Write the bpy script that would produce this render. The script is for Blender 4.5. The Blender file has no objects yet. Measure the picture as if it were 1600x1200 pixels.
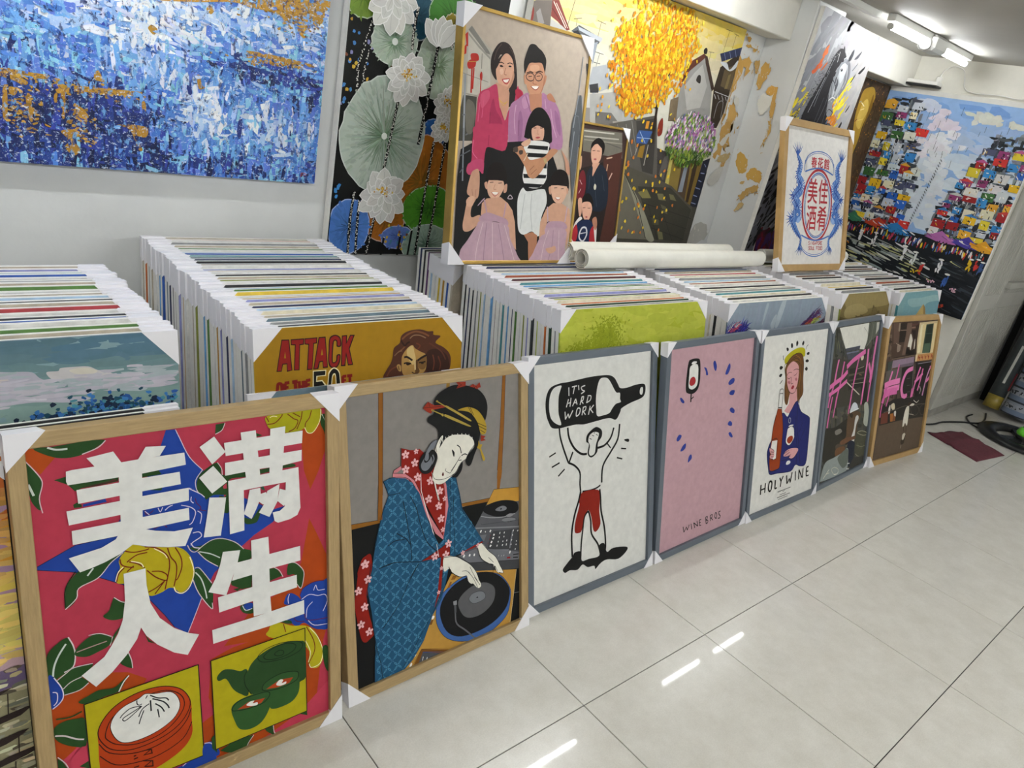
import bpy, bmesh, math, random
from math import sin, cos, radians, pi, tau
from mathutils import Vector, Matrix
from mathutils.geometry import tessellate_polygon

random.seed(7)
SC = bpy.context.scene
COL = SC.collection

# ------------------------------------------------------------------ camera
cam_d = bpy.data.cameras.new('camera')
cam_d.sensor_width = 36.0
cam_d.lens = 1143.6 / 1600 * 36.0
cam_d.clip_start = 0.02
cam = bpy.data.objects.new('camera', cam_d)
COL.objects.link(cam)
_f = Vector((0.65526835, 0.65801715, -0.37099437)).normalized()
_r = Vector((0.74702631, -0.63738009, 0.18893996)).normalized()
_u = _r.cross(_f).normalized()
cam.matrix_world = Matrix(((_r.x, _u.x, -_f.x, -1.41805505), (_r.y, _u.y, -_f.y, -0.87545626),
                           (_r.z, _u.z, -_f.z, 1.56898641), (0, 0, 0, 1)))
SC.camera = cam

# ------------------------------------------------------------------ world, exposure
SC.view_settings.view_transform = 'Standard'
SC.view_settings.look = 'None'
SC.view_settings.gamma = 1.0
SC.view_settings.use_curve_mapping = False
SC.view_settings.exposure = 0.0
world = bpy.data.worlds.new('room_air')
SC.world = world
world.use_nodes = True
world.node_tree.nodes['Background'].inputs[0].default_value = (0.9, 0.95, 1.0, 1)
world.node_tree.nodes['Background'].inputs[1].default_value = 0.05

TUBE_POWER = 80.0      # emission strength of the fluorescent tubes
CEIL = 2.262           # ceiling height
WALL_Y = 1.61          # back wall plane


# ------------------------------------------------------------------ materials
def s2l(c):
    return tuple((x / 12.92 if x <= 0.04045 else ((x + 0.055) / 1.055) ** 2.4) for x in c)


def hx(h):
    h = h.lstrip('#')
    return s2l(tuple(int(h[i:i + 2], 16) / 255 for i in (0, 2, 4)))


def rich(h):
    """printing ink: strong colours a little deeper"""
    r = [int(h[i:i + 2], 16) for i in (1, 3, 5)]
    mx, mn = max(r), min(r)
    if mx - mn < 55 or mx < 60 or h == '#b83a50':
        return h
    k = min(1, (mx - mn - 40) / 80)
    return '#%02x%02x%02x' % tuple(max(0, min(255, round(v * (1 - .14 * k) - (14 * k if v < mx * .6 else 0)))) for v in r)


MATS = {}


def mat(name, color, rough=0.6, var=0.0, scale=8.0, bump=0.0, bscale=60.0, metal=0.0, spec=0.5, stretch=None,
        emit=0.0, color2=None, coat=0.0):
    """Principled material with noise driven colour variation and fine bump"""
    if name in MATS:
        return MATS[name]
    m = bpy.data.materials.new(name)
    m.use_nodes = True
    nt = m.node_tree
    b = nt.nodes['Principled BSDF']
    c = hx(color)
    b.inputs['Base Color'].default_value = (*c, 1)
    b.inputs['Roughness'].default_value = rough
    b.inputs['Metallic'].default_value = metal
    b.inputs['Specular IOR Level'].default_value = spec
    b.inputs['Coat Weight'].default_value = coat
    tc = nt.nodes.new('ShaderNodeTexCoord')
    mp = nt.nodes.new('ShaderNodeMapping')
    nt.links.new(tc.outputs['Object'], mp.inputs[0])
    if stretch:
        mp.inputs['Scale'].default_value = stretch
    if var > 0 or color2:
        n = nt.nodes.new('ShaderNodeTexNoise')
        n.inputs['Scale'].default_value = scale
        n.inputs['Detail'].default_value = 6
        n.inputs['Roughness'].default_value = 0.65
        nt.links.new(mp.outputs[0], n.inputs[0])
        rp = nt.nodes.new('ShaderNodeValToRGB')
        rp.color_ramp.elements[0].position = 0.3
        rp.color_ramp.elements[1].position = 0.7
        lo = hx(color2) if color2 else tuple(x * (1 - var) for x in c)
        hi = c if color2 else tuple(min(1, x * (1 + var)) for x in c)
        rp.color_ramp.elements[0].color = (*lo, 1)
        rp.color_ramp.elements[1].color = (*hi, 1)
        nt.links.new(n.outputs[0], rp.inputs[0])
        nt.links.new(rp.outputs[0], b.inputs['Base Color'])
    if bump > 0:
        n2 = nt.nodes.new('ShaderNodeTexNoise')
        n2.inputs['Scale'].default_value = bscale
        n2.inputs['Detail'].default_value = 5
        nt.links.new(mp.outputs[0], n2.inputs[0])
        bp = nt.nodes.new('ShaderNodeBump')
        bp.inputs['Strength'].default_value = bump
        bp.inputs['Distance'].default_value = 0.004
        nt.links.new(n2.outputs[0], bp.inputs['Height'])
        nt.links.new(bp.outputs[0], b.inputs['Normal'])
    if emit > 0:
        b.inputs['Emission Color'].default_value = (0.97, 1.0, 1.02, 1)
        b.inputs['Emission Strength'].default_value = emit
    MATS[name] = m
    return m


def paint_mat(name, rough=0.45, bump=0.15, bscale=900.0, spec=0.4):
    """pigment colours stored on the mesh (flat print or paint strokes), with canvas or paint relief"""
    if name in MATS:
        return MATS[name]
    m = bpy.data.materials.new(name)
    m.use_nodes = True
    nt = m.node_tree
    b = nt.nodes['Principled BSDF']
    at = nt.nodes.new('ShaderNodeAttribute')
    at.attribute_name = 'pigment'
    tc = nt.nodes.new('ShaderNodeTexCoord')
    n = nt.nodes.new('ShaderNodeTexNoise')
    n.inputs['Scale'].default_value = bscale * 0.05
    n.inputs['Detail'].default_value = 7
    nt.links.new(tc.outputs['Object'], n.inputs[0])
    mr = nt.nodes.new('ShaderNodeMapRange')
    mr.inputs[1].default_value = 0.3
    mr.inputs[2].default_value = 0.7
    mr.inputs[3].default_value = 0.93
    mr.inputs[4].default_value = 1.05
    nt.links.new(n.outputs[0], mr.inputs[0])
    mx = nt.nodes.new('ShaderNodeMix')
    mx.data_type = 'RGBA'
    mx.blend_type = 'MULTIPLY'
    mx.inputs['Factor'].default_value = 1.0
    nt.links.new(at.outputs['Color'], mx.inputs['A'])
    nt.links.new(mr.outputs[0], mx.inputs['B'])
    nt.links.new(mx.outputs['Result'], b.inputs['Base Color'])
    b.inputs['Roughness'].default_value = rough
    b.inputs['Specular IOR Level'].default_value = spec
    n2 = nt.nodes.new('ShaderNodeTexNoise')
    n2.inputs['Scale'].default_value = bscale
    n2.inputs['Detail'].default_value = 2
    nt.links.new(tc.outputs['Object'], n2.inputs[0])
    bp = nt.nodes.new('ShaderNodeBump')
    bp.inputs['Strength'].default_value = bump
    bp.inputs['Distance'].default_value = 0.001
    nt.links.new(n2.outputs[0], bp.inputs['Height'])
    nt.links.new(bp.outputs[0], b.inputs['Normal'])
    MATS[name] = m
    return m


# ------------------------------------------------------------------ object helpers
def mesh_obj(name, verts, faces, material, parent=None, smooth=False):
    me = bpy.data.meshes.new(name)
    me.from_pydata([tuple(v) for v in verts], [], faces)
    me.update()
    if material is not None:
        me.materials.append(material)
    if smooth:
        for p in me.polygons:
            p.use_smooth = True
    o = bpy.data.objects.new(name, me)
    COL.objects.link(o)
    if parent is not None:
        o.parent = parent
    return o


def share(name, me, parent=None):
    o = bpy.data.objects.new(name, me)
    COL.objects.link(o)
    if parent is not None:
        o.parent = parent
    return o


def box_vf(x0, x1, y0, y1, z0, z1):
    v = [(x0, y0, z0), (x1, y0, z0), (x1, y1, z0), (x0, y1, z0), (x0, y0, z1), (x1, y0, z1), (x1, y1, z1), (x0, y1, z1)]
    f = [(0, 3, 2, 1), (4, 5, 6, 7), (0, 1, 5, 4), (1, 2, 6, 5), (2, 3, 7, 6), (3, 0, 4, 7)]
    return v, f


def box(name, x0, x1, y0, y1, z0, z1, material, parent=None, bevel=0.0):
    v, f = box_vf(x0, x1, y0, y1, z0, z1)
    o = mesh_obj(name, v, f, material, parent)
    if bevel > 0:
        bevel_mesh(o.data, bevel)
    return o


def bevel_mesh(me, w, seg=1):
    bm = bmesh.new()
    bm.from_mesh(me)
    bmesh.ops.bevel(bm, geom=list(bm.edges), offset=w, segments=seg, affect='EDGES', profile=0.6, clamp_overlap=True)
    bm.to_mesh(me)
    bm.free()


def boxes(name, lst, material, parent=None):
    V, F = [], []
    for b in lst:
        v, f = box_vf(*b)
        k = len(V)
        V += v
        F += [tuple(i + k for i in q) for q in f]
    return mesh_obj(name, V, F, material, parent)


def tube_vf(p0, p1, r0, r1=None, n=24, caps=True):
    r1 = r0 if r1 is None else r1
    p0, p1 = Vector(p0), Vector(p1)
    d = (p1 - p0).normalized()
    a = d.orthogonal().normalized()
    b = d.cross(a)
    V, F = [], []
    for p, r in ((p0, r0), (p1, r1)):
        for i in range(n):
            t = tau * i / n
            V.append(p + (a * cos(t) + b * sin(t)) * r)
    for i in range(n):
        j = (i + 1) % n
        F.append((i, j, n + j, n + i))
    if caps:
        F.append(tuple(range(n))[::-1])
        F.append(tuple(range(n, 2 * n)))
    return V, F


def tube(name, p0, p1, r0, material, parent=None, r1=None, n=24, smooth=True):
    V, F = tube_vf(p0, p1, r0, r1, n)
    o = mesh_obj(name, V, F, material, parent)
    if smooth:
        for p in o.data.polygons:
            p.use_smooth = len(p.vertices) == 4
    return o


def lathe(name, prof, material, parent=None, n=32, loc=(0, 0, 0)):
    V, F = [], []
    for r, z in prof:
        for i in range(n):
            t = tau * i / n
            V.append((loc[0] + r * cos(t), loc[1] + r * sin(t), loc[2] + z))
    for k in range(len(prof) - 1):
        for i in range(n):
            j = (i + 1) % n
            F.append((k * n + i, k * n + j, (k + 1) * n + j, (k + 1) * n + i))
    return mesh_obj(name, V, F, material, parent, smooth=True)


def cable(name, pts, r, material, parent=None, n=8, sub=6):
    P = crom([Vector(p) for p in pts], False, sub)
    V, F = [], []
    for k, p in enumerate(P):
        d = (P[min(k + 1, len(P) - 1)] - P[max(k - 1, 0)]).normalized()
        a = d.cross(Vector((0.13, 0.2, 1))).normalized()
        b = d.cross(a)
        for i in range(n):
            t = tau * i / n
            V.append(p + (a * cos(t) + b * sin(t)) * r)
    for k in range(len(P) - 1):
        for i in range(n):
            j = (i + 1) % n
            F.append((k * n + i, k * n + j, (k + 1) * n + j, (k + 1) * n + i))
    F.append(tuple(range(n))[::-1])
    F.append(tuple(range((len(P) - 1) * n, len(P) * n)))
    return mesh_obj(name, V, F, material, parent, smooth=True)


def crom(P, closed=True, sub=4):
    """Catmull-Rom resampling of a polyline"""
    n = len(P)
    if n < 3:
        return list(P)
    out = []
    rng = range(n) if closed else range(n - 1)
    for i in rng:
        p1, p2 = P[i], P[(i + 1) % n]
        p0 = P[(i - 1) % n] if (closed or i > 0) else p1
        p3 = P[(i + 2) % n] if (closed or i < n - 2) else p2
        for k in range(sub):
            t = k / sub
            out.append(0.5 * ((2 * p1) + (p2 - p0) * t + (2 * p0 - 5 * p1 + 4 * p2 - p3) * t * t
                              + (3 * p1 - 3 * p2 + p3 - p0) * t * t * t))
    if not closed:
        out.append(P[-1])
    return out


def empty(name, M, label=None, cat=None, group=None):
    o = bpy.data.objects.new(name, None)
    o.empty_display_size = 0.05
    COL.objects.link(o)
    o.matrix_world = M if isinstance(M, Matrix) else Matrix.Translation(M)
    tag(o, label, cat, group)
    return o


def tag(o, label=None, cat=None, group=None, kind=None):
    if label:
        o['label'] = label
    if cat:
        o['category'] = cat
    if group:
        o['group'] = group
    if kind:
        o['kind'] = kind
    return o


def pose(x0, w, y0, z0, h, tilt, yaw=0.0, roll=0.0):
    """matrix of a leaning panel, origin at the middle of its lower front edge, x right, y into the panel, z up"""
    t, yw, ro = radians(tilt), radians(yaw), radians(roll)
    r = Vector((cos(yw), sin(yw), 0))
    up = Vector((-sin(yw) * sin(t), cos(yw) * sin(t), cos(t)))
    r, up = r * cos(ro) + up * sin(ro), up * cos(ro) - r * sin(ro)
    back = up.cross(r)
    o = Vector((x0, y0, z0)) + r * (w / 2)
    return Matrix(((r.x, back.x, up.x, o.x), (r.y, back.y, up.y, o.y), (r.z, back.z, up.z, o.z), (0, 0, 0, 1)))


# ------------------------------------------------------------------ flat artwork: painted shapes on a board
class Art:
    """collects flat painted shapes; coordinates in metres from the top-left corner, u right, v down"""

    def __init__(self, w, h, step=1.6e-5):
        self.w, self.h, self.step = w, h, step
        self.V, self.F, self.C = [], [], []
        self.z = 0.0
        self.clip = (0.0, 0.0, w, h)

    def up(self, k=1):
        self.z += self.step * k

    def _clip(self, P):
        x0, y0, x1, y1 = self.clip
        if all(x0 <= p[0] <= x1 and y0 <= p[1] <= y1 for p in P):
            return P
        for ax, lim, sg in ((0, x0, 1), (0, x1, -1), (1, y0, 1), (1, y1, -1)):
            Q = []
            n = len(P)
            for i in range(n):
                a, b = P[i], P[(i + 1) % n]
                da, db = (a[ax] - lim) * sg, (b[ax] - lim) * sg
                if da >= 0:
                    Q.append(a)
                if (da < 0) != (db < 0):
                    t = da / (da - db)
                    Q.append((a[0] + (b[0] - a[0]) * t, a[1] + (b[1] - a[1]) * t))
            P = Q
            if len(P) < 3:
                return []
        return P

    def poly(self, P, c, c2=None, up=1):
        """c2: colour at the lower end of the shape (a blended brush fill)"""
        P = self._clip([(p[0], p[1]) for p in P])
        if len(P) < 3:
            return
        self.up(up)
        k = len(self.V)
        self.V += [(x, y, self.z) for x, y in P]
        if len(P) <= 4 and convex(P):
            self.F.append(tuple(range(k, k + len(P))))
        else:
            for t in tessellate_polygon([[Vector((x, y, 0)) for x, y in P]]):
                if len(set(t)) == 3:
                    self.F.append((k + t[0], k + t[1], k + t[2]))
        if c2 is None:
            self.C += [c] * len(P)
        else:
            ys = [p[1] for p in P]
            a, b = min(ys), max(ys)
            for p in P:
                t = (p[1] - a) / max(1e-6, b - a)
                self.C.append(tuple(c[i] * (1 - t) + c2[i] * t for i in range(3)))

    def line(self, P, w, c, taper=0.0, w1=None, closed=False, up=1):
        """brush line of width w (w1 at its end)"""
        P = [Vector((p[0], p[1])) for p in P]
        if closed:
            P = P + [P[0]]
        Q = [P[0]]
        for p in P[1:]:
            if (p - Q[-1]).length > 1e-6:
                Q.append(p)
        P = Q
        n = len(P)
        if n < 2:
            return
        self.up(up)
        L, R = [], []
        for i, p in enumerate(P):
            d1 = (P[i] - P[i - 1]).normalized() if i > 0 else (P[1] - P[0]).normalized()
            d2 = (P[i + 1] - P[i]).normalized() if i < n - 1 else d1
            if closed and i in (0, n - 1):
                d1, d2 = (P[-1] - P[-2]).normalized(), (P[1] - P[0]).normalized()
            d = d1 + d2
            d = d.normalized() if d.length > 0.2 else d1
            nn = Vector((-d.y, d.x))
            k = 1.0 / max(0.5, abs(nn.dot(Vector((-d1.y, d1.x)))))
            t = i / (n - 1)
            ww = w if w1 is None else w + (w1 - w) * t
            if taper:
                ww *= 1 - taper * abs(2 * t - 1) ** 3
            L.append(p + nn * ww * 0.5 * k)
            R.append(p - nn * ww * 0.5 * k)
        x0, y0, x1, y1 = self.clip
        cl = lambda p: (min(max(p.x, x0), x1), min(max(p.y, y0), y1))
        k = len(self.V)
        for a, b in zip(L, R):
            self.V += [(*cl(a), self.z), (*cl(b), self.z)]
            self.C += [c, c]
        for i in range(n - 1):
            self.F.append((k + 2 * i, k + 2 * i + 1, k + 2 * i + 3, k + 2 * i + 2))

    def ell(self, x, y, rx, ry, c, rot=0.0, n=20, c2=None, up=1):
        self.poly([(x + rx * cos(t) * cos(rot) - ry * sin(t) * sin(rot), y + rx * cos(t) * sin(rot) + ry * sin(t) * cos(rot))
                   for t in (tau * i / n for i in range(n))], c, c2, up)

    def dab(self, x, y, l, w, a, c, up=0.12, c2=None, rag=0.25):
        """one knife or brush dab: ragged elongated patch"""
        ca, sa = cos(a), sin(a)
        P = []
        for s, q in ((-1, -.6), (-.4, -1), (.5, -.9), (1, -.4), (.85, .6), (.2, 1), (-.7, .8)):
            s += random.uniform(-rag, rag)
            q += random.uniform(-rag, rag)
            P.append((x + s * l * .5 * ca - q * w * .5 * sa, y + s * l * .5 * sa + q * w * .5 * ca))
        self.poly(P, c, c2, up)

    def data(self, ops, deep=False):
        """draw traced shapes, coordinates in millimetres: f fill, F smooth fill, s line, S smooth line, o O closed outline, k blossom"""
        for ln in ops.strip().split('\n'):
            t = ln.split()
            if not t:
                continue
            k = t[0]
            cs = [hx(rich(x) if deep else x) for x in t[1].split('>')]
            if k in 'sSoO':
                w = float(t[2]) / 1000
                P = [Vector([float(q) / 1000 for q in x.split(',')]) for x in t[3:]]
                cl = k in 'oO'
                if k in 'SO' and len(P) > 2:
                    P = crom(P, cl, 4)
                self.line(P, w, cs[0], closed=cl)
            elif k == 'k':
                w = float(t[2]) / 2000
                for x in t[3:]:
                    u, v = [float(q) / 1000 for q in x.split(',')]
                    for i in range(5):
                        b = tau * i / 5 - 1.57
                        self.ell(u + cos(b) * w * .58, v + sin(b) * w * .58, w * .45, w * .3, cs[0], b, 8, up=1 if i == 0 else .2)
                    self.ell(u, v, w * .14, w * .14, hx('#8d4a44'), n=6)
            else:
                P = [Vector([float(q) / 1000 for q in x.split(',')]) for x in t[2:]]
                if k == 'F':
                    P = crom(P, True, 4)
                self.poly(P, cs[0], cs[1] if len(cs) > 1 else None)

    def mesh(self, name, material, parent, ox, oz, y):
        """vertical board in the parent's frame: u -> x, v -> -z, layers towards -y"""
        me = bpy.data.meshes.new(name)
        me.from_pydata([(ox + a, y - b, oz - v) for a, v, b in self.V], [], self.F)
        at = me.color_attributes.new('pigment', 'FLOAT_COLOR', 'POINT')
        buf = []
        for c in self.C:
            buf += [c[0], c[1], c[2], 1.0]
        at.data.foreach_set('color', buf)
        me.materials.append(material)
        me.update()
        # all shapes face the viewer
        nz = [p.index for p in me.polygons if p.normal.y > 0]
        if nz:
            bm = bmesh.new()
            bm.from_mesh(me)
            bm.faces.ensure_lookup_table()
            bmesh.ops.reverse_faces(bm, faces=[bm.faces[i] for i in nz])
            bm.to_mesh(me)
            bm.free()
        o = bpy.data.objects.new(name, me)
        COL.objects.link(o)
        if parent is not None:
            o.parent = parent
        return o


def convex(P):
    s = 0
    n = len(P)
    for i in range(n):
        a, b, c = P[i], P[(i + 1) % n], P[(i + 2) % n]
        x = (b[0] - a[0]) * (c[1] - b[1]) - (b[1] - a[1]) * (c[0] - b[0])
        if x * s < 0:
            return False
        if x != 0:
            s = x
    return True


def mixc(a, b, t):
    return tuple(a[i] * (1 - t) + b[i] * t for i in range(3))


def jit(c, a=0.15):
    k = 1 + random.uniform(-a, a)
    return tuple(max(0, min(1, x * k * (1 + random.uniform(-a, a) * .4))) for x in c)


ORD = ['', 'second', 'third', 'fourth', 'fifth', 'sixth', 'seventh', 'eighth', 'ninth', 'tenth', 'eleventh', 'twelfth',
       'thirteenth', 'fourteenth', 'fifteenth', 'sixteenth', 'seventeenth', 'eighteenth', 'nineteenth', 'twentieth']


def ordinal(n):
    if n <= 1:
        return 'first'
    if n <= 20:
        return ORD[n - 1]
    if n == 30:
        return 'thirtieth'
    if n == 40:
        return 'fortieth'
    tens = {2: 'twenty', 3: 'thirty', 4: 'forty'}[n // 10]
    u = n % 10
    return tens + '-' + ('first' if u == 1 else ORD[u - 1])

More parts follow.
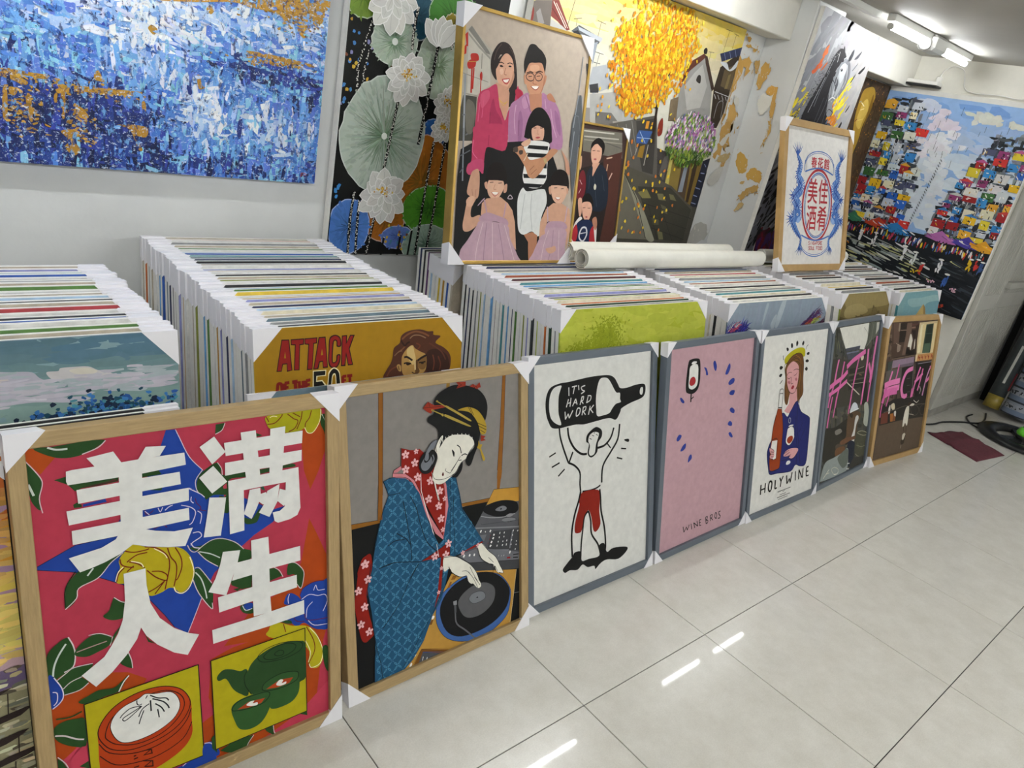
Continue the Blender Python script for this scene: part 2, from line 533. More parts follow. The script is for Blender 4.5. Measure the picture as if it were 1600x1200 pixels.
# traced shapes of the prints and paintings, millimetres on each board
ARTDATA = {}
ARTDATA['f1'] = '''
f #bf5a1c 574.8,38.8 635.7,40.99 635,98.61 604,183 582,226 567,176 561.2,90
f #bf5a1c 578,297 598,343 618,393 631,427 629,565 609,628 584,815 564,752 550,623 538,584 367,554 436,482 505,464 555,405
f #bf5a1c -3.643,469.5 170,539 205,568 165,626 81.22,633 64.89,669.5 43.55,683.9 1.504,662.6 -9.05,534.5
f #bf5a1c 338,575 384,564 503,563 551,580 556,713 598,812 495,837 401,835 312,842 311,725 339,713 328,667
f #b83a50 553,794 625,742 626,852 495,846 424,838 480,821 555,798
f #b83a50 43.55,683.9 79.15,661.6 86.16,725.2 35.69,713.9
f #2f57ab 272,33.21 259.8,66.22 219,151 172,209 166,236 96.37,236.2 31.81,262.6 31.29,268.9 88.6,289.9 129,312 174,343 222,393 248,436 266,470 292,494 308,459 324,422 354,370 418,323 445,305 489,285 519,252 486,255 457,232 425,212 383,236 381,176 340,131 314.8,97.8 296.9,52.03 290.4,34.69
s #141a40 1.4 172,209 166,236 96.37,236.2 31.81,262.6
s #141a40 1.4 31.29,268.9 88.6,289.9 129,312 174,343 222,393 248,436 266,470
S #cfc4d2 1.6 290.4,34.69 296.9,52.03 314.8,97.8 340,131
S #cfc4d2 1.6 292,494 308,459 324,422
f #c4611d 31.6,31.27 41.76,33.03 76.86,56.43 61.28,73.08 51.55,84.21 31.2,56.66
F #24461d 43.47,33.32 73.41,54.72 100.1,60.64 128.3,56.84 148,46.87 162.3,35.8 130,32.73 75,34.44
S #d3c3c4 2 162.2,36.91 147.9,49.08 120.7,57.72
S #c9d0c8 3.5 66.07,35.07 79.83,41.32 97.83,42.69
F #24461d 30.18,58.6 41.9,73.68 51.73,92.93 52.44,106.2 48.1,127.1 46.01,153.1 34.94,137.3 31.21,119 29.74,94.94
S #d3b9bd 1.8 30.44,55.46 41.9,73.68 51.73,92.93 52.44,106.2 46.01,131 49.06,159.3
S #c9d0c8 4 31.09,99.53 37.89,122.7
f #24461d 71.73,99.17 103.1,94.41 183,106 178,123 143,125 116,124 104,128 92.57,112.3
f #4a2a24 116,122 162,120 171,117 178,121 143,125
f #24461d 220,113 253,114 259,124 221,124
f #24461d 236,153 259,153 255,162 248,161
f #24461d 98.71,154 106,151 113,157 113,162 100,161
f #2f57ab 115,157 154,154 156,161 115,162
f #b83a50 164,155 180,154 180,162 165,162
F #2f57ab 221,156 263,160 309,165 329,179 346,213 347,249 333,284 290,280 226,251 214,204
S #d9cfe0 2 310,165 320,171 329,180
S #d9cfe0 2 316,185 314,193 317,199
S #5a1a44 1.8 324,190 322,200 327,205
S #d9cfe0 2 261,203 272,196 288,196 305,202
S #d9cfe0 2 307,207 320,217 317,232 307,249
S #5a1a44 1.8 223,194 226,205 239,198
S #5a1a44 1.8 237,238 255,234 263,241
S #d9cfe0 1.6 223,196 231,206
S #d9cfe0 1.6 248,195 252,204 257,195
f #24461d 371.1,35.96 390.7,35.44 383.5,50.41 369.1,57.31
S #d3c3c4 1.6 390.7,35.44 383.5,50.41 369.1,57.31
f #24461d 456.2,67.55 471.2,75.86 455.9,76.99
F #24461d 326,162 332,142 348,129 370,120 378,133 382,150 431,153 512,154 540,154 545,162 512,161 464,164 426,164 394,164 391,195 360,191 342,198 330,181
S #d3c3c4 1.6 340,130 325,150 325,169 330,181
S #d3c3c4 1.6 371,120 379,135 380,150
F #24461d 371,197 384,200 391,188 391,236 378,232
f #b83a50 380,176 388,170 389,182 382,182
f #2f4f3a 463,195 470,194 473,205 465,201
F #24461d 423,258 441,265 456,248 463,248 455,271 446,277 427,274
F #2f57ab 310,166 332,182 344,201 345,237 337,261 307,260 281,244 278,186
S #d9cfe0 1.8 310,166 332,182 341,192
S #d9cfe0 1.8 314,185 313,194 318,200
S #5a1a44 1.8 322,190 324,201 332,212 330,218
S #d9cfe0 1.8 293,199 312,208 321,221 314,241 307,246
S #d9cfe0 1.8 325,219 333,229 329,249
S #5a1a44 1.6 327,217 343,223
F #b9b31f 480.7,34.44 520.5,30.41 570.2,29.87 611.4,34.15 608.3,62.46 592.3,85.11 578,86.64 570.6,74.3 556.5,79.56 526.6,78.58 490.5,64.52 481.4,51.18
S #f0e4b0 1.8 611.4,34.15 608.3,62.46 592.3,86.36 578,86.64 570.6,73.07
S #7a2416 2.2 482.6,52.54 500.5,51.61 515.4,39.33 518,33.67
S #7a2416 2.2 530.2,35.36 544.7,48.34 554.6,54.66 546.7,70.66 531.6,76.91
S #7a2416 2.2 565.1,34.08 562.2,50.85 551.6,73.87
S #7a2416 2.2 588,34.73 582.6,51.29 573.4,62.34 571.9,72.02
S #7a2416 2 542.5,34.65 559.8,45.6
S #7a2416 2 480.7,35.62 486.3,47.13
S #f0e4b0 1.6 488.9,37.97 496.2,35.42 505.7,37.96
F #24461d 613.8,48.22 625.6,54.89 626,116 618.5,89.17 609.6,67.66
S #c9d0c8 1.6 613.8,46.97 625.4,69.99
f #b83a50 612.7,33.58 625.9,34.84 625.6,52.38 619.1,46.45 613.3,45.65
F #24461d 305,298 331,299 353,292 375,295 402,311 420,331 436,340 436,358 419,361 400,360 373,365 353,349 330,326 320,311
S #d3c3c4 1.8 301,291 307,305 317,310 333,300 353,292 375,295 402,311 420,332
S #d3c3c4 1.8 321,311 338,335 362,357
S #c9d0c8 2.4 324,312 347,323 367,338
S #d9cfe0 2 308,288 314,299 326,304
S #d9cfe0 2 313,266 326,267 330,278 312,287 308,293
F #24461d 312,350 324,352 334,368 347,392 349,417 345,454 334,435 319,408 312,379 308,365
S #d3c3c4 1.8 314,347 324,351 347,392
S #d3c3c4 1.8 308,372 319,408 344,453 346,439
S #c9d0c8 2.6 314,357 325,375 332,402 335,425
f #24461d 388,397 437,398 434,429 412,427 389,410
f #24461d 393,421 412,423 402,429
f #24461d 476,396 493,399 508,423 477,427
F #24461d 524,396 542,401 560,425 559,452 553,468 543,455 538,429 520,424
S #d3c3c4 1.8 526,395 542,401 560,425 560,447 553,469 543,455
S #d3c3c4 1.8 488,396 501,408 509,426
F #24461d 408,467 434,468 438,493 421,491 410,481
F #2f57ab 415,467 434,468 434,480 422,482
S #c9ccd8 1.8 412,468 419,482 434,482
F #2f57ab 550,484 561,469 586,463 610,466 627,475 625,591 600,594 581,583 559,562 541,566 528,553 510,536 550,501
F #2f57ab 511,488 519,474 532,476 548,492 550,506 524,503 511,497
S #5a1a44 1.8 550,487 559,471 586,463 613,467
S #d9cfe0 1.8 554,499 574,492 596,502 615,505 621,524 609,548
S #d9cfe0 1.8 582,514 568,526 565,550
S #5a1a44 2 560,537 566,556 587,564 620,569
S #d9cfe0 1.8 570,560 586,578 620,586
S #d9cfe0 1.8 524,475 520,486 521,499
S #d9cfe0 1.8 585,485 591,473 596,487 607,490 615,491
S #5a1a44 1.8 533,539 541,552 560,559
S #d9cfe0 1.8 512,537 528,551
F #24461d 497,536 523,543 528,553 515,549
F #cfc22a 471,550 482,534 507,546 530,560 562,571 586,594 602,634 607,676 593,696 576,690 568,675 564,630 471,568
S #f5efc0 1.8 573,580 594,613 607,656 599,687 576,690 570,677
S #7a2416 2.2 565,575 583,618 585,647 571,673 567,683
S #7a2416 2.2 507,547 512,570
S #f5efc0 1.6 561,610 574,646 568,672
F #24461d 606,647 622,652 624,717 612,701
F #cdb926 181,271 196,260 220,272 256,283 287,293 306,319 311,346 306,371 296,388 282,394 269,380 258,376 242,382 220,381 213,350 174,340 162,334 163,320 170,305 169,288
S #7a2416 2.4 181,271 197,278 218,279 226,278
S #7a2416 2.4 218,272 241,281 260,303 263,324 259,346 251,377
S #7a2416 2.4 261,286 266,307 276,326 275,351 269,375
S #7a2416 2.4 276,289 286,313 287,336 279,357 274,363
S #7a2416 2.4 171,286 173,298 183,306 195,310
S #7a2416 2.4 222,285 203,285 190,291 183,296
S #7a2416 2.4 187,296 203,305 215,317
S #7a2416 2.4 182,316 195,307
S #7a2416 2.4 162,332 167,316 178,306
S #7a2416 2.4 219,324 235,344 254,357 257,346 245,334 228,329
S #7a2416 2.4 219,373 236,367 252,357
S #7a2416 2.4 231,381 243,367 250,359
S #f5e9c0 2 191,296 208,305 213,315
S #f5e9c0 1.8 160,331 166,313 176,304
S #f5e9c0 2 269,377 273,389 286,396 301,385 311,354 304,318
S #f5e9c0 1.6 235,280 253,296 259,308
F #24461d 100,289 121,290 143,283 168,275 180,274 166,282 151,292 138,307 125,316 95.52,325.4 90.23,345.1 83.77,355 70.02,361.1 72.03,334.5 75.44,314.4 83.85,302.9
S #d3c3c4 1.8 178,273 155,288 138,307 125,316 95.52,325.4 90.23,345.1 69.93,362.2
S #10240f 1.8 71.2,357.9 71.46,329.6 77.62,310.4 92.47,289
S #c9d0c8 3 112,304 123,291
F #24461d 133,398 144,390 152,370 156,364 166,375 174,382 170,411 157,414 143,409
S #d3c3c4 1.6 155,364 166,376 174,381
f #24461d 153,440 167,425 146,460 141,466 147,448
S #d3c3c4 1.6 147,448 141,466
f #24461d 207,465 214,480 226,494 212,484
F #24461d 33.6,444.7 49.73,429.2 69.2,421.9 77.12,444.3 79.46,464.8 73.92,487.3 61.88,493.6 32.57,504.8 30.66,470
S #d3c3c4 2.4 70.22,421.1 77.29,442 79.46,464.8 73.92,487.3 58.07,493.3
S #c9d0c8 3.4 65.44,433.9 51.57,454 42.44,474.7 38.95,495.2
F #24461d 82.41,451.2 101,436 121,432 144,448 139,465 118,472 98.33,474.6 79.46,464.8
S #d3c3c4 1.8 105,430 125,433 145,447
S #b08a8a 2 81.88,458.4 108,456 136,454
F #24461d 157,508 173,496 178,516 179,532 163,520
S #d3c3c4 1.8 173,493 178,513 179,532
F #24461d 45.06,506.9 69.32,489.7 88.77,490 108,494 99.42,506.8 87.01,514.3 97.68,531.2 81.05,541.9 53.85,541.5 51.15,526.7
S #d3c3c4 1.8 45.15,505.7 61.13,496.2 75.14,489.6 108,493
S #d3c3c4 1.8 53.93,527.9 67.16,518.5 87.01,514.3
S #d3c3c4 1.8 54.78,541.9 81.05,541.9 97.59,532.5
F #2f57ab 31.23,491.4 41.86,499.4 51.33,524.3 52.64,544.7 44.86,558.7 31.25,562.6 27.11,543.5
S #d9cfe0 2 40.12,497.5 51.33,524.3 52.64,544.7 45.05,556.3 33.08,563.5
S #d9cfe0 1.8 35.89,527.6 43.03,533.1 41.73,549.9 35.47,557.1
F #24461d 77.26,566.7 95.57,560.8 114,556 140,562 155,555 169,545 162,558 150,574 123,575 102,577 86.5,575.9
S #e6e0d8 2.4 171,546 160,557 150,575
F #24461d 32.62,605.8 49.51,598.5 70.73,601.9 85.93,611.5 83.82,668.7 64.24,663 43.9,646.7 31.84,628.1
S #d3c3c4 3 32.59,623.4 48.96,631.2 67.44,646.5 80.87,653.8
S #24461d 3 36.86,588.1 61.52,593.9 81.48,590.2
f #b83a50 75.78,668.7 83.64,671.3 85.88,725.1 52.97,708.1 54.47,688 65.13,677.8
f #24461d 32.11,674.1 40.87,686.3 48.98,708.6 32.05,699.8
S #d3c3c4 1.8 33.23,672.1 44.44,690.7 50.88,709.6
f #24461d 68.69,710.9 85.19,706.2 85.88,725.1
f #2f57ab 217,810 264,809 309,802 325,778 339,796 337,849 263,834
S #d9cfe0 2 313,810 326,808
S #d9cfe0 2 264,811 272,807
f #c9bb23 86.41,577.1 309,576 311,806 87.69,801.2
o #1c1a10 2.2 86.41,577.1 309,576 311,806 87.69,801.2
F #c4511c 106,651 118,625 142,604 177,593 214,593 247,603 274,624 289,655 289,701 287,742 262,770 207,788 151,786 110,762 104,721 105,682
O #2a1208 2 106,651 118,625 142,604 177,593 214,593 247,603 274,624 288,658 278,687 255,708 218,720 169,720 131,703 112,677
S #2a1208 2 106,677 124,707 166,729 212,734 255,721 279,699 289,675
S #2a1208 2 106,706 133,740 175,755 220,758 268,742 289,709
F #c9511f 119,662 132,631 162,613 195,605 240,610 269,633 275,663 256,691 223,709 178,711 142,696 124,678
O #2a1208 2 119,662 132,631 162,613 195,605 240,610 269,633 275,663 256,691 223,709 178,711 142,696 124,678
F #e6e5de 129,649 138,626 158,612 184,607 196,601 204,602 217,608 249,617 264,639 265,664 250,685 219,699 183,703 153,697 137,679
O #2a1208 1.6 129,649 138,626 158,612 184,607 196,601 204,602 217,608 249,617 264,639 265,664 250,685 219,699 183,703 153,697 137,679
S #15171d 2.6 208,608 223,621 239,628 244,636
S #15171d 2.8 212,618 232,633 241,646 244,655
S #15171d 2.6 217,632 228,645 234,659
S #15171d 2.6 221,647 223,668
S #15171d 3 208,620 208,646
S #15171d 2.2 205,627 191,634 183,649
S #15171d 2.2 194,638 187,654 183,666
S #15171d 2 190,626 170,622 155,629 148,636
O #15171d 2 190,627 174,632 154,639 156,646 167,642
S #15171d 2 203,606 199,612
S #15171d 2 182,609 182,617 186,622 191,621
s #3a1608 2.4 188,733 203,737 204,747 188,744 201,737
s #3a1608 2.4 184,756 204,766 204,779 188,772 202,765
s #3a1608 3 168,737 173,737
s #3a1608 3 168,744 176,744
s #3a1608 3 167,764 177,765
F #2f57ab 311,781 330,780 345,811 340,822 310,810
S #d9cfe0 2 313,776 327,782 334,797
f #24461d 329,770 340,762 340,814 329,797
f #24461d 363,825 347,812 389,799 426,808 402,842
S #d3c3c4 1.8 426,808 412,824 402,845
F #24461d 454,805 474,803 474,823 479,834 464,821
S #d3c3c4 1.8 474,803 476,824 484,838
f #24461d 541,803 561,804 562,817
f #c9bb23 336,577 560,576 561,804 337,804
o #1c1a10 2.2 336,577 560,576 561,804 337,804
F #24431f 414,646 424,623 445,606 480,596 517,597 546,605 559,615 561,660 560,708 543,716 508,724 462,715 427,700 413,678 409,654
F #24431f 347,626 351,617 363,610 381,616 400,628 417,633 417,696 398,686 382,667 371,641 364,633 352,634
S #0f1f0e 1.8 417,633 409,646 411,671 424,699
O #0f1f0e 1.8 442,608 460,596 496,593 535,602 553,615 545,631 510,637 469,631 449,623
O #0f1f0e 1.8 456,613 478,600 511,599 535,611 529,625 500,631 469,626
O #0f1f0e 1.8 482,616 493,611 504,616 503,625 490,624
F #2c5226 451,696 455,684 476,676 504,674 536,684 542,698 543,727 537,748 518,762 481,762 466,750 467,717
O #0f1f0e 2 451,699 455,684 476,676 504,674 536,684 541,695 535,707 508,712 475,709
f #bf5324 459,700 493,689 527,696 517,707 488,707
F #e9e7e0 484,698 493,689 502,693 498,700 509,700 507,706 493,705
F #2c5226 376,716 392,702 427,700 462,707 470,719 467,751 447,781 419,788 394,777 383,752
O #0f1f0e 2 377,719 392,704 427,703 462,708 467,720 451,733 421,733 391,727
f #bf5324 390,724 416,715 456,722 446,731 416,730
F #e9e7e0 411,721 421,716 430,718 426,723 437,725 436,732 421,728
f #e3e2dd 127.1,65.53 173.3,60.24 186.5,85.49 139.6,84.67
f #e3e2dd 215.9,85.11 231.8,60.66 269.5,65.17 256.7,84.26
f #e3e2dd 91.48,85.47 102.1,84.2 184.6,84.67 217,84.14 304.3,85.54 306,112 219,115 92.54,112.7 90.35,105.2
f #e3e2dd 106,125 178,125 220,124 293,125 294,152 217,152 107,153
f #e3e2dd 86.48,163.6 179,163 217,162 309,163 308,191 217,192 88.38,192.4
f #e3e2dd 180.5,86.66 223.1,85.25 217,217 177,217
f #e3e2dd 92.13,204.8 177,206 307,207 307,234 222,234 175,235 123,234 91.86,233.4
f #e3e2dd 83.42,258.4 114,255 140,252 166,241 175,227 219,230 222,234 207,252 196,260 172,274 143,284 121,289 99.85,292.4
f #e3e2dd 196,222 222,234 241,242 276,252 313,253 296,290 263,284 224,272 196,260
f #e3e2dd 175,318 216,318 216,356 221,398 237,437 264,470 291,491 314,503 288,543 261,527 229,496 209,468 200,446 191,469 170,497 141,525 110,546 86.59,511.6 129,486 143,467 157,444 167,418 174,377 175,343
f #e3e2dd 334.9,79.02 365.7,60.88 388.1,98.54 359,121
f #e3e2dd 331,146 361,125 389,166 356,186
f #e3e2dd 350,194 385,201 378,244 370,286 334,281 343,236
f #e3e2dd 385.6,78.39 494.9,78.44 564.2,78.76 562,108 526,108 388,108
f #e3e2dd 422,61.02 455.3,61 462,168 430,168
f #e3e2dd 488.2,62.96 523.3,62.25 513,169 483,168
f #e3e2dd 386,123 561,124 560,150 514,153 462,151 385,152
f #e3e2dd 391,165 462,165 552,164 555,264 547,280 529,286 500,288 492,282 488,260 505,260 517,252 521,194 508,194 463,193 424,193 422,287 390,288
f #e3e2dd 437,195 461,195 462,217 452,240 439,264 422,248 431,223
f #e3e2dd 477,206 506,195 500,236 480,269 456,253 471,232
f #e3e2dd 460,210 474,208 483,232 466,236 456,226
f #e3e2dd 506,207 521,214 520,243 515,251 500,235
f #e3e2dd 373,325 411,331 404,359 388,400 376,430 338,410 354,384 366,353
f #e3e2dd 402,359 477,359 552,359 552,396 476,395 437,398 390,399
f #e3e2dd 436,315 476,316 477,359 476,400 476,458 478,504 436,502 435,440 436,360
f #e3e2dd 358,429 436,428 542,430 542,462 476,465 435,463 359,466
f #e3e2dd 342,503 436,504 559,501 559,537 469,539 389,537 343,537
'''
ARTDATA['f2'] = '''
f #9a5f28 129.7,30.41 143.6,31 131,305 118,302
s #1c130c 1.2 129.7,30.41 119,302
s #1c130c 1.2 143.6,31 132,305
f #9a5f28 556.6,31.18 568.7,32.48 562,175 551,321 533,318 546,177
s #1c130c 1.2 556.6,31.18 546,177 533,318
s #1c130c 1.2 568.7,32.48 562,175 551,321
f #9a7434 349.1,31.31 361.1,32.68 359.9,46.11 348.2,44.71
f #9a5f28 533,333 549,336 542,377 531,375
f #0c0d0d 28.21,371.6 133,374 258,364 392,401 647,403 645,864 34.8,846.5
f #9a6428 31.7,362.8 117,371 127,377 127,380 34.14,376.6
s #1c130c 1.2 31.7,362.8 117,371
f #9a6428 395,390 502,397 495,407 398,400
s #1c130c 1.2 395,390 502,397
f #d9a24e 519,374 630,389 629,438 592,437 489,415
s #1c130c 1.2 489,415 519,374 630,389
f #55565a 489,415 626,434 626,513 619,519 442,476
f #2a2b2e 619,490 629,472 629,516 617,510
F #111113 476,432 489,418 527,414 566,418 606,431 617,445 616,463 592,470 546,467 504,452
F #77787c 524,439 537,434 556,434 569,442 566,449 546,449 530,444
F #111113 543,441 548,439 550,443 545,444
S #9a9a9c 2.4 467,446 507,460 559,470 582,468 605,471
F #77787c 547,477 565,474 602,483 605,492 572,490
S #1c1c1e 1.2 547,477 565,474 602,483 605,492 572,490
F #8a8a8d 566,469 582,465 599,471 582,476
s #3a3a3d 1.2 468,469 470,473 507,478 619,495
s #7c7d80 5 445,478 627,518
f #505155 442,481 629,521 628,657 442,611 425,581 392,544
f #6a6b70 463,504 488,508 478,526 466,522
f #3c3d40 515,505 629,524 625,597 490,554 504,512
f #74757a 503,560 578,580 574,588 500,571
f #6a6b70 377,545 453,541 629,603 629,627 419,579
f #3f4043 419,578 629,627 628,657 449,613
s #1c1c1e 1.2 380,546 419,578 629,627
s #6f7075 6 595,522 581,577
s #1c1c1e 1 588,516 576,575
s #e6e6e2 5 464,496 468,489
s #e6e6e2 5 501,504 505,498
s #e6e6e2 4 482,499 485,498
s #e6e6e2 5.5 516,519 518,514
s #e6e6e2 5.5 512,529 516,524
s #e6e6e2 5.5 505,540 509,534
s #e6e6e2 5.5 500,550 506,546
s #d9d9d5 3.2 540,520 542,514
s #d9d9d5 3.2 558,523 560,518
s #d9d9d5 3.2 538,533 539,528
s #d9d9d5 3.2 557,535 558,531
s #d9d9d5 3.2 533,545 535,541
s #d9d9d5 3.2 552,549 554,545
s #d9d9d5 3.2 568,551 570,546
s #d9d9d5 3.2 528,557 530,552
s #d9d9d5 3.2 550,561 552,556
s #d9d9d5 3.2 566,564 568,558
s #d9d9d5 3.2 595,526 598,521
s #d9d9d5 3.2 613,530 617,527
s #d9d9d5 3.2 592,539 594,535
s #d9d9d5 3.2 588,554 590,550
s #d9d9d5 3.2 586,568 587,564
s #d9d9d5 3.2 609,563 610,559
s #d9d9d5 3.2 607,574 608,570
s #d9d9d5 3.2 603,588 605,584
s #e6e6e2 5 580,594 583,586
s #e6e6e2 6 398,555 402,548
s #e6e6e2 5.5 420,558 423,552
s #e6e6e2 5 438,562 440,555
s #a82a30 5 569,605 583,608
s #b0b0b0 2 533,591 536,586
s #b0b0b0 2 545,594 547,590
s #b0b0b0 2 554,595 558,592
s #7a2430 2.4 491,538 494,535
s #7a2430 2.4 498,527 501,523
s #7a2430 2.4 500,516 504,514
s #1c1c1e 3.4 595,602 618,606
s #1c1c1e 3.4 594,611 615,616
s #a02a34 3.4 620,607 627,608
f #cf9c52 352,592 449,612 608,654 593,753 580,832 359,838 207,835 177,826 285,682
s #1c130c 1.2 352,592 285,682
s #e0cfa8 1.2 608,654 593,753 579,832
F #4a68a8 294,695 306,658 335,633 397,614 466,621 537,650 579,703 583,742 569,790 526,816 463,830 389,817 331,785 300,739
O #121726 1.4 294,695 306,658 335,633 397,614 466,621 537,650 579,703 583,742 569,790 526,816 463,830 389,817 331,785 300,739
F #101012 308,700 322,657 364,628 423,619 484,625 537,654 574,698 579,733 560,772 508,799 437,806 372,795 328,759
F #58585a 375,695 388,671 426,655 474,656 510,678 519,703 509,733 473,753 429,754 395,737
F #74767c 416,691 430,678 461,680 478,693 478,708 456,713 430,709
O #151517 1 416,691 430,678 461,680 478,693 478,708 456,713 430,709
F #0c0c0c 444,695 449,694 452,697 447,698
S #5d5e62 4.6 364,684 364,719 369,753 402,786 441,828
f #88898d 357,679 370,680 370,693 358,691
f #505154 360,692 368,693 368,717 361,717
f #55595e 467,832 499,820 502,828 485,833
f #9a622a 350,610 358,599 372,605 364,613
f #9a622a 337,630 347,615 354,617 345,633
f #7a4a20 269,721 277,710 285,711 278,724
F #e6e3da 277,705 283,698 289,702 283,709
f #7d4f22 207,831 241,785 357,830 330,834 222,834
s #1c130c 1.2 207,831 241,785 357,830
f #4a4d52 229,824 245,796 326,831 277,831
s #3a5a9a 2 245,796 326,831
s #e6e6e6 2.4 243,821 246,810
s #e6e6e6 2.4 257,825 260,817
s #e6e6e6 2.4 269,827 273,823
F #e6e3da 210,796 214,790 220,790 222,796 216,800
F #e6e3da 198,821 204,813 208,816 204,825
s #8a8f8f 1.2 598,730 627,734
F #9c2b1c 59.11,467.6 71.78,458.3 89.4,460.1 88.57,522.1 72.25,569.7 77.05,624.4 89.19,679.2 74.08,693.9 61.35,697.5 49.6,681.4 38.4,617.6 34.88,580.3 42.21,533.8 49.09,497
F #9c2b1c 46.96,505.8 61.29,468.8 74.09,468.1 89.77,478.6 89.58,521.8
f #9c2b1c 194,189 221,199 238,202 252,201 269,217 312,271 361,394 333,458 327,475 252,329 205,270 192,241
f #d9858c 165,251 168,245 190,237 192,246 178,253
s #1a1012 1.4 192,188 190,237 168,245 165,252 164,262
f #d9858c 165,251 205,262 232,285 252,329 279,394 303,434 327,472 327,482 299,455 271,398 248,331 218,282 164,264
f #d9858c 331,303 342,324 348,366 345,410 333,458 325,482 327,462 334,413 337,363
s #1a1012 1.2 165,252 205,262 232,285 254,329 279,394 303,434 327,472
s #f0e4e0 2 254,271 254,320 272,386 302,488 307,524
f #245273 135,270 154,262 204,274 224,292 248,325 266,384 288,446 309,490 325,481 338,421 346,385 341,327 337,299 373,303 388,356 397,406 439,469 475,527 467,533 413,538 368,541 346,558 334,603 316,657 283,695 250,761 211,805 170,831 115,832 84.92,830.3 92.24,702.2 83.95,616.5 76.21,568.6 75.05,550.2 88.84,500.7 103,433 117,384 135,335 148,312
f #9a5f28 119,279 132,282 127,372 113,371
s #1c130c 1.2 119,279 113,371
f #9a5f28 533,316 551,319 547,346 530,342
'''
ARTDATA['kimono_mask'] = '''
f #000000 135,270 154,262 204,274 224,292 248,325 266,384 288,446 309,490 325,481 338,421 346,385 341,327 337,299 373,303 388,356 397,406 439,469 475,527 467,533 413,538 368,541 346,558 334,603 316,657 283,695 250,761 211,805 170,831 115,832 84.92,830.3 92.24,702.2 83.95,616.5 76.21,568.6 75.05,550.2 88.84,500.7 103,433 117,384 135,335 148,312
'''
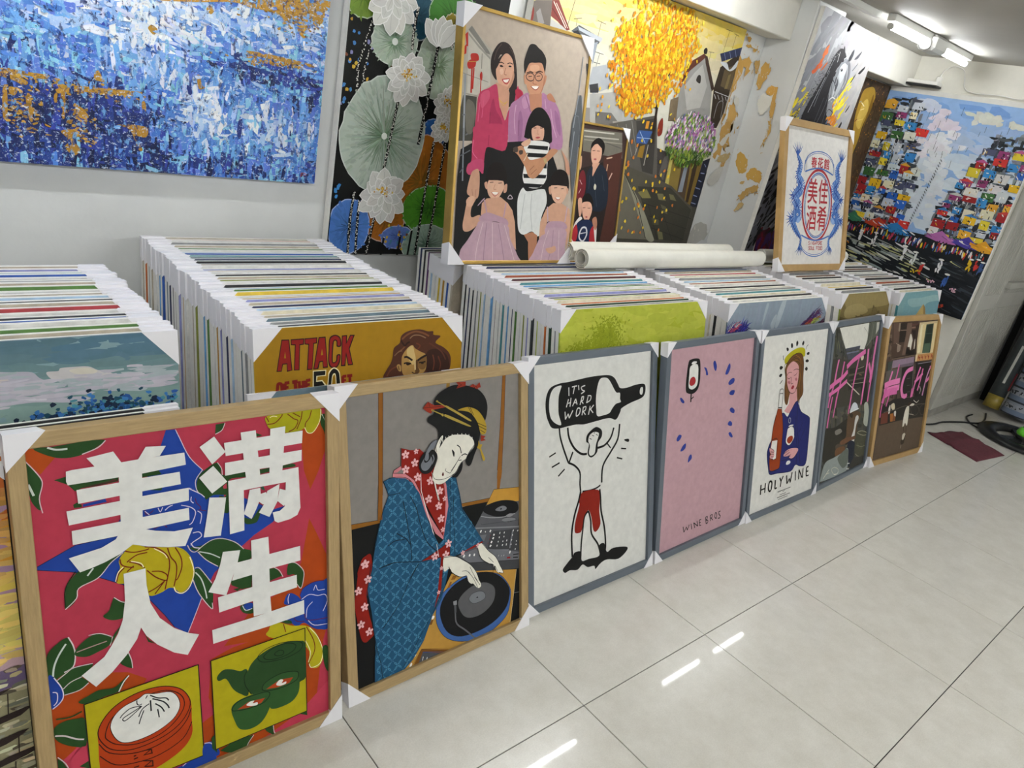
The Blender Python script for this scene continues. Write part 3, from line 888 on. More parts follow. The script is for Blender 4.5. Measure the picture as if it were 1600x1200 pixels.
ARTDATA['f2b'] = '''
s #0e1a24 1.6 134,269 149,309 129,351 112,406 97,461.4 86.49,517.9
S #0e1a24 1.6 134,269 158,264 194,269 218,282 235,307
S #0e1a24 1.6 149,309 166,311 186,311
S #0e1a24 2.4 194,337 201,375 210,432 215,473 217,511
S #0e1a24 2.4 217,327 236,365 249,417 269,472 301,507
S #0e1a24 2.4 170,421 199,444 212,463
S #0e1a24 2.4 142,449 164,441 195,445
S #0e1a24 2.4 112,504 155,501 196,510 246,524
s #0e1a24 1.6 242,523 275,528 320,531
s #0e1a24 1.6 366,360 361,420 367,479 366,541
s #0e1a24 1.6 354,307 356,374 350,456 348,536
s #0e1a24 1.6 375,305 385,355 396,409 419,447 439,475
s #0e1a24 1.4 422,494 369,542
s #0e1a24 1.2 355,399 366,367
f #9c2b1c 248,523 283,514 320,502 349,489 348,534 308,529
s #1a1012 1.4 248,523 320,502 349,489 348,534
s #f0e4e0 1.4 302,488 308,527
f #9c2b1c 316,530 326,532 320,573 311,586
S #0e1a24 1.6 242,523 223,544 209,561
f #9c2b1c 380,540 407,534 469,523 473,528 435,536 392,538
S #0e1a24 2 239,527 206,569 170,625 117,677
S #0e1a24 2 111,504 155,502
s #0e1a24 1.8 88.45,482.7 70.64,565.9 80.45,629 95.31,725.6 88.06,750.2 84.75,829.7
s #0e1a24 1.6 95.31,725.6 106,774 111,832
s #0e1a24 1.6 348,595 283,688 224,760 168,833
f #9c2b1c 314,548 323,551 313,630 296,664 289,676 301,634
s #1a1012 1.2 323,551 316,631 291,681
k #e8b4b4 25 206,209 235,237 205,250 243,279 285,298 278,349 312,377 319,416 317,334 70.42,478.9 294,522 333,528 343,497
k #e8b4b4 16 240,206 324,450 333,360
k #e8b4b4 24 68.37,480.1 46.85,546.7 63.28,596.5 50.28,642.3 74.01,670.3 76.04,523.2
k #e8b4b4 13 304,633 316,563
k #e8b4b4 16 394,539 452,532
f #e9e5d8 289,273 300,296 305,325 316,366 309,357 302,331
s #1a1012 1 294,295 302,331 316,367
F #e6e2d4 308,218 320,206 334,190 362,181 385,182 420,190 440,209 440,228 425,239 413,256 395,264 383,276 371,291 331,313 306,311 292,295 296,271 311,239
S #14110f 1.4 443,223 425,239 413,255
F #121212 303.7,90.64 301.4,76.92 315.4,58.64 346,44.45 377,39.05 422.7,46.7 457.9,60.16 481.6,81.89 493,107 493,133 484,158 468,170 465,198 455,230 443,252 430,278 418,281 410,265 419,248 434,238 443,228 440,209 423,191 385,183 362,181 340,187 328,199 314,210 315,165 302,147 280,130 284,117 300,110
s #e6e2d4 2 329,180 331,208
s #e6e2d4 2 340,182 342,201
s #e6e2d4 2 351,180 353,196
s #e6e2d4 2 362,178 369,194
s #e6e2d4 2 382,179 389,195
s #e6e2d4 2 397,181 402,197
s #e6e2d4 2 411,184 415,200
s #e6e2d4 2 423,188 426,204
s #e6e2d4 2 435,198 436,213
F #e6e2d4 303,219 306,204 315,187 329,175 330,183 323,195 317,210 312,221
S #14110f 1.4 308,219 306,204 315,187 329,175 331,183 323,195
S #14110f 1.2 327,180 320,195 323,202
S #14110f 3 379,212 390,221 394,239
S #14110f 3 395,246 407,243 416,248
F #14110f 361,222 370,232 368,245 364,237
S #14110f 2.2 384,258 395,259
S #14110f 1.6 391,247 375,265 357,283
F #131315 247,246 255,223 277,209 298,212 309,227 305,248 290,270 271,275 254,267
F #6f7278 254,247 262,234 277,221 291,233 290,251 275,265 259,262
F #131315 265,234 273,218 287,217 287,232 276,242 267,242
F #6f7278 267,232 271,220 280,218 280,234 272,239
S #6f7278 4 294,225 298,238 290,251
F #131315 360,301 379,290 395,265 399,272 394,290 379,305 367,305
F #5a1a1c 324,289 328,281 331,289 328,293
S #14110f 1.4 339,273 337,279 348,287 358,285 391,247
S #14110f 1.4 291,279 300,296 322,302 348,300 367,294
F #6f7278 270,216 284,196 309,184 303,203 287,212 276,221
S #14110f 1.4 270,218 284,196 298,187 315,183
f #a6442c 264.9,89.74 282.6,74.44 303.8,87.29 339.3,90.99 339.1,97.76 298,98.81 292,109 279,102
S #14110f 1.2 264.9,89.74 284.8,90.28 325.4,93.62
S #14110f 1.2 282.6,74.44 288.9,89.72
f #a6442c 380,31.45 414.3,34.21 414,45.68 379.5,49.6 388.3,40.37
f #a6442c 428.5,49.69 440.4,42.97 452.1,50.14 465.7,41.22 469.9,56.92 460.9,57.02 456.4,61.15 446.1,55.25
s #14110f 1.2 388.4,33.56 399.7,41.71 379.6,48.46
s #14110f 1.2 440.4,42.97 446.1,55.25 452.1,50.14 456.4,61.15
F #c2a040 384,112 404,108 427,109 457,123 478,148 489,173 486,195 468,194 456,159 433,129 410,118
s #14110f 1.6 423,109 436,132
s #14110f 1.6 429,110 442,135
s #14110f 1.6 455,159 488,176
s #14110f 1.6 459,169 488,185
s #14110f 1.6 465,182 483,193
s #b9a050 3 312.2,76.79 342,95.89
F #b9a050 309,76.36 312.8,73.96 316.3,77.32 312.7,79.76
F #b9a050 342,95.89 350.3,95.89 427,144 425,149 386,125 347,101
s #b9a050 3 295.3,99.54 330,117
F #b9a050 326,117 331,114 335,119 331,122
F #b9a050 337,120 347,120 425,161 423,165 380,145 341,125
F #b9a050 292.1,99.09 295.4,96.2 299,101 295,103
f #a6442c 468,198 486,204 477,209 486,216 467,216
f #c2a040 458,212 464,225 473,226 467,237 483,272 479,278 474,275 464,241 452,232 457,226
F #e6e2d4 325,533 366,542 394,561 423,585 444,615 455,643 461,662 448,665 431,646 422,643 410,629 406,613 381,609 356,591 344,572 324,575
S #14110f 1.6 325,533 366,542 394,561 423,585 444,615 455,646
S #14110f 2.2 341,566 352,587 381,609 406,613
S #14110f 1.4 406,613 414,637 422,643
S #14110f 1.4 412,603 431,628 448,664
S #14110f 1.4 419,589 431,614 448,644
S #14110f 1.4 389,594 406,598 419,610
S #14110f 1.4 435,626 457,658
F #e6e2d4 450,538 467,529 493,561 520,587 538,621 551,647 538,644 524,635 515,614 508,632 511,609 488,597 462,574
S #14110f 1.6 467,529 493,561 520,587 538,621 551,647 533,641
S #14110f 1.6 450,540 462,574 488,597 506,608
S #14110f 1.4 508,634 515,614 528,636
S #14110f 1.4 491,580 511,602
'''
ARTDATA['f3'] = '''
F #131211 84.86,158.1 91.08,126.2 110,105 152.6,96.81 192.6,96.41 278.8,91.06 336.2,90.84 388,94.12 418,107 438,132 450,146 486,149 533,144 578,145 591,157 588,183 568,197 507,207 460,220 453,232 430,257 392,246 318,248 268,250 229,245 188,245 147,246 114,239 98.04,216.4 88.24,191.4
F #d9d8d2 101,163 104,137 114,117 130,107 156,105 153,117 145,137 143,166 145,199 157,235 131,227 111,209 103,186
F #d9d8d2 332,230 326,202 324,169 330,130 344,103 370,101 388,109 404,128 420,150 432,161 449,164 450,185 454,197 429,200 410,213 395,228 365,232
F #d9d8d2 559,169 564,158 575,158 577,171 572,184 561,181
s #d9d8d2 4 191,115 192,143
s #d9d8d2 4 206,115 230,114
s #d9d8d2 4 218,115 212,139
s #d9d8d2 4 237,113 239,129
S #d9d8d2 4 269,117 251,121 255,131 266,136 250,143
s #d9d8d2 4 190,154 180,180
s #d9d8d2 4 202,151 197,180
s #d9d8d2 3.4 188,168 202,166
s #d9d8d2 4 224,157 209,180
s #d9d8d2 4 224,157 231,177
s #d9d8d2 3 217,170 229,170
s #d9d8d2 4 254,155 245,180
S #d9d8d2 3.6 252,155 262,154 259,166 249,167
s #d9d8d2 3.6 250,167 261,178
s #d9d8d2 4 284,157 277,178
S #d9d8d2 3.6 282,154 298,156 295,170 277,177
s #d9d8d2 4 174,194 176,220
s #d9d8d2 4 176,220 189,203
s #d9d8d2 4 189,203 194,218
s #d9d8d2 4 194,218 211,194
O #d9d8d2 4 228,201 235,190 246,194 242,210 228,216
s #d9d8d2 4 261,191 255,217
S #d9d8d2 3.6 259,191 274,190 270,202 258,204
s #d9d8d2 3.6 260,204 272,217
s #d9d8d2 4 295,190 287,219
s #d9d8d2 4 313,189 295,203
s #d9d8d2 4 295,200 310,216
F #131211 478,336 500,337 505,345 498,349 480,341
S #131211 7 148,243 152,274 167,315 192,370
S #131211 7 195,370 213,336
S #131211 8 187,249 194,285 219,324 254,350 282,355
S #131211 7 192,370 223,386 248,414 249,454 253,482
F #131211 278,312 281,290 303,275 329,268 355,283 356,306 337,326 334,357 305,372 285,355 291,323
F #d9d8d2 288,311 294,292 316,284 339,290 339,303 327,329 321,359 302,365 292,354 296,328
s #131211 2.4 294,303 305,308
s #131211 2.4 307,294 316,298
s #131211 2.4 326,293 335,299
s #131211 2.4 315,288 321,287
S #131211 8 330,343 370,340 403,318 419,284
S #131211 8 450,275 441,329 405,369 365,413 360,472
S #131211 5 383,333 404,355
S #131211 6 262,484 301,488 334,486 353,480
F #982f1b 262,487 340,494 351,526 349,573 357,622 337,645 320,636 309,587 293,557 273,578 261,622 246,629 226,620 229,582 247,531 244,512
S #131211 8 253,482 244,512 222,566 211,627 215,707
S #131211 8 350,494 355,527 359,575 378,641 386,706 383,734
S #131211 7 293,560 273,578 265,627 259,672 257,723
S #131211 7 293,560 306,600 311,648 345,695 360,737
F #131211 169,740 190,723 215,707 227,694 259,700 263,734 299,737 353,740 352,701 379,701 394,737 429,731 501,746 505,762 458,781 395,766 360,771 334,785 327,771 293,766 267,749 241,761 203,752 181,755
S #131211 5 102,334 132,325
S #131211 5.5 114,371 150,362
S #131211 5.5 144,407 174,388
S #131211 5.5 460,366 488,372
S #131211 5.5 438,396 468,406
S #131211 5 480,339 501,343
'''
ARTDATA['f4'] = '''
F #131211 147,194 145,144 152.3,87.34 168.4,76.66 210.7,76.67 230.4,91.08 238,155 229,196 199,213 163,208
F #dddcd6 173.7,91.56 183.6,86.39 204.9,87.7 207,92.88 192,97.56 177.7,96.09
F #dddcd6 163,179 163,138 168,103 214,101 223,145 220,182 196,195 175,192
F #a3262a 167,169 174,151 194,146 208,160 203,176 181,181
S #131211 8 184,207 185,245
S #131211 5 187,233 202,226
F #2a3a8c 260,117 278,123 291,148 278,149 272,133
F #2a3a8c 322,105 334.4,98.1 349,120 345,140 331,129
F #2a3a8c 442,119 451,137 436,162 416,161 425,139
F #2a3a8c 445,199 467,185 488,187 486,204 455,211
F #2a3a8c 458,243 474,235 498,239 490,256 465,253
F #2a3a8c 470,316 485,309 508,322 506,336 484,330
F #2a3a8c 464,377 477,366 496,375 497,388 480,387
F #2a3a8c 476,418 491,416 510,435 506,442 487,433
F #2a3a8c 112,220 122,220 142,237 135,243 120,234
F #2a3a8c 107,380 121,365 139,371 130,385 115,390
F #2a3a8c 137,431 154,412 171,408 170,426 150,435
F #2a3a8c 193,489 198,466 213,460 219,476 205,486
s #131211 4.4 191,757 200,783
s #131211 4 200,783 215,764
s #131211 4 215,764 223,780
s #131211 4 223,780 234,759
s #131211 4.4 247,759 254,784
s #131211 4.4 265,759 276,784
s #131211 4 265,759 294,780
s #131211 4.4 288,757 297,783
s #131211 4.4 304,757 310,783
s #131211 3.6 304,757 318,758
s #131211 3.6 307,770 317,771
s #131211 3.6 310,783 321,784
s #131211 4.4 350,757 357,787
S #131211 4 350,757 363,757 361,768 353,770 369,776 367,786 357,786
s #131211 4.4 384,758 390,784
S #131211 4 383,758 400,758 398,770 388,770
s #131211 3.6 392,771 408,784
O #131211 4.4 420,773 422,755 433,762 433,782
S #131211 4.4 462,757 448,758 453,771 462,778 459,787 445,785
'''
ARTDATA['f5'] = '''
F #c9c024 237,161 230,140 262,119 320,102 374.4,99.24 408,109 416,129 405,145 300,139 257,163
S #17140f 5 214,123 220,144
F #17140f 237.2,91.71 250.4,91.08 259,100 252,107 243,104
F #17140f 274.1,76.1 287.1,73.71 295.3,87.88 288.1,95.78 278.5,91.63
F #17140f 321.9,71.24 331.6,65.15 341,77.78 331.4,91.38 323.2,84.95
F #17140f 376.5,82.18 389.3,69.37 397.2,80.3 387,92.29
S #17140f 3.4 437.8,91.36 423.8,99.67 418,113
F #17140f 431,132 444,126 457,130 454,139 440,140
F #17140f 425,166 440,160 458,167 454,174 436,174
F #17140f 429,202 444,196 455,206 448,215 434,211
F #17140f 191,176 203,169 222,176 212,185 199,185
F #17140f 194,212 206,205 221,208 215,218 201,219
S #17140f 4.4 208,251 228,236
F #6b4726 240,191 257,159 299,132 338,124 381,131 403,152 415,198 420,252 433,317 410,343 391,355 360,301 312,303 295,356 268,342 254,282 254,234
S #1d120a 2 258,166 290,155 314,141 341,139
S #1d120a 2 309,150 343,148 373,160
S #1d120a 2 362,176 378,219 379,276 394,334
S #1d120a 2 379,157 400,208 400,257 409,322
S #1d120a 2 325,162 353,163 376,177
S #c08a3a 1.6 329,132 371,149 387,178
S #c08a3a 1.6 380,213 393,242 384,283
S #c08a3a 1.6 323,152 351,156
S #1d120a 2 267,283 281,320 294,353
S #c08a3a 1.4 269,277 284,317
O #1d120a 2.6 240,191 257,159 299,132 352,123 389,135 407,163 415,198 420,252 433,317 410,343 391,355
S #1d120a 2.6 240,191 254,234 254,282 272,343
F #d49c9c 265,221 261,183 304,158 347,171 369,194 373,247 363,284 333,305 304,298 277,264
f #d49c9c 307,305 368,290 383,347 395,371 352,403 303,398 270,384 308,355
S #17140f 2.8 273,263 296,294 326,309 353,304 367,285
S #17140f 2.6 265,218 280,207 307,209
S #17140f 2.6 320,201 342,197 374,202
S #17140f 2.6 271,230 288,236 303,229
S #17140f 2.6 329,225 347,223 357,214
S #17140f 2.6 308,231 310,261 327,261
F #b06a72 276,250 290,246 302,255 294,262
F #b06a72 341,243 354,238 366,248 353,253
F #a3283a 314,282 326,271 341,276 336,286 323,289
F #252a66 152,567 162,528 185,498 195,441 217,407 264,391 305,416 330,393 381,350 431,407 517,446 531,476 538,585 534,681 480,685 430,669 389,693 267,679 194,670 173,632
O #14142a 2.4 152,567 162,528 185,498 195,441 217,407 264,391 305,416 330,393 389,351 431,407 517,446 531,476 538,585 534,681 480,685 430,669 389,693 267,679 194,670 173,632
S #14142a 3 392,367 404,465 439,560 477,674
S #14142a 3 388,424 400,503 428,582 437,667
S #14142a 2 489,501 458,540 447,561
S #14142a 2 458,465 436,509
S #14142a 2.4 286,622 330,625 373,615
f #a6501f 198,396 260,405 273,456 278,521 278,621 274,655 213,658 191,650 179,602 179,505 183,450
S #17140f 3 199,393 185,443 180,505 175,572 187,649 213,658 270,656 278,621 278,521 273,456 256,405
f #a6501f 209,364 244,370 266,436 191,425
S #17140f 3 191,427 212,363 212,325 214,284 229,276 244,282 245,305 246,364 257,407
f #e0ddd6 215,308 240,299 242,360 220,357
F #e0ddd6 219,290 229,283 238,285 233,295
s #17140f 3 216,296 243,298
s #17140f 5 214,361 246,365
f #e0ddd6 187,511 233,515 235,601 214,603 194,590 180,550
S #17140f 2.6 183,507 235,512 238,604
F #d49c9c 171,539 202,554 215,571 215,590 188,597 178,580 191,575 175,560
S #17140f 2.6 169,539 206,556 211,567 182,560
S #17140f 2.4 180,571 213,578
S #17140f 2.4 186,585 212,590
S #17140f 2.4 180,591 210,603 235,603
F #e0ddd6 314,539 315,505 323,472 372,475 387,512 387,532 351,559
F #ad4c1e 325,537 325,522 346,514 373,518 377,538 349,550
O #17140f 2.4 314,539 315,505 323,472 372,475 387,512 387,532 351,559
F #e0ddd6 325,464 339,460 368,462 367,469 345,471
S #17140f 2.4 322,468 371,467
O #d9d8d4 2 320,437 325,424 337,428 340,444 330,449
F #d49c9c 304,601 322,583 366,577 429,586 441,600 413,623 384,629 359,619 373,613 327,609
S #17140f 2.4 309,592 352,582
S #17140f 2.4 319,603 362,594
S #17140f 2.4 343,612 376,608
S #17140f 3 360,625 399,632 440,604
F #e0ddd6 335,647 344,635 366,636 378,646 366,653 347,653
s #17140f 9 124,705 127,753
s #17140f 9 162,705 163,751
s #17140f 7 127,730 163,730
O #17140f 9 193,735 200,706 220,713 220,746 205,753
s #17140f 9 251,708 253,751
s #17140f 8 253,751 271,750
s #17140f 8 290,705 305,725
s #17140f 8 322,703 305,725
s #17140f 8 305,725 304,753
s #17140f 8 353,706 365,750
s #17140f 7 365,750 384,728
s #17140f 7 384,728 396,750
s #17140f 8 396,750 405,700
s #17140f 8 436,702 444,750
s #17140f 8 471,701 477,751
s #17140f 7 471,701 509,749
s #17140f 8 511,701 515,751
s #17140f 8 547,704 550,747
s #17140f 7 547,704 567,703
s #17140f 7 550,727 568,726
s #17140f 7 550,749 577,750
s #17140f 3 283,774 404,774
s #17140f 3 282,802 402,803
s #3a3732 2 327,781 349,780
s #3a3732 2.4 303,792 362,793
s #3a3732 2.6 292,813 381,813
'''
ARTDATA['f6'] = '''
f #d9d7cc 94.14,33.66 465.9,32.95 466,124 438,172 377,163 383,146 191,145 142.9,92.96
f #4a4d57 191,145 383,146 377,163 200,161
f #6a6e80 206,167 373,169 366,178 214,176
f #4a4d57 214,178 398,181 406,207 237,207
s #1d1b16 3 94.14,33.66 147.8,93.37 191,145 243,212
f #5a5d52 465.9,32.95 615.4,34.3 626,102 533,129 447,169 466,124
f #b9b8ac 571.5,37.86 611,38.33 611.3,75.11 575,103 575.4,68.2
S #a9a89c 4 402.3,51.6 453.3,80.51 457.1,93.48
s #3a3a30 6 494.1,36.95 478,163
s #7a7b6e 6 529,43.55 521,124 475,154
f #3f3c33 35.85,186.5 101,185 242,208 496,225 582,473 71.73,441 30.82,313.5
f #2b2923 275,257 486,263 508,374 287,372
f #565140 273,286 473,292 475,301 276,297
f #4f4b40 282,316 483,325 485,333 284,325
s #c9c3b0 6 259,326 445,416
s #a09a86 3 381,269 465,265
s #a09a86 3 319,342 480,353
s #8a6a4a 4 412,302 446,310
F #c9bfa6 403,199 442,205 442,224 416,226
f #22211c 449,358 537,360 570,472 485,481
s #70704f 3 59.66,62.52 98.62,141
s #8a8a60 3 96.61,97.07 131,156
s #4a4a30 4 54.33,77.8 88.87,176
s #1f1e18 4 154,134 209,196
S #c9629a 16 127,196 113,251 95.36,329.9 66.6,383 59.94,431
S #d977ab 12 131,194 116,243 108,307
S #c9629a 15 199,211 188,264 175,324 156,379 143,443
S #d36ba2 24 48.2,327.9 123,309 196,293 253,267
S #d36ba2 20 52.79,364.8 134,351 206,332 257,317
S #d36ba2 26 237,244 305,218 392,198 462,183
S #c9629a 15 384,205 366,271 349,337 336,404 330,476
S #d977ab 20 497,174 502,243 495,329 488,398 482,472
S #d36ba2 20 527,254 569,320 566,364
S #d977ab 24 601,113 590,186 584,260 581,322
S #d36ba2 16 593,270 586,340 574,410 570,472
S #c9629a 14 98.46,379.3 86.92,426.8 77.5,483 71.86,535.8
S #c9629a 11 148,386 142,439 132,492
S #c9629a 11 339,413 326,458 322,503
S #c9629a 9 481,432 484,479
F #2f2c25 43.18,551.5 175,549 351,531 387,664 217,672 219,720 75.98,725
F #4c4438 211,649 314,660 332,689 218,676
F #6a4a2f 212,673 319,678 331,725 223,716
F #77736a 176,570 239,568 265,590 197,595
F #5a4632 321,574 324,509 373,500 449,507 500,532 469,577 466,643 406,654 322,652 273,661 259,645 325,627
F #c9c8c2 402,640 422,600 426,539 456,530 472,550 449,582 444,639 443,675 399,669
F #cdd3d6 342,499 362,459 391,450 426,464 444,489 403,493
F #e0e2e2 343,501 392,492 455,490 451,496 394,498
F #30261e 340,512 364,503 389,517 377,533
F #6a4a34 258,641 337,633 402,640 466,643 460,660 386,660 315,664 273,659
F #232733 367,665 456,681 462,741 459,809 380,792
F #4a4a3a 458,650 471,621 538,629 625,657 635,728 619,791 525,772 472,739
O #a9a48c 3 479,632 528,629 600,648 616,665 559,659
S #8a866c 2.4 477,699 555,723 623,726
S #a9a48c 2.4 480,749 525,772 572,781
s #8a866c 2 501,690 517,725
s #8a866c 2 549,703 559,737
F #8d9490 57,801.5 94.7,724.6 198,716 296,709 365,696 388,745 380,828 207,826 70.1,817.2
F #62685f 259,719 366,700 388,780 331,800 255,744
s #c9c6b4 6 91.12,806.9 154,771
s #c9c6b4 4 120,790 158,789
O #b9b6a4 4 185,778 223,773 274,797 264,817 223,812
S #dedccf 4 223,812 264,817 276,806
F #a5a89a 528,479 571,476 613,541 612,614 549,590 543,530
F #3a3833 503,772 644,795 637,832 443,828 441,782
s #d0d0cc 5 381,815 415,822
s #d0d0cc 5 384,786 417,791
'''
ARTDATA['f7'] = '''
f #4a382e 65.8,32.51 373.9,33.91 399,111 403,232 111,238
f #5f4a3e 78.99,36.71 147,34.97 169,148 110,153
f #8a7a68 143.4,36.78 168.2,37.54 162.4,85.59 144.7,81.06
f #2a221c 160.5,39.23 247.1,38 239,147 173,148
f #7a6558 167.7,76.12 242.5,76.89 244.4,82.82 169.5,81.99
f #6a5548 239.8,41.68 298.3,39.56 304.9,87.03 279,221 229,222 243,104
f #2a1f1a 303.6,83.04 381.5,83.9 379,158 362,157 329,108
f #7d6152 302.2,65.25 383.1,62.03 384.6,72.05 304.8,73.22
f #5a3a34 296.5,47.36 386.7,46.21 390,56.28 299.7,57.29
F #d9d2c4 301,103 333,136 332,160 327,197 308,178 287,177 289,146
F #cfc7b8 361,141 373,140 375,186 364,191
f #1e1712 273,173 325,203 390,191 385,231 270,220
F #8a7a6c 159,155 196,169 196,196 164,198
s #9a8a78 4 141,151 205,169
f #3a2a22 348,60.86 394.2,42.46 425,217 390,231
s #2a1c16 4 133,232 401,224
s #6d5c4e 5 115,238 394,231
f #8a7888 130,247 388,239 393,280 131,290
f #6a5c68 221,277 390,272 392,292 217,290
f #c9b58c 394.2,42.46 651.5,37.87 665,171 657,230 412,232 392,142
f #e0d4b0 415.9,55.12 450.4,52.2 452,218 417,220 410,143
f #d4c08e 438.3,55.83 482,53.19 479,220 453,222
f #3a4a3a 482.7,55.24 577.2,52.1 591,226 481,224
f #222a22 493.8,61.66 569.3,55.94 577,171 499,172
s #4a5a4a 3 488,110 570,111
f #4f6350 498,168 570,167 577,227 485,224
f #dcc99a 586.5,52.39 651.1,50.25 664,222 586,226
s #a8905c 2.4 622.7,49.39 635,220
f #bf8a55 415,228 648,231 652,269 406,269
f #d9c39a 402,228 429,229 424,270 406,269
s #8a2a1c 6 441,238 462,262
s #8a2a1c 6 485,237 498,262
s #8a2a1c 6 522,239 539,262
s #8a2a1c 6 563,239 580,263
s #8a2a1c 6 608,237 626,261
s #8a2a1c 5 436,250 466,248
s #8a2a1c 5 480,249 502,248
s #8a2a1c 5 526,251 545,249
s #8a2a1c 5 566,250 582,248
s #8a2a1c 5 608,250 630,247
f #231e1c 417,273 656,280 715,507 467,484
s #8a8590 4 447,285 638,283
f #3f463f 74.87,251.5 130,247 123,305 81.83,302.5
f #5c5650 73.68,301.9 267,292 274,369 70.15,371.9
f #2a2622 251,295 404,289 449,482 279,466
s #6a6a64 2 333,365 376,364
s #6a6a64 2 346,407 389,406
s #6a6a64 2 358,445 397,446
s #8a807a 5 395,288 430,480
S #d977ab 16 144,307 128,349 109,395
S #c9629a 14 215,272 204,331 193,362
S #de7db0 32 73.64,384 143,374 249,369
S #de7db0 34 75.96,419.6 154,411 252,407
S #d36ba2 40 81.81,439.8 150,426 233,426
S #d977ab 26 393,308 327,320 295,354 283,398 292,439 317,466 364,466
S #d36ba2 16 490,307 474,339 454,387 439,423 430,480
S #d36ba2 14 525,318 517,363 505,408 491,448
S #d977ab 18 438,394 485,373 530,347
S #c58cb0 14 615,324 593,368 580,414 567,485
S #d977ab 20 613,319 650,318 646,360 609,391 589,398
f #5c4d3e 76.33,613.7 343,610 658,622 659,778 645,828 64.72,816.8 66.1,699
f #2a2622 47.39,511.8 210,472 654,491 668,623 343,610 76.33,613.7
f #6a3a2c 82.7,545.5 160,541 170,607 87.15,606.3
f #9a5f2a 187,557 227,557 232,606 201,604
f #7a4a30 231,570 258,571 260,607 237,606
F #cfc3a6 184,504 218,497 236,527 221,539 196,527
F #d6cfc4 159,523 175,503 183,543 168,555
F #c9c4ba 233,549 255,547 260,578 240,571
S #5f574c 4 107,540 248,537 374,528 661,541
O #4c453c 4 438,552 490,535 549,564 539,595 482,598
O #4c453c 4 559,565 601,542 645,569 641,601 592,605
S #d9d2c2 4 461,503 505,521 531,510
S #c4bcac 5 513,424 535,449 523,470
S #a8a090 4 429,583 490,594
S #c9629a 26 99.14,393.4 86.5,439 73.85,484.6
S #c9629a 12 150,419 138,465 124,507
S #c9629a 10 75.12,489 70.04,531.3 71.28,565.7
S #de7db0 14 275,417 297,458 339,476 362,460
S #d36ba2 12 418,429 416,483
F #d6d0c0 364,585 378,542 408,531 420,555 425,601 422,653 393,633 380,652 364,648
F #cfc8b8 417,530 448,522 478,527 471,536 433,536
F #3a2a20 388,529 398,515 420,510 438,521 413,532
s #3a2a20 6 412,651 420,691
s #3a2a20 6 377,654 394,688
F #c9c2b0 382,704 407,696 423,714 411,738 386,732
F #33281f 423,701 420,737 409,763 376,760 372,735 401,737
s #b9ae9c 4 383,768 384,787
'''
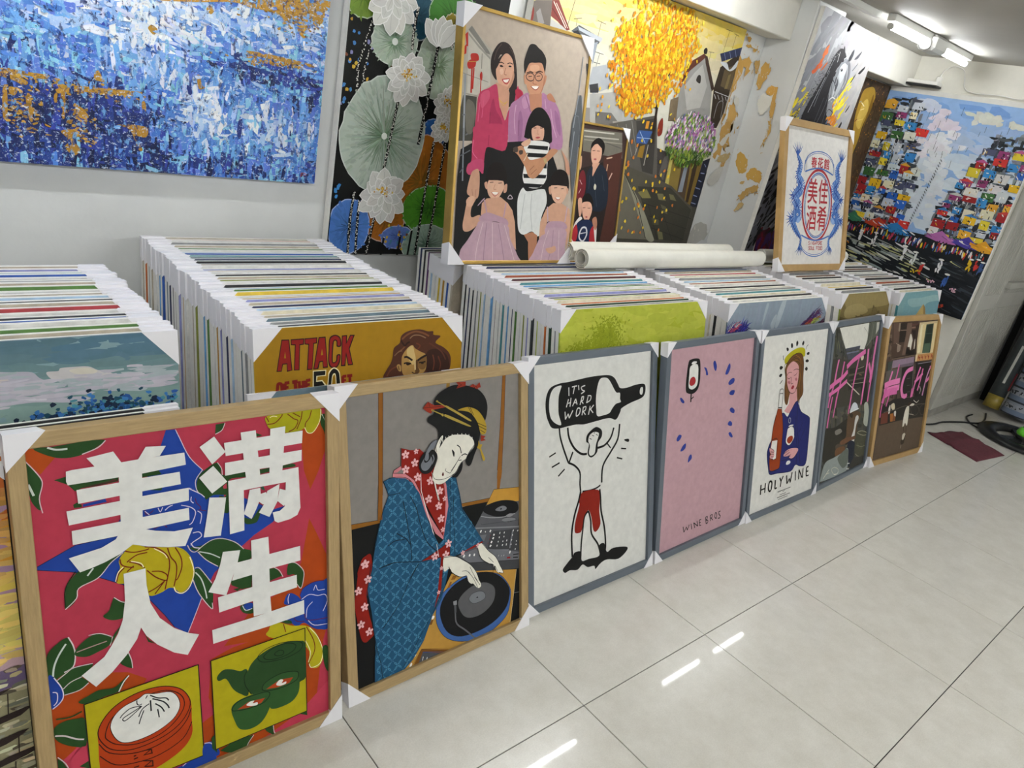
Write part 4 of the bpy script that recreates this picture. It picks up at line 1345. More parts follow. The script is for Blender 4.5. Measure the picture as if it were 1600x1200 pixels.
ARTDATA['family'] = '''
f #a9a397 13.02,213.9 9.873,89.67 36.42,67.08 141,132 139,238 82.13,277.3 16.26,341.8
f #b9b4a8 27.68,83.42 79.08,118.7 130,150 139,238 82.13,277.3 39.62,277
f #76736d 27.41,80.53 40.47,66.3 123,132 129,141 111,140
f #8f8b83 28.23,89.2 79.37,121.6 130,150 130,157 75.81,128.3 28.91,96.44
s #7a766e 3 92.24,143.6 95.03,192
s #8a867d 2.4 13.29,216.9 129,230
s #8a867d 2.4 19,279.8 86.83,281.4
F #a82a20 31.49,189.9 34.47,177.4 50.33,168.7 67.47,172 65.07,190.6 40.81,200.5
F #a82a20 43.31,160.9 46.56,151.3 69.27,147.5 78.49,155 77.74,168.8 50.61,171.7
S #b08a3c 2.4 34.61,178.9 71.78,172.8
s #a82a20 7 52.91,195.6 56.28,274.7
s #a82a20 6 61.2,194.2 61.38,261.6
F #a82a20 88.73,214.5 93.84,201.4 99.97,206.6 101,225 94.5,229
s #a82a20 4 95.46,225.8 96.4,269.1
f #a82a20 14.68,97.58 25.94,86.68 30.18,131.7 24.09,132.8
f #a82a20 12.11,136.4 23.41,125.5 24.11,155.1 14.26,159.8
f #47463f 12.14,342.3 23.66,285.3 82.74,283.5 84.06,429 12.09,436.1
s #8d9196 8 25.79,218 37.19,433.6
s #6a6c70 5 25.36,350 79.42,337.2
s #6a6c70 5 43.89,413.9 80.66,394.1
F #6a665c 38.31,308 58.62,299.1 77.9,321.6 76.68,397.7 46.94,400.9
F #2b2220 139,194 134,149 152,112 176,92.41 207.5,93.01 233,114 251,152 264,220 261,272 236,298 216,285 227,219 181,132 159,179 166,218
F #d0a086 160,191 166,159 198,126 226,134 241,163 243,197 228,228 207,241 183,232 168,215
F #2b2220 155,186 165,150 202,119 182,141 167,171
f #c4937a 164,225 219,233 231,251 232,299 219,346 187,308 163,254
S #c9a04a 2.4 161,238 183,276 208,289 225,280
S #c9a04a 2 178,271 204,296 221,284
F #b98a70 219,233 235,205 240,176 247,197 233,231 212,244
F #dcb49c 177,182 190,177 194,192 183,197
S #4a3a34 4 176.7,98.44 157,123 148,156
S #4a3a34 4 213,101 239,131 250,177
S #2a1a16 3 170,161 181,157 194,160
S #2a1a16 3 210,158 221,153 234,155
F #20181a 174,170 182,166 192,169 183,173
F #20181a 215,165 222,161 231,164 223,167
S #a06a54 2.4 203,172 199,193 210,194
F #e9e2da 193,213 208,209 225,205 220,215 204,219
S #a83a3e 4 191,212 202,221 216,222 226,206
S #a83a3e 3 191,212 207,208 225,204
F #b23a5a 97.03,427.7 86.42,320.6 94.27,269.4 131,249 165,231 177,258 191,307 219,346 237,302 289,262 296,242 275,231 262,237 231,414
F #b23a5a 79.14,445.6 86.46,364.8 91.86,288.5 142,263 162,324 151,439
F #9c2f50 145,332 157,280 174,316 206,351 212,410 158,418
F #c2526e 99.16,275 132,255 139,282 108,318
S #8f2a48 4 148,326 151,390
S #8f2a48 3 191,307 214,344
S #c9587a 4 97.38,300.3 95.05,363.8
S #c9587a 3 114,292 111,349
F #a82a42 257,237 280,234 292,249 279,264 264,259
F #1f1b1a 295,176 288,138 299.1,98 310.6,76.92 334,72.8 354.6,82.03 375.5,91.38 396,114 396,150 391,164 376,130 323,136 303,162
F #c38e70 298,165 319,136 370,125 391,151 395,177 388,214 372,243 348,250 327,239 310,216
F #c38e70 292,186 300,181 308,206 300,211
F #b98468 392,174 405,167 404,189 394,204
F #1f1b1a 297,172 290,135 320,110 367,103 394,118 395,157 376,130 342,133 314,140
F #a9745a 380,232 391,204 395,174 398,160 398,196 385,231 363,250
F #d3a284 320,146 358,138 365,155 341,162 322,162
O #3a3030 3 304,181 323,170 341,175 341,190 327,197 309,193
O #3a3030 3 348,174 363,163 382,169 381,184 365,191 352,187
s #3a3030 2.4 341,177 349,176
S #2a1a16 3.4 304,174 322,166 337,168
S #2a1a16 3.4 349,166 365,158 384,159
S #20181a 2.4 315,184 332,180
S #20181a 2.4 355,177 373,173
S #96604a 2.4 346,181 340,203 359,204
F #efe8e0 334,215 350,211 370,210 359,220 344,221
S #8c4a3e 3 331,215 350,223 362,221 372,210
f #b57f64 321,244 390,231 399,257 397,280 345,300 327,273
F #a87798 236,304 273,266 317,238 331,265 345,300 393,284 390,231 416,234 465,255 498,299 526,409 453,419 407,385 313,429 251,435
F #96668a 281,331 292,304 308,348 305,403 292,417
F #96668a 464,282 494,306 509,368 483,343
F #b98aa8 292,264 319,247 332,279 306,295
S #c29ab4 4 266,287 263,334 274,386
S #8a5a7a 4 287,337 289,391
S #c29ab4 4 443,278 461,331 489,377
S #8a5a7a 4 309,249 340,301
S #c29ab4 4 408,249 418,281
F #b07a5e 416,234 435,225 458,242 465,253 439,251 423,247
F #14110f 321,381 330,332 354,293 387,280 419,291 449,322 461,366 456,402 333,396
F #d0a088 354,364 367,349 411,344 421,377 409,403 385,408 363,393
F #14110f 348,361 350,337 414,330 417,350 381,345
S #20181a 2.4 363,356 377,354
S #20181a 2.4 397,352 410,351
F #a8464a 377,389 389,384 402,385 390,391
S #b07a62 2 387,360 384,374 395,374
f #55585c 563,406 565,316 591,210 602,209 631,312 623,400
s #8d9196 5 586,211 569,405
s #8d9196 5 606,212 628,309
s #6a6d72 4 577,286 599,287 628,363
s #6a6d72 4 581,346 598,352 612,401
s #8a8f94 4 590,71.94 585,204
f #3a3a3c 610,92.68 628.8,89.64 627,156
f #1b1a1a 24.48,860.3 19.43,557.2 26.59,462.2 71.48,438.5 152,439 240,418 442,390 552,557 564,769 537,864
s #7a7e84 6 33.15,391.9 43.9,567.5
s #5a5d62 4 23.52,486 68.46,462.3
s #5a5d62 4 28.39,540.7 42.56,523.8
F #b23a5a 75.97,457.7 76.73,410.5 86.82,378.2 222,363 232,447 153,443 138,460 135,513 135,537 112,527 76.34,545.3 58.31,534.6 62.4,510.4 77.1,497.2
F #b8466a 59.36,534.5 65.03,510.2 92.64,492 130,489 137,513 132,537 112,527 76.34,545.3
S #d0668a 3 80.85,425.8 79.36,465.3 103,487
S #8f2a48 3 149,403 150,439
F #c0937a 79,545.1 90.79,528.2 115,526 123,583 117,624 83.23,617.8 66.74,602.4
S #a0705a 2 88.96,593 97.09,621.2
S #a0705a 2 108,592 108,621
F #1b1413 152,581 150,540 165,506 192,492 227,499 248,529 251,571 241,576 233,551 165,556 162,580
F #d6aa90 160,568 176,551 227,551 241,576 227,606 207,628 183,621 164,601
f #1b1413 155,540 201,520 240,538 240,556 204,555 160,558
F #c89880 145,569 157,564 160,589 151,585
F #c89880 241,572 255,566 255,592 241,597
S #20181a 2.4 170,565 187,563
S #20181a 2.4 211,565 228,563
F #efe8e0 184,600 198,597 215,599 202,607
S #b0565a 2.4 181,599 199,612 218,598
S #b07a62 2 196,570 191,587 203,588
f #c89a80 161,622 228,614 266,634 292,659 310,702 329,808 302,786 275,716 260,690 139,682 140,640
F #c89a80 67.53,651.3 73.27,626.5 93.99,617.3 111,625 92.52,658.5 95.68,691.5 133,682 141,703 100,737 67.82,742.3 57.86,721.8 62.52,684.4
F #d0a48a 66.02,635 83.23,617.8 103,621 97.15,650 75.95,655.1
F #b08f9e 134,690 166,672 212,679 267,694 275,716 221,704 141,703
F #b596a2 138,703 209,705 275,716 293,764 337,826 342,861 86.72,858.6 53.04,818.1 86.83,771.4 121,724
S #cdb4bc 3 153,707 133,792 128,857
S #96788a 3 170,710 167,792 168,857
S #cdb4bc 3 198,709 214,857
S #96788a 3 228,713 254,791 274,858
S #cdb4bc 3 258,716 296,791 329,858
s #b08f9e 6 150,627 166,672
s #b08f9e 6 257,634 251,686
O #b9a0ac 3 122,649 139,631 150,623
O #c9b8c0 3 264,617 274,604 287,616
F #e2e0dc 321,427 348,403 447,400 451,432 453,488 454,536 420,569 357,569 329,536 333,476
f #1a1a1c 347,418 447,413 447,428 339,431
f #1a1a1c 338,446 446,441 448,456 337,461
f #1a1a1c 334,480 448,475 451,495 336,497
f #1a1a1c 330,523 454,519 450,532 335,538
f #1a1a1c 338,557 443,555 420,569 352,571
F #b98564 270,444 309,424 335,446 357,470 399,462 435,451 463,422 502,423 479,447 445,476 424,508 390,536 358,530 336,497 295,458
S #8a5c44 2.4 362,508 384,489
S #8a5c44 2.4 370,523 398,501
F #4a3f38 269,436 289,430 294,446 276,450
F #4a3f38 299,443 317,440 318,452 304,456
f #b8a070 427,460 442,456 450,475 439,478
s #d9cdb4 3 327,477 345,448
F #d4a88c 307,416 347,395 352,411 327,426
F #d6d7d4 334,574 360,586 433,573 457,580 469,625 448,680 450,743 432,753 404,735 362,749 332,732 319,675 314,614
S #b0b2b0 3 385,593 387,655 404,731
S #b0b2b0 3 349,595 344,657 341,728
f #a87458 362,749 405,737 435,750 437,789 417,831 401,854 428,817
F #a87458 388,753 412,744 433,808 414,854 400,849
F #c09078 521,421 567,461 582,510 559,498 547,459
F #1b1413 475,571 476,535 494,505 525,492 563,502 581,532 586,569 573,565 561,547 495,551 488,574
F #d6aa90 484,570 495,551 568,551 576,583 558,616 532,624 503,609
f #1b1413 481,539 522,514 575,533 578,555 521,553 486,556
S #20181a 2.4 502,565 519,563
S #20181a 2.4 540,566 556,564
F #efe8e0 515,602 528,599 543,601 531,607
S #b0565a 2.4 513,601 530,609 545,601
F #c89880 472,566 483,561 488,588 479,588
F #c89880 573,565 584,564 580,587
f #c89a80 505,623 552,621 603,642 622,721 607,802 586,712 482,692 476,743 490,789 507,817 479,808 446,762 444,698 469,647
F #c89a80 484,798 517,793 537,788 546,807 514,819
F #b08f9e 481,706 502,694 577,694 595,722 487,724
F #b596a2 480,720 592,724 598,788 589,860 411,859 422,817 452,757 476,743
S #cdb4bc 3 494,729 476,789 467,859
S #96788a 3 521,728 523,789 506,859
S #cdb4bc 3 554,727 568,860
F #c89a80 488,803 517,796 540,791 546,810 514,821
s #b9a0ac 6 475,638 486,697
s #b9a0ac 6 588,633 583,694
f #55585c 567,421 567,333 607,329 615,462 613,618
s #8d9196 4 582,345 577,479
s #6a6d72 4 611,355 614,498
'''
ARTDATA['small'] = '''
f #6a665c 115.6,30 382.5,20.59 406,136 268,133 128,126
s #b5b0a4 6 120.9,39.03 327.9,31.46
s #a8a498 6 125,62.71 364.5,52.84
s #55534c 5 256.7,73.75 388.7,91.2
s #8a8678 5 127.5,76.97 392.7,70.37
f #4a2a22 277,142 400,106 414,552 266,554
s #c9a890 6 294,146 333,137
s #b08a70 8 307,170 305,201
s #c0a090 7 346,208 328,240
f #241c1a 120,205 273,163 338,334 314,553 125,555 129,395
F #6a1f26 119,315 124,229 151,212 173,271 164,332 127,339
s #d0b0b0 3 128,254 146,273
s #d0b0b0 3 142,293 131,314
F #d0a088 132,344 157,338 165,404 151,415
F #c49878 116,161 125,150 129,194 120,210
F #15110f 180,121 181.8,86.15 223,59.85 265.4,77.88 272,112 260,133 246,99.7 193,105
F #d0a088 185,140 188,100 235.6,85.78 255,114 252,154 229,176 201,174
F #15110f 182,111 188.4,80.58 250,79.4 255,104 212.3,85.6
S #2a1c1a 2.4 192,120 210,117
S #2a1c1a 2.4 222,118 241,117
F #a85a58 204,156 215,151 226,154 217,160
f #c89880 201,174 251,169 233,196 212,233 199,204
F #1d2430 176,271 174,216 204,188 212,233 252,177 306,206 332,282 334,355 300,388 236,385 189,341
S #34404e 3 224,237 245,307 264,369
S #34404e 3 277,223 306,294
S #34404e 3 192,229 195,290
F #c9c4b0 228,278 233,265 245,274 243,290 232,290
F #15110f 163,373 163,327 199,310 230,334 241,370 206,351 169,363
F #dba890 162,373 168,353 214,350 235,380 226,422 206,439 179,419
S #2a1c1a 2.4 170,378 187,376
S #2a1c1a 2.4 203,378 222,377
F #a85a58 193,418 202,415 210,419 202,424
F #1f2a4a 139,456 174,435 228,433 262,469 273,548 167,550
F #e2ddd8 116,524 124,457 156,420 173,429 139,456 136,529
F #a82a32 120,524 120,478 139,456 154,497 145,534
F #a82a32 245,549 238,485 260,458 275,495 282,554
F #e2ddd8 260,458 274,442 287,494 286,543
F #b07a60 244,432 269,416 283,452 272,479
O #d9dade 8 166,502 180,471 207,470 217,501 198,531 174,523
s #d9dade 4 173,497 211,491
'''
ARTDATA['tree'] = '''
f #6a625c -64.44,209.7 -39.85,195.1 9.898,165.6 94.01,148 111,258 -59.33,256.5
f #3a3432 -64.44,209.7 -59.33,256.5 -41.74,255.5 -38.64,199.6
F #7a2a24 -23.82,201.4 -5.746,188.1 9.608,204.2 9.316,243.2 -13.96,238
f #8d8886 21.3,206.7 38.38,188.7 74.1,235.6 49.61,255.1
f #7a3a34 94.01,148 130,140 221,233 200,242 145,217 103,205
s #e0cfc0 4 103,151 197,232
s #e0cfc0 3 118,153 208,230
s #5a2a26 4 102,176 179,225
f #b9b8b4 106,214 172,227 226,247 110,254
f #55585c 230,236 269,206 422,232 405,257 274,244
f #2a2a2c 239,237 268,226 299,244 285,255
f #b0b4bc 263,212 426,229 419,246 276,225
f #8d939c 379,256 401,247 398,340 381,315
s #2a2a2a 2.4 218,122 203,226
s #3a3a38 2 251,186 252,214
s #3a3a38 2 232,190 277,178
s #3a3a38 2 396,168 394,227
s #3a3a38 2 370,168 428,173
s #3a3a38 2 426,291 415,415
s #3a3a38 2.4 398,288 452,290
s #3a3a38 2.4 399,329 443,330
f #a9acb0 402,350 482,326 566,404 438,457 394,429
f #3a3a3c 404,422 457,408 471,446 420,453
f #c9c8c4 417,471 584,454 635,488 461,522 408,512
f #8f8b86 410,517 564,503 612,581 423,597
f #6a5a4c 452,524 494,512 499,582 456,587
f #a9a8a4 420,459 627,418 765,521 610,582 467,598
f #6d6a66 479,526 587,518 685,574 503,595
f #9a958c 609,552 848,523 873,584 630,610
f #8c8a86 1046,334 1065,231 1176,176 1297,297 1344,437 1298,470 1033,501 1037,411
f #a8a5a0 1067,331 1124,259 1171,214 1252,304 1244,410 1139,436
f #6a5c48 990,405 1047,384 1075,496 1012,504
f #5a2f22 1052,227 1159,166 1187,174 1079,260 1048,315 1028,318
f #3a2a22 1168,171 1192,173 1320,307 1304,323 1190,205
F #2a2622 1152,293 1157,267 1180,267 1190,300
F #1f1c1a 1149,150 1163,138 1178,145 1179,163 1159,166
s #2a2a2a 2 1210,151 1212,201
s #2a2a2a 2 1193,151 1238,148
s #2a2a2a 2 1317,32.54 1310,134
s #2a2a2a 2 1279,30.34 1340,31.18
s #2a2a2a 2 1382,39.13 1379,106
s #2a2a2a 2 1362,36.57 1408,40.66
f #33291f 1321,203 1468,101 1496,82.74 1529,210 1434,490 1374,497 1315,308
f #5a4c34 1362,209 1462,160 1486,297 1366,287
f #7a6a44 1410,228 1430,218 1431,291 1407,295
f #2c3350 1288,144 1485,74.92 1498,109 1320,177
s #7a84a8 3 1323,135 1351,166
s #7a84a8 3 1365,122 1392,152
s #7a84a8 3 1406,105 1433,136
s #7a84a8 3 1455,89.94 1478,119
F #c9cdd2 1309,179 1369,176 1408,202 1456,148 1460,180 1412,208 1341,193
s #c4c4c8 3 1332,319 1463,327
s #c4c4c8 3 1333,332 1356,352
s #c4c4c8 3 1364,331 1387,351
s #c4c4c8 3 1401,330 1425,351
s #c4c4c8 3 1433,331 1456,350
S #8a8a8c 4 1385,446 1385,371 1429,359 1445,439
f #55524c 582,568 916,488 1052,809 744,744 683,584
f #3a3734 773,533 921,501 998,768 910,760 826,638
s #8a8884 3 705,554 804,696
s #77756f 3 643,561 739,674
s #8d8b86 3 742,536 829,673
f #35548c 800,598 811,570 913,565 892,628 811,629
s #a9bfe0 3 819,576 879,625
s #a9bfe0 3 808,605 916,600
f #8a6a24 846,643 882,632 885,696 843,693
s #b0aca4 5 905,630 910,730
s #a8a49c 4 829,630 823,688
f #c98a2a 849,524 871,521 874,556 852,558
F #7a2a1c 944,526 966,496 990,564 961,581
f #3f3a38 979,637 1098,655 1113,805 1033,765
f #57544f 1056,674 1101,662 1095,791 1045,764
f #7d6a34 1098,655 1232,666 1247,843 1120,820
f #b0a45a 1104,655 1122,638 1151,818 1118,816
f #4a3a2c 1217,690 1286,669 1335,887 1241,860
f #7d838c 1245,695 1275,701 1286,841 1247,843
f #77602c 1290,676 1391,660 1400,908 1329,903
f #3a2c20 1316,674 1355,671 1365,893 1339,895
f #1f2230 1395,667 1455,646 1459,913 1390,917
s #8a94b8 4 1416,681 1437,695
s #8a94b8 5 1405,730 1441,731
s #8a94b8 5 1404,770 1435,776
s #8a94b8 5 1395,810 1440,816
s #8a94b8 5 1394,851 1432,857
s #8a94b8 5 1393,892 1438,898
f #4f4c42 709,740 752,736 1043,787 1182,816 1369,901 1418,915 1412,1113 797,1103
f #6a665a 797,1103 758,872 760,757 811,803 1088,1106
F #8c8a78 752,751 828,817 928,892 1061,1010 1152,1105 1088,1106 982,997 876,880
f #3a3830 905,834 1173,824 1412,932 1412,1113 1152,1105 1000,950
f #7d7648 916,863 981,844 1035,887 963,891
f #6d6848 1074,861 1124,859 1166,895 1100,891
f #5d5a44 1122,913 1179,926 1209,965 1151,951
f #6a6648 1174,856 1216,861 1256,891 1200,886
f #55533f 1076,986 1143,992 1156,1023 1105,1025
f #6d6a4a 1157,1056 1206,1063 1230,1103 1191,1104
s #2a2822 3 972,913 1435,981
s #2a2822 3 1049,979 1421,1040
s #2a2822 3 1099,1041 1420,1100
s #2a2822 3 1023,918 1177,1104
s #2a2822 3 1122,913 1314,1110
s #1d1b16 4 754,757 916,893 1072,1098
'''
ARTDATA['horse'] = '''
F #232124 130,554 134,468 178,369 218,285 237,221 261,164 312,138 383,177 321,235 317,297 358,415 400,513 460,612 230,643
F #1a181a 218,841 130,554 389,523 554,633 788,871 983,1241 409,1265
F #55565a 429,550 433,508 485,525 592,585 541,617
F #85888d 322,281 331,225 367,180 434,182 481,235 480,291 455,351 412,390 411,423 442,450 410,479 374,469 350,417 318,343
F #a9acb0 354,275 374,232 405,203 439,243 432,323 401,376 365,367
F #77787d 394,190 445,187 487,250 471,324 436,362 441,290
F #232124 327,188 317,122 353,160 362,196
F #33343a 412,178 434,116 446,141 437,173
F #4a4b52 472,159 530,104 510,147
F #c4c7cb 350,237 375,201 413,201 428,230 422,278 400,297
F #4a4b50 341,293 354,275 390,307 378,349
F #1d1c1f 358,235 373,226 388,236 372,243
S #26252a 3.4 320,312 349,369 358,415
S #26252a 3 432,190 468,253 459,310
S #dfe0e2 3 430,355 440,401 430,435
S #c6c8cc 4 383,200 359,258 366,335 385,403
S #c6c8cc 4 421,200 463,270 448,320
S #1d1c1f 4 317,297 383,332 379,396
S #e0e0e0 5 347,401 376,380 415,382
S #1d1c1f 4 371,477 381,443 434,451 427,476
S #c9ccd0 3 228,299 204,379 170,493
S #8d9095 3 253,263 224,360 211,456
S #77797e 3 312,314 326,421 302,528
S #b9bcc0 3 262,186 247,234 233,282
S #e9eaec 3 292,157 299,209
S #55565a 4 288,396 270,533
S #6a6b70 3 353,432 362,535
S #d0d2d5 4 355,144 387,160 359,182
S #33343a 4 494,217 531,170
'''
ARTDATA['gold'] = '''
F #a5832e 454,279 427,177 430.4,89.31 464.2,60.8 545.6,41.1 602.8,64.99 627,110 605,179 596,237 586,297 596,380 587,465 597,551
F #c8a850 480,276 474,187 490,137 537,122 587,181 566,249 556,308
F #7a5a1c 585,132 592.1,82.63 629,159 610,277 614,378
s #e8d9a0 5 480,194 527,180
s #d9c070 6 494,258 560,242
s #6a2f2a 7 456,270 479,251
s #e8e0c0 6 461,149 515,166
s #7f9ab0 5 435,152 455,141
'''
ARTDATA['peel_wall'] = '''
F #c69d58 2238,1412 2255,1497 2264,1597 2282,1649 2284,1730 2345,1705 2352,1649 2330,1588 2354,1516 2335,1463 2278,1424
F #d8d5cc 2270,1499 2318,1554 2341,1540 2308,1486
F #c39a55 2347,1352 2336,1403 2363,1440 2375,1389
F #bfa877 2276,1398 2318,1436 2394,1443 2366,1406
F #b5b3ac 2211,908 2228,1000 2298,1047 2378,1013 2378,948
F #c4c2bb 2246,1276 2287,1348 2353,1370 2351,1283
F #c89a45 2253,1997 2288,2003 2385,1987 2335,1988
F #c79c52 2228,1908 2283,1945 2330,1929 2333,1891 2280,1848 2252,1761 2237,1650 2222,1643 2237,1788
F #cfcdc4 2278,1715 2289,1746 2326,1731 2326,1696
F #c39a50 2199,2043 2223,2050 2240,2044 2220,2038
F #c8a360 2360,1929 2414,1938 2440,1868 2390,1895
F #bd9146 2231,2035 2272,2038 2263,2013
'''
ARTDATA['peel_column'] = '''
F #cda554 1573,1409 1554,1473 1498,1432 1490,1383 1523,1358
F #caa050 1479,1350 1439,1410 1390,1386 1382,1337 1421,1333
F #caa566 1506,1310 1479,1324 1483,1306
F #c09a58 1486,1227 1455,1286 1386,1319 1383,1285 1434,1256 1473,1221
F #c6a870 1490,1150 1467,1204 1440,1202 1462,1161
F #c9a25a 1430,1521 1430,1604 1439,1708 1447,1755 1432,1741 1420,1654 1420,1548
F #cda257 1577,1819 1583,1888 1563,1949 1523,1914 1535,1874 1554,1807
F #d0a050 1508,1798 1495,1829 1446,1826 1449,1786 1491,1785
F #e2dfd4 1531,1780 1455,1785 1460,1735 1489,1681 1530,1710
F #c89c52 1459,1780 1443,1802 1424,1700 1445,1692
'''
ARTDATA['abstract'] = '''
F #b08428 678,709 707,699 731,700 790,702 770,713 740,710 720,713 739,726 729,736 705,726 677,719
F #b88a2a 802,728 820,720 933,715 1024,712 989,727 921,729 840,736 809,745
F #b08428 898,680 909,670 919,688 933,700 911,698 899,695
F #b08428 1038,534 1049,526 1064,537 1053,551 1041,542
F #b08428 1198,454 1210,442 1220,455 1211,466
F #b88a2a 1081,455 1568,353 1568,391 1528,415 1484,414 1442,441 1427,429 1378,423 1330,424 1277,420 1164,443
F #b08428 1510,378 1570,372 1567,423 1529,418
F #b08428 1323,547 1393,545 1458,547 1549,552 1542,561 1437,560 1351,557
F #b08428 1492,467 1502,458 1518,468 1508,478
F #a87c24 1176,643 1185,641 1192,668 1202,673 1183,679
F #a87c24 680,756 690,744 688,815 678,825
F #a87c24 732,766 743,759 745,825 735,815
F #a87c24 798,751 806,744 804,773 798,768
F #a87c24 814,749 825,742 822,805 815,803
F #a87c24 845,767 861,771 882,797 865,805 847,790
F #a87c24 811,844 848,837 856,854 837,862 858,889 841,909 820,887 831,868
F #a87c24 954,812 989,806 1036,810 1033,838 1000,838 1024,873 1012,875 989,821
F #a87c24 695,744 714,746 708,763 696,760
F #a87c24 1021,741 1030,737 1033,761 1024,765
'''
ARTDATA['attack'] = '''
f #2a0c0c 68.35,27.34 87.87,28.42 93.72,104.6 79.47,107 79.54,88.16 70.43,88.16 66.24,105 53.27,104.3
f #9c2a20 70.05,30.23 85.97,30.72 91.35,103.5 81.77,103.7 80.9,85.65 68.7,85.89 64.87,102.5 55.86,102.1
f #b5861a 76.37,57.17 78.21,73.09 73.3,73
f #2a0c0c 91.53,28.33 126.4,28.57 125.4,43.9 115.4,44.54 112,106 97.4,105.3 101.7,43.81 91.44,42.66
f #9c2a20 93.64,30.93 123.8,31.04 123,41.59 113.3,41.9 110,104 99.87,103.4 104,41.53 93.7,40.73
f #2a0c0c 127.1,28.63 161.3,28.4 159.8,43.52 151.9,43.81 146,108 131,108 136.6,45.31 126.7,43.64
f #9c2a20 128.9,31.06 158.6,30.89 157.2,40.99 149.7,41.49 145,106 134,105 139.2,42.83 129,41.69
f #2a0c0c 164.4,28.26 183.3,28.15 188,107 174,107 173.1,90.76 166.2,91.93 162,108 148,108
f #9c2a20 166.7,30.93 180.9,30.87 186,104 176,104 175.1,88.21 164.3,88.49 159,105 151,106
f #b5861a 172.8,58.06 175.4,73.68 169.5,74.08
F #2a0c0c 191.9,39.62 197,29.12 210,25.48 221.9,30.87 226.2,42.17 225.1,55.88 213.4,55.5 212.7,42.99 207.7,40.8 204.5,49.68 201.7,89.76 205.6,94.73 210.7,90.59 213,76.97 223.5,76.96 221.8,95.32 214,108 202,110 192,104 188.8,88.57 190.4,63.13
F #9c2a20 194.8,40.75 198.9,31.98 210,28.21 219.9,33.47 223.3,42.88 222.7,52.93 215.9,52.76 215.3,41.36 207.8,37.52 201.6,47.63 198.7,90.4 205.6,97.86 213.7,91.79 215.6,79.96 220.6,79.85 218.7,94.11 212,105 202,107 195,101 191.8,88.84 193.3,63.38
f #2a0c0c 228,28.55 243.2,28.31 242.4,45.22 251.4,28.32 264.8,29.24 249.9,64.34 259,107 244,107 239.3,82.05 237,108 224,107
f #9c2a20 230.4,31.46 240.1,31.04 239,52.35 253.5,31.23 260.7,31.74 246.8,63.17 256,104 246,104 239.5,70.92 234,104 227,104
f #efe2b0 147,111 183,112 182,127 159,127 157,137 172,137 183,151 183,169 145,166
f #14110c 149,113 181,114 180,125 156,125 155,140 171,140 179,152 179,169 148,166
F #efe2b0 188,133 190,118 204,108 218,117 222,136 222,183 185,179
F #14110c 190,133 193,120 204,111 216,119 220,136 219,183 188,179
F #efe2b0 198,134 205,123 210,133 210,180 196,178
F #b5861a 200,136 205,127 208,135 208,180 198,178
S #14110c 9 158,166 162,150 170,153
O #8c281c 8 53.86,164 55.15,137.6 60.71,133.8 65.08,138.8 64.3,161.8
s #8c281c 9 71.52,164.5 73.44,134.4
s #8c281c 8 72.53,134.3 84.86,133.6
s #8c281c 7 72.72,145 82.28,144.7
s #8c281c 9 91.88,133.8 106,133
s #8c281c 9 100,135 101,164
s #8c281c 8 110,133 111,164
s #8c281c 8 120,133 121,163
s #8c281c 7 110,148 121,147
s #8c281c 8 128,133 128,163
s #8c281c 8 128,134 140,133
s #8c281c 7 128,145 138,144
s #8c281c 8 229,133 229,167
s #8c281c 8 228,134 239,134
s #8c281c 7 229,145 238,144
s #8c281c 8 241,134 256,134
s #8c281c 8 249,135 249,170
F #4a2718 350,154 359,130 371,114 377.5,97.29 381.6,73.36 399.7,60.91 403.8,43.86 416,34.29 436.5,28.67 465.8,27.91 491.4,34.88 509.8,36.08 511,46.02 535.2,51.29 517.8,68.11 544.6,82.9 567,103 572,128 559,156 486,158 408,171
F #331a12 489.8,92.91 518.1,86.22 547.1,97.75 563,118 561,151 497,155 484,128
S #7a4a30 5 407.8,51.09 424.2,40.06 449.1,32.99 474.4,38.19 495.9,48.55
S #8a6a50 3 432.5,51.13 444.9,43.24 465.9,44.69 485.2,53.15
S #7a4a30 4 395.7,84.95 412,75.82 424.3,62.78
S #6a3a24 4 453.4,65.01 466.1,73.09 457.7,83.08
S #5a3222 4 496.1,68.26 518,80.78 540.4,97.18 554,120
S #6a3a26 4 509,102 514,124 510,146
S #5c3020 4 527,107 536,130 532,148
S #2a140e 5 403.8,54.27 416.1,69.15 424.3,62.78 432.5,59.9
S #7a5a40 3 383.5,94.35 395.7,84.95 407.9,82.48
S #6a3a24 4 359,148 371,132 392,123
F #b98f58 406,107 409.9,93.17 424.3,76.82 440.9,69.34 449.3,78.84 466.3,89.13 485.6,99.74 488,122 484,143 467,156 441,160 420,156 408,141
F #d6b880 424.3,78.57 440.9,71.1 447.2,89.31 452,113 441,124 424.4,97.95
F #7d5a34 458,119 483,103 489,118 482,139 464,137
F #5c3f24 452,113 460,115 459,130 465,145 454,152 450,143
S #d9bd86 5 449,113 450,139
S #1f120c 5.5 414,101 424,101 441,112
S #1f120c 6 458,114 471,107 488,101
S #1f120c 4 413,118 424,117 437,121
S #1f120c 4 463,120 475,120 484,119
F #2a1a10 420,119 429,118 433,123 424,124
F #2a1a10 469,122 475,121 479,124 472,125
F #b08a58 390,123 396,118 404,124 404,138 396,136
S #6a4a2c 3 395,123 398,134
S #3f2614 3 439,144 445,148 454,149
S #8c5a3a 3 437,153 450,152
'''
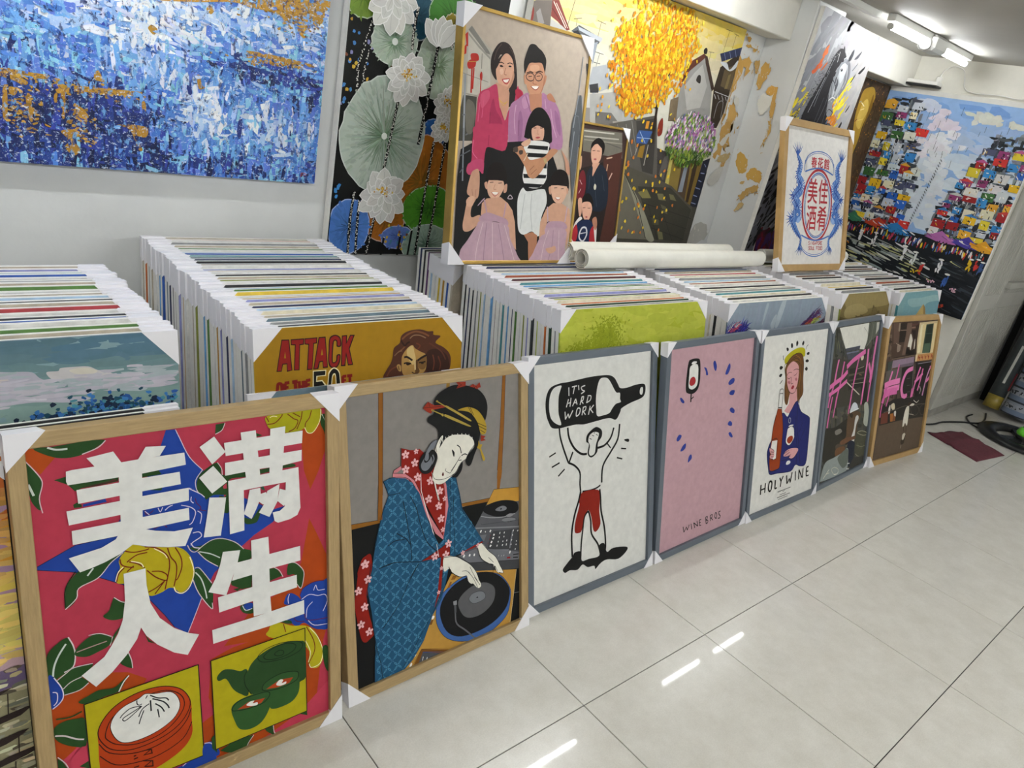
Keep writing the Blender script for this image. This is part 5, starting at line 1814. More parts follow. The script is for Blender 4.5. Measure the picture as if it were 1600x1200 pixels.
ARTDATA['cloud'] = '''
F #b0adb9 283,60.76 315.8,59.69 347.4,62.93 359.7,75.72 376.3,86.82 373.5,98.16 419.5,98.82 430.4,90.51 493.3,99.98 607,109 605,116 560,118 493,110 429,110 349,109 279,105
F #b9b5c0 279,100 330,109 388,119 428,121 444,128 407,131 348,123 292,125 277,127
F #c4c0c0 372.2,65.48 391.9,65.16 396.3,59.77 416.4,59.4 445,61 461.1,69.78 481.9,76.73 500.8,86.04 522.6,90.84 504.7,93.85 472.4,90.32 446.9,91.15 418.5,84.44 390.2,86.04 377.1,77.59
F #d2ccbd 411.9,64.84 440.7,62.97 460.9,72.17 443.7,77.6 419.4,72.69
F #c9bfb9 282.2,69.56 307.4,72.3 313.5,86.55 294.9,88.89 280.8,84.99
S #cfcbd2 5 320,117 341,117 368,119
'''
ARTDATA['feather'] = '''
F #aab4ba 432.8,1.663 467.5,2.099 430,107 400,122 402,70
F #a4afb6 294.3,13.36 314.9,14.21 300.6,64.74 280,106
F #a9b2b8 354,107 383.5,64.69 397.7,69.77 386,130
'''
ARTDATA['skyline'] = '''
f #77683f -5.397,113.3 47.57,3.38 600.3,10.46 611,145 552,164
F #8f7f52 49.09,8.298 372,8.66 575.8,15.03 595.8,69.19 397.4,82.07 107.4,89.31
F #9a8a5c 67.47,67.74 221,54.22 330.5,99.79 174,123 60.62,116.7
f #5f5230 -39.82,140.6 -1.445,108.6 16.44,114.4 97.37,128.6 183,133 188,113 202,119 243,121 245,111 291,124 373,117 384.9,81.53 391.9,66.24 416.1,82.89 426.8,78.12 449,105 479,101 495,129 582,139 583,176
f #6d5f3a 368,122 376.1,91.53 422.4,83.16 453,116 439,131
s #4a3f24 4 390.3,68.77 392,103
s #4a3f24 3 460,101 463,122
'''
ARTDATA['cone'] = '''
f #7aa3a9 62.49,137.8 111.1,5.016 684.5,4.745 711,172
F #92b4b4 128,39.28 332.5,35.16 563.4,25.21 664.7,58.94 510.9,77.22 210.1,88.05
F #6f98a2 430,73.97 671.7,71.43 697,146 462,135
f #b79c5e 282,144 338,105 380.8,74.93 418.8,97.16 456,152
f #8f7646 380.8,74.93 418.8,97.16 456,152 416,150
'''

# ------------------------------------------------------------------ the setting
M_WALL = mat('wall_white_paint', '#d9dad8', 0.55, var=0.05, scale=3.0, bump=0.25, bscale=22)
M_WALLC = mat('wall_cream_paint', '#d8d5cb', 0.6, var=0.06, scale=4.0, bump=0.3, bscale=18)
M_WALLE = mat('wall_end_paint', '#f1eee3', 0.6, var=0.06, scale=4.0, bump=0.3, bscale=18)
M_CEIL = mat('ceiling_paint', '#aba8a0', 0.7, var=0.05, scale=2.5, bump=0.3, bscale=14)
M_GROUT = mat('grout_dark', '#2b2925', 0.9)
M_TILEBASE = mat('screed_grey', '#6d6a63', 0.9, var=0.1)


def tile_material():
    m = bpy.data.materials.new('polished_tile')
    m.use_nodes = True
    nt = m.node_tree
    b = nt.nodes['Principled BSDF']
    oi = nt.nodes.new('ShaderNodeObjectInfo')
    tc = nt.nodes.new('ShaderNodeTexCoord')
    add = nt.nodes.new('ShaderNodeVectorMath')
    add.operation = 'ADD'
    sc = nt.nodes.new('ShaderNodeVectorMath')
    sc.operation = 'SCALE'
    sc.inputs['Scale'].default_value = 37.0
    cmb = nt.nodes.new('ShaderNodeCombineXYZ')
    nt.links.new(oi.outputs['Random'], cmb.inputs[0])
    nt.links.new(oi.outputs['Random'], cmb.inputs[1])
    nt.links.new(cmb.outputs[0], sc.inputs[0])
    nt.links.new(tc.outputs['Object'], add.inputs[0])
    nt.links.new(sc.outputs[0], add.inputs[1])
    n = nt.nodes.new('ShaderNodeTexNoise')
    n.inputs['Scale'].default_value = 9
    n.inputs['Detail'].default_value = 9
    n.inputs['Roughness'].default_value = 0.75
    nt.links.new(add.outputs[0], n.inputs[0])
    rp = nt.nodes.new('ShaderNodeValToRGB')
    rp.color_ramp.elements[0].position = 0.3
    rp.color_ramp.elements[0].color = (*hx('#c9c5ba'), 1)
    rp.color_ramp.elements[1].position = 0.72
    rp.color_ramp.elements[1].color = (*hx('#dad7ce'), 1)
    nt.links.new(n.outputs[0], rp.inputs[0])
    n3 = nt.nodes.new('ShaderNodeTexNoise')
    n3.inputs['Scale'].default_value = 260
    n3.inputs['Detail'].default_value = 2
    nt.links.new(add.outputs[0], n3.inputs[0])
    r3 = nt.nodes.new('ShaderNodeMapRange')
    r3.inputs[1].default_value = 0.35
    r3.inputs[2].default_value = 0.7
    r3.inputs[3].default_value = 0.95
    r3.inputs[4].default_value = 1.03
    nt.links.new(n3.outputs[0], r3.inputs[0])
    mx = nt.nodes.new('ShaderNodeMix')
    mx.data_type = 'RGBA'
    mx.blend_type = 'MULTIPLY'
    mx.inputs['Factor'].default_value = 1
    nt.links.new(rp.outputs[0], mx.inputs['A'])
    nt.links.new(r3.outputs[0], mx.inputs['B'])
    nt.links.new(mx.outputs['Result'], b.inputs['Base Color'])
    b.inputs['Roughness'].default_value = 0.22
    b.inputs['Specular IOR Level'].default_value = 0.45
    b.inputs['Coat Weight'].default_value = 0.35
    b.inputs['Coat Roughness'].default_value = 0.03
    return m


M_TILE = tile_material()

floor = mesh_obj('floor', *box_vf(-4.2, 6.6, -3.4, 1.75, -0.08, -0.004), M_GROUT)
tag(floor, kind='structure')
tv, tf = box_vf(-0.2986, 0.2986, -0.2986, 0.2986, -0.008, 0.0)
tile_me = bpy.data.meshes.new('tile')
tile_me.from_pydata(tv, [], tf)
tile_me.materials.append(M_TILE)
bevel_mesh(tile_me, 0.0007)
for i in range(-7, 11):
    for j in range(-6, 3):
        t = share('tile', tile_me, floor)
        t.location = (i * 0.6 + 0.3, j * 0.6 - 0.3 + 0.6, 0)

# back wall with the column, the beams, the end wall and the closed room around
wall = box('wall_back', -4.2, 4.2, WALL_Y, WALL_Y + 0.14, -0.004, CEIL, M_WALL)
tag(wall, kind='structure')
column = box('wall_column', 2.42, 2.72, 1.36, WALL_Y, 0.0, CEIL, M_WALL, bevel=0.004)
tag(column, kind='structure')
beam = box('trim_1', -4.2, 2.42, 1.46, WALL_Y, 2.063, CEIL, M_WALLC, bevel=0.004)
tag(beam, kind='structure')
beam2 = box('trim_2', 2.72, 4.05, 1.46, WALL_Y, 2.063, CEIL, M_WALLC, bevel=0.004)
tag(beam2, kind='structure')
wall_r = box('wall_right', 4.05, 4.2, 0.576, WALL_Y, 0.0, CEIL, M_WALLE)
tag(wall_r, kind='structure')
wall_h = box('wall_header', 4.05, 6.6, 0.56, 0.7, 2.10, CEIL, M_WALLC)
tag(wall_h, kind='structure')
wall_e = box('wall_end', 6.6, 6.74, -3.4, 1.75, 0.0, CEIL, M_WALL)
tag(wall_e, kind='structure')
wall_l = box('wall_left', -4.34, -4.2, -3.4, 1.75, 0.0, CEIL, M_WALL)
tag(wall_l, kind='structure')
wall_f = box('wall_front', -4.2, 6.6, -3.54, -3.4, 0.0, CEIL, M_WALL)
tag(wall_f, kind='structure')
ceiling = box('ceiling', -4.3, 6.7, -3.5, 1.75, CEIL, CEIL + 0.1, M_CEIL)
tag(ceiling, kind='structure')


def patches(name, ops, parent, origin, udir, vdir, nrm, material):
    """irregular flakes of old paint on a wall, traced in metres on the wall plane"""
    a = Art(9, 9, 4e-5)
    a.clip = (-9, -9, 9, 9)
    rnd = random.Random(3)
    for ln in ops.strip().split('\n'):
        t = ln.split()
        P = crom([Vector([float(q) / 1000 for q in x.split(',')]) for x in t[2:]], True, 5)
        cx, cy = sum(p.x for p in P) / len(P), sum(p.y for p in P) / len(P)
        ext = max((p - Vector((cx, cy))).length for p in P)
        c = hx(t[1])
        P = [p + Vector((rnd.gauss(0, .06), rnd.gauss(0, .09))) * ext for p in P]
        a.poly(P, c)
        for k in range(16):     # small flakes around the torn edge
            p = rnd.choice(P)
            s = ext * rnd.uniform(.03, .12)
            q = p + Vector((rnd.gauss(0, .12), rnd.gauss(0, .22))) * ext
            a.poly([(q.x + rnd.uniform(-s, s), q.y + rnd.uniform(-s, s) * 1.6) for i in range(3)], jit(c, .12))
        for k in range(10):     # paler remains inside
            p = rnd.choice(P)
            f = rnd.uniform(.1, .8)
            q = Vector((cx, cy)) * (1 - f) + p * f
            s = ext * rnd.uniform(.04, .12)
            a.poly([(q.x + rnd.uniform(-s, s), q.y + rnd.uniform(-s, s) * 1.6) for i in range(3)], jit(mixc(c, hx('#d6d3ca'), rnd.uniform(.3, .8)), .05))
    o, u, v, n = Vector(origin), Vector(udir), Vector(vdir), Vector(nrm)
    me = bpy.data.meshes.new(name)
    me.from_pydata([o + u * p[0] + v * p[1] + n * (0.0004 + p[2]) for p in a.V], [], a.F)
    at = me.color_attributes.new('pigment', 'FLOAT_COLOR', 'POINT')
    buf = []
    for c in a.C:
        buf += [c[0], c[1], c[2], 1.0]
    at.data.foreach_set('color', buf)
    me.materials.append(material)
    ob = bpy.data.objects.new(name, me)
    COL.objects.link(ob)
    ob.parent = parent
    return ob


M_FLAKE = paint_mat('old_paint', 0.8, 0.6, 120)
if 'peel_wall' in ARTDATA:
    patches('peeled_paint', ARTDATA['peel_wall'], wall, (0, WALL_Y, 0), (1, 0, 0), (0, 0, 1), (0, -1, 0), M_FLAKE)
if 'peel_column' in ARTDATA:
    patches('peeled_paint', ARTDATA['peel_column'], column, (2.42, 0, 0), (0, 1, 0), (0, 0, 1), (-1, 0, 0), M_FLAKE)

# cracks and scuffs low on the painted wall
M_DIRT = mat('wall_scuff', '#8f8d88', 0.8)

# ---- folding doors in ribbed aluminium at the right
M_DOOR = mat('door_grey_paint', '#b4b2a9', 0.5, var=0.07, scale=6, bump=0.15, bscale=30)
M_DOORD = mat('door_dirty_base', '#8d8a82', 0.7, var=0.25, scale=9)


def ribbed(name, x0, x1, z0, z1, y, parent, pitch=0.036, dep=0.012):
    V, F = [], []
    n = max(2, int((x1 - x0) / pitch))
    xs = []
    for i in range(n):
        a = x0 + (x1 - x0) * i / n
        b = x0 + (x1 - x0) * (i + 1) / n
        xs += [(a, 0.0), (a + (b - a) * 0.16, 0.0), (a + (b - a) * 0.22, -dep), (a + (b - a) * 0.94, -dep)]
    xs.append((x1, 0.0))
    for x, d in xs:
        V += [(x, y + d, z0), (x, y + d, z1)]
    for i in range(len(xs) - 1):
        F.append((2 * i, 2 * i + 2, 2 * i + 3, 2 * i + 1))
    k = len(V)
    V += [(x0, y + 0.012, z0), (x1, y + 0.012, z0), (x1, y + 0.012, z1), (x0, y + 0.012, z1)]
    F += [(k, k + 3, k + 2, k + 1)]
    return mesh_obj(name, V, F, M_DOOR, parent)


def door(name, x0, x1, y, label, bar):
    d = empty(name, (0, 0, 0))
    tag(d, label, kind='structure')
    sw = 0.05
    top = 2.10
    box('stile', x0, x0 + sw, y - 0.014, y + 0.02, 0.07, top, M_DOOR, d, 0.003)
    box('stile', x1 - sw, x1, y - 0.014, y + 0.02, 0.07, top, M_DOOR, d, 0.003)
    for z0, z1 in ((0.07, 0.15), (0.79, 0.90), (2.02, top)):
        box('rail', x0 + sw, x1 - sw, y - 0.012, y + 0.018, z0, z1, M_DOOR, d, 0.003)
    ribbed('panel', x0 + sw, x1 - sw, 0.15, 0.79, y, d)
    ribbed('panel', x0 + sw, x1 - sw, 0.90, 2.02, y, d)
    box('kick_plate', x0, x1, y - 0.004, y + 0.03, 0.0, 0.07, M_DOORD, d, 0.002)
    if bar:
        box('pull_bar', x0, x1 - 0.1, y - 0.05, y - 0.014, 0.94, 0.985, M_DOOR, d, 0.003)
    return d


door('door_1', 4.05, 4.50, 0.555, 'pale grey ribbed folding door leaf beside the street painting', False)
door('door_2', 4.505, 5.17, 0.565, 'pale grey ribbed folding door leaf with a pull bar', True)
M_BLACK = mat('recess_shade_black', '#0d0d0e', 0.9)
rec = box('wall_recess_shade', 5.18, 6.6, 0.50, 0.545, 0.0, 2.1, M_BLACK)  # flat black panel, the darkness of the recess is put into its colour
tag(rec, kind='structure')

# ------------------------------------------------------------------ fluorescent lamps on the ceiling
M_LAMPBODY = mat('lamp_white_plastic', '#e3e3de', 0.4)
M_LAMPTUBE = mat('lamp_tube_glow', '#ffffff', 0.3, emit=TUBE_POWER)
M_METAL = mat('lamp_metal', '#b9b9b5', 0.3, metal=0.8)


M_LAMPTUBE2 = mat('lamp_tube_glow_dimmed', '#ffffff', 0.3, emit=TUBE_POWER * 0.62)  # corner lamp tubes, emission lowered to keep the beam nearby from blowing out


def lamp(label, x0, x1, y, joint=None, z=2.205, twin=False):
    t = empty('ceiling_lamp', ((x0 + x1) / 2, y, CEIL), label, 'lamp')
    L = (x1 - x0) / 2
    zz = z - CEIL
    xc = (x0 + x1) / 2
    box('batten', -L - 0.03, L + 0.03, -0.022, 0.022, zz + 0.022, -0.001, M_LAMPBODY, t, 0.003)
    if joint:
        a, b = joint[0] - xc, joint[1] - xc
        segs = [(-L, a + 0.02), (b - 0.02, L)]
        jb = box('joint_housing', a - 0.05, b + 0.03, -0.05, 0.05, zz - 0.028, -0.002, M_LAMPBODY, t, 0.016)
        ring = lathe('socket_ring', [(0.026, -0.006), (0.034, -0.006), (0.034, 0.006), (0.026, 0.006), (0.026, -0.006)],
                     M_METAL, t, 20)
        ring.matrix_basis = Matrix.Translation((a - 0.052, 0, zz)) @ Matrix.Rotation(pi / 2, 4, 'Y')
    else:
        segs = [(-L, L)]
    for a, b in segs:
        for o in ((-0.035, 0.035) if twin else (0.0,)):
            tb = tube('tube', (a, o, zz), (b, o, zz), 0.0145, M_LAMPTUBE2 if joint else M_LAMPTUBE, t, n=14)
            for s, e in ((a, a - 0.014), (b, b + 0.014)):
                tube('end_cap', (s, o, zz), (e, o, zz), 0.0155, M_METAL, tb, n=14)
    return t


lamp('two-part fluorescent tube lamp in the ceiling corner above the street painting', 2.66, 3.75, 1.07, (3.17, 3.28))
lamp('fluorescent tube lamp on the ceiling above the framed family portrait', 0.62, 1.72, 1.05)
lamp('fluorescent tube lamp on the ceiling above the blue abstract painting', -1.75, -0.65, 1.0)
lamp('fluorescent tube lamp on the aisle ceiling at the far end', 2.5, 3.9, -1.9, twin=True)
lamp('fluorescent tube lamp on the aisle ceiling over the middle of the room', 0.0, 1.4, -1.95, twin=True)
lamp('fluorescent tube lamp on the aisle ceiling nearest the viewer', -2.5, -1.1, -1.9, twin=True)
trunk = box('cable_trunking', 2.02, 2.62, 1.12, 1.16, CEIL - 0.03, CEIL, M_LAMPBODY, None, 0.003)
tag(trunk, 'white cable trunking along the ceiling above the horse painting', 'trunking')

# ------------------------------------------------------------------ framed pictures
M_PROT = mat('white_foam_corner', '#ebe9ec', 0.5, bump=0.05, bscale=150)
M_OAK = mat('oak_veneer', '#b39869', 0.5, color2='#967d55', scale=14, stretch=(1, 1, 14), bump=0.1, bscale=60)
M_OAKH = mat('oak_veneer_cross', '#b39869', 0.5, color2='#967d55', scale=14, stretch=(1, 1, 14), bump=0.1, bscale=60)
M_OAKH.node_tree.nodes['Mapping'].inputs['Scale'].default_value = (1, 1, 14)
M_OAK.node_tree.nodes['Mapping'].inputs['Scale'].default_value = (14, 1, 1)
M_TAN = mat('tan_wood', '#b5935f', 0.5, color2='#a08050', scale=10, bump=0.08, bscale=50)
M_GREY = mat('slate_grey_frame', '#5d656e', 0.4, var=0.05, scale=10)
M_GOLD = mat('gold_frame', '#b9974f', 0.35, metal=0.75, var=0.12, scale=12)
M_KRAFT = mat('backing_board', '#8f7a5c', 0.9, var=0.1)
M_CANVAS = mat('raw_canvas_edge', '#e8e6df', 0.8, var=0.07, scale=40, bump=0.3, bscale=300)
M_PRINT = paint_mat('printed_canvas', 0.6, 0.12, 900, 0.18)
M_OIL = paint_mat('oil_paint', 0.5, 0.5, 420, 0.2)


def corner(parent, cx, cz, sx, sz, leg, d0, d1, e=0.0016, mesh_cache={}):
    """foam corner protector: a prism over one corner, shorter at the back"""
    key = (sx, sz, leg, round(d0, 4), round(d1, 4))
    me = mesh_cache.get(key)
    if me is None:
        V = []
        for y, l in ((d0, leg), (d1, leg * 0.86)):
            V += [(sx * e, y, sz * e), (-sx * l, y, sz * e), (sx * e, y, -sz * l * 1.06)]
        F = [(0, 1, 2), (3, 5, 4), (0, 3, 4, 1), (1, 4, 5, 2), (2, 5, 3, 0)]
        if sx * sz < 0:
            F = [q[::-1] for q in F]
        me = bpy.data.meshes.new('corner_protector')
        me.from_pydata(V, [], F)
        me.materials.append(M_PROT)
        bm = bmesh.new()
        bm.from_mesh(me)
        bmesh.ops.recalc_face_normals(bm, faces=bm.faces)
        bm.to_mesh(me)
        bm.free()
        mesh_cache[key] = me
    o = share('corner_protector', me, parent)
    o.location = (cx, 0, cz)
    return o


def framed(name, label, cat, P, rail, depth, fm, base, draw, corners='', leg=0.06, recess=0.012, group=None, pm=None,
           step=1.6e-5, fmv=None):
    w, h = P[1], P[4]
    t = empty(name, pose(*P), label, cat, group)
    hw = w / 2
    fmv = fmv or fm
    r = rail
    # mitred rails, front face at y = 0
    quads = [('rail', [(-hw, 0), (hw, 0), (hw - r, r), (-hw + r, r)], fm), ('rail', [(-hw, h), (-hw + r, h - r), (hw - r, h - r), (hw, h)], fm),
             ('rail', [(-hw, 0), (-hw + r, r), (-hw + r, h - r), (-hw, h)], fmv), ('rail', [(hw, 0), (hw, h), (hw - r, h - r), (hw - r, r)], fmv)]
    for nm, q, m in quads:
        V = [(x, 0, z) for x, z in q] + [(x, depth, z) for x, z in q]
        F = [(0, 1, 2, 3), (7, 6, 5, 4), (0, 4, 5, 1), (1, 5, 6, 2), (2, 6, 7, 3), (3, 7, 4, 0)]
        o = mesh_obj(nm, V, F, m, t)
        bm = bmesh.new()
        bm.from_mesh(o.data)
        bmesh.ops.recalc_face_normals(bm, faces=bm.faces)
        bmesh.ops.bevel(bm, geom=[e for e in bm.edges if all(v.co.y < 1e-6 for v in e.verts) and abs(e.verts[0].co.x - e.verts[1].co.x) + abs(e.verts[0].co.z - e.verts[1].co.z) > r * 2.5],
                        offset=0.0015, segments=1, affect='EDGES')
        bm.to_mesh(o.data)
        bm.free()
    box('backing_board', -hw + r * 0.5, hw - r * 0.5, recess + 0.004, depth - 0.004, r * 0.5, h - r * 0.5, M_KRAFT, t)
    a = Art(w, h, step)
    a.clip = (r * 0.9, r * 0.9, w - r * 0.9, h - r * 0.9)
    a.poly([(0, 0), (w, 0), (w, h), (0, h)], hx(base))
    if draw:
        draw(a)
    a.mesh('print', pm or M_PRINT, t, -hw, h, recess)
    for c in corners.split():
        sx, sz = (1 if 'R' in c else -1), (1 if 'T' in c else -1)
        corner(t, sx * hw, h if sz > 0 else 0, sx, sz, leg, -0.0016, depth + 0.001)
    return t


def knife_mat():
    """palette-knife oil: the stroke colours broken up by fine light and dark skips of paint"""
    m = paint_mat('knife_oil', 0.42, 0.9, 160, 0.3)
    nt = m.node_tree
    b = nt.nodes['Principled BSDF']
    src = b.inputs['Base Color'].links[0].from_socket
    tc = nt.nodes.new('ShaderNodeTexCoord')
    for sc, st, lo, hi, col in ((60, (1, 1, .55), .555, .585, '#14265f'), (80, (1, 1, 1.6), .575, .60, '#d3e0f2'), (48, (1.6, 1, .8), .57, .60, '#6fa6d8')):
        mp = nt.nodes.new('ShaderNodeMapping')
        mp.inputs['Scale'].default_value = st
        mp.inputs['Location'].default_value = (sc, 0, sc * .3)
        nt.links.new(tc.outputs['Object'], mp.inputs[0])
        n = nt.nodes.new('ShaderNodeTexNoise')
        n.inputs['Scale'].default_value = sc
        n.inputs['Detail'].default_value = 8
        n.inputs['Roughness'].default_value = 0.72
        n.inputs['Distortion'].default_value = 0.5
        nt.links.new(mp.outputs[0], n.inputs[0])
        mr = nt.nodes.new('ShaderNodeMapRange')
        mr.inputs[1].default_value = lo
        mr.inputs[2].default_value = hi
        mr.inputs[3].default_value = 0
        mr.inputs[4].default_value = 0.85
        nt.links.new(n.outputs[0], mr.inputs[0])
        mx = nt.nodes.new('ShaderNodeMix')
        mx.data_type = 'RGBA'
        nt.links.new(mr.outputs[0], mx.inputs['Factor'])
        nt.links.new(src, mx.inputs['A'])
        mx.inputs['B'].default_value = (*hx(col), 1)
        src = mx.outputs['Result']
    nt.links.new(src, b.inputs['Base Color'])
    return m


def art(name):
    return lambda a: a.data(ARTDATA[name], name in ('f1', 'f2', 'f2b', 'f3', 'f5', 'attack')) if name in ARTDATA else None


G_FRONT = 'framed prints leaning in a row along the floor'
OAK = dict(fm=M_OAKH, fmv=M_OAK)


def seq(*fs):
    def d(a):
        for f in fs:
            if f:
                f(a)
    return d

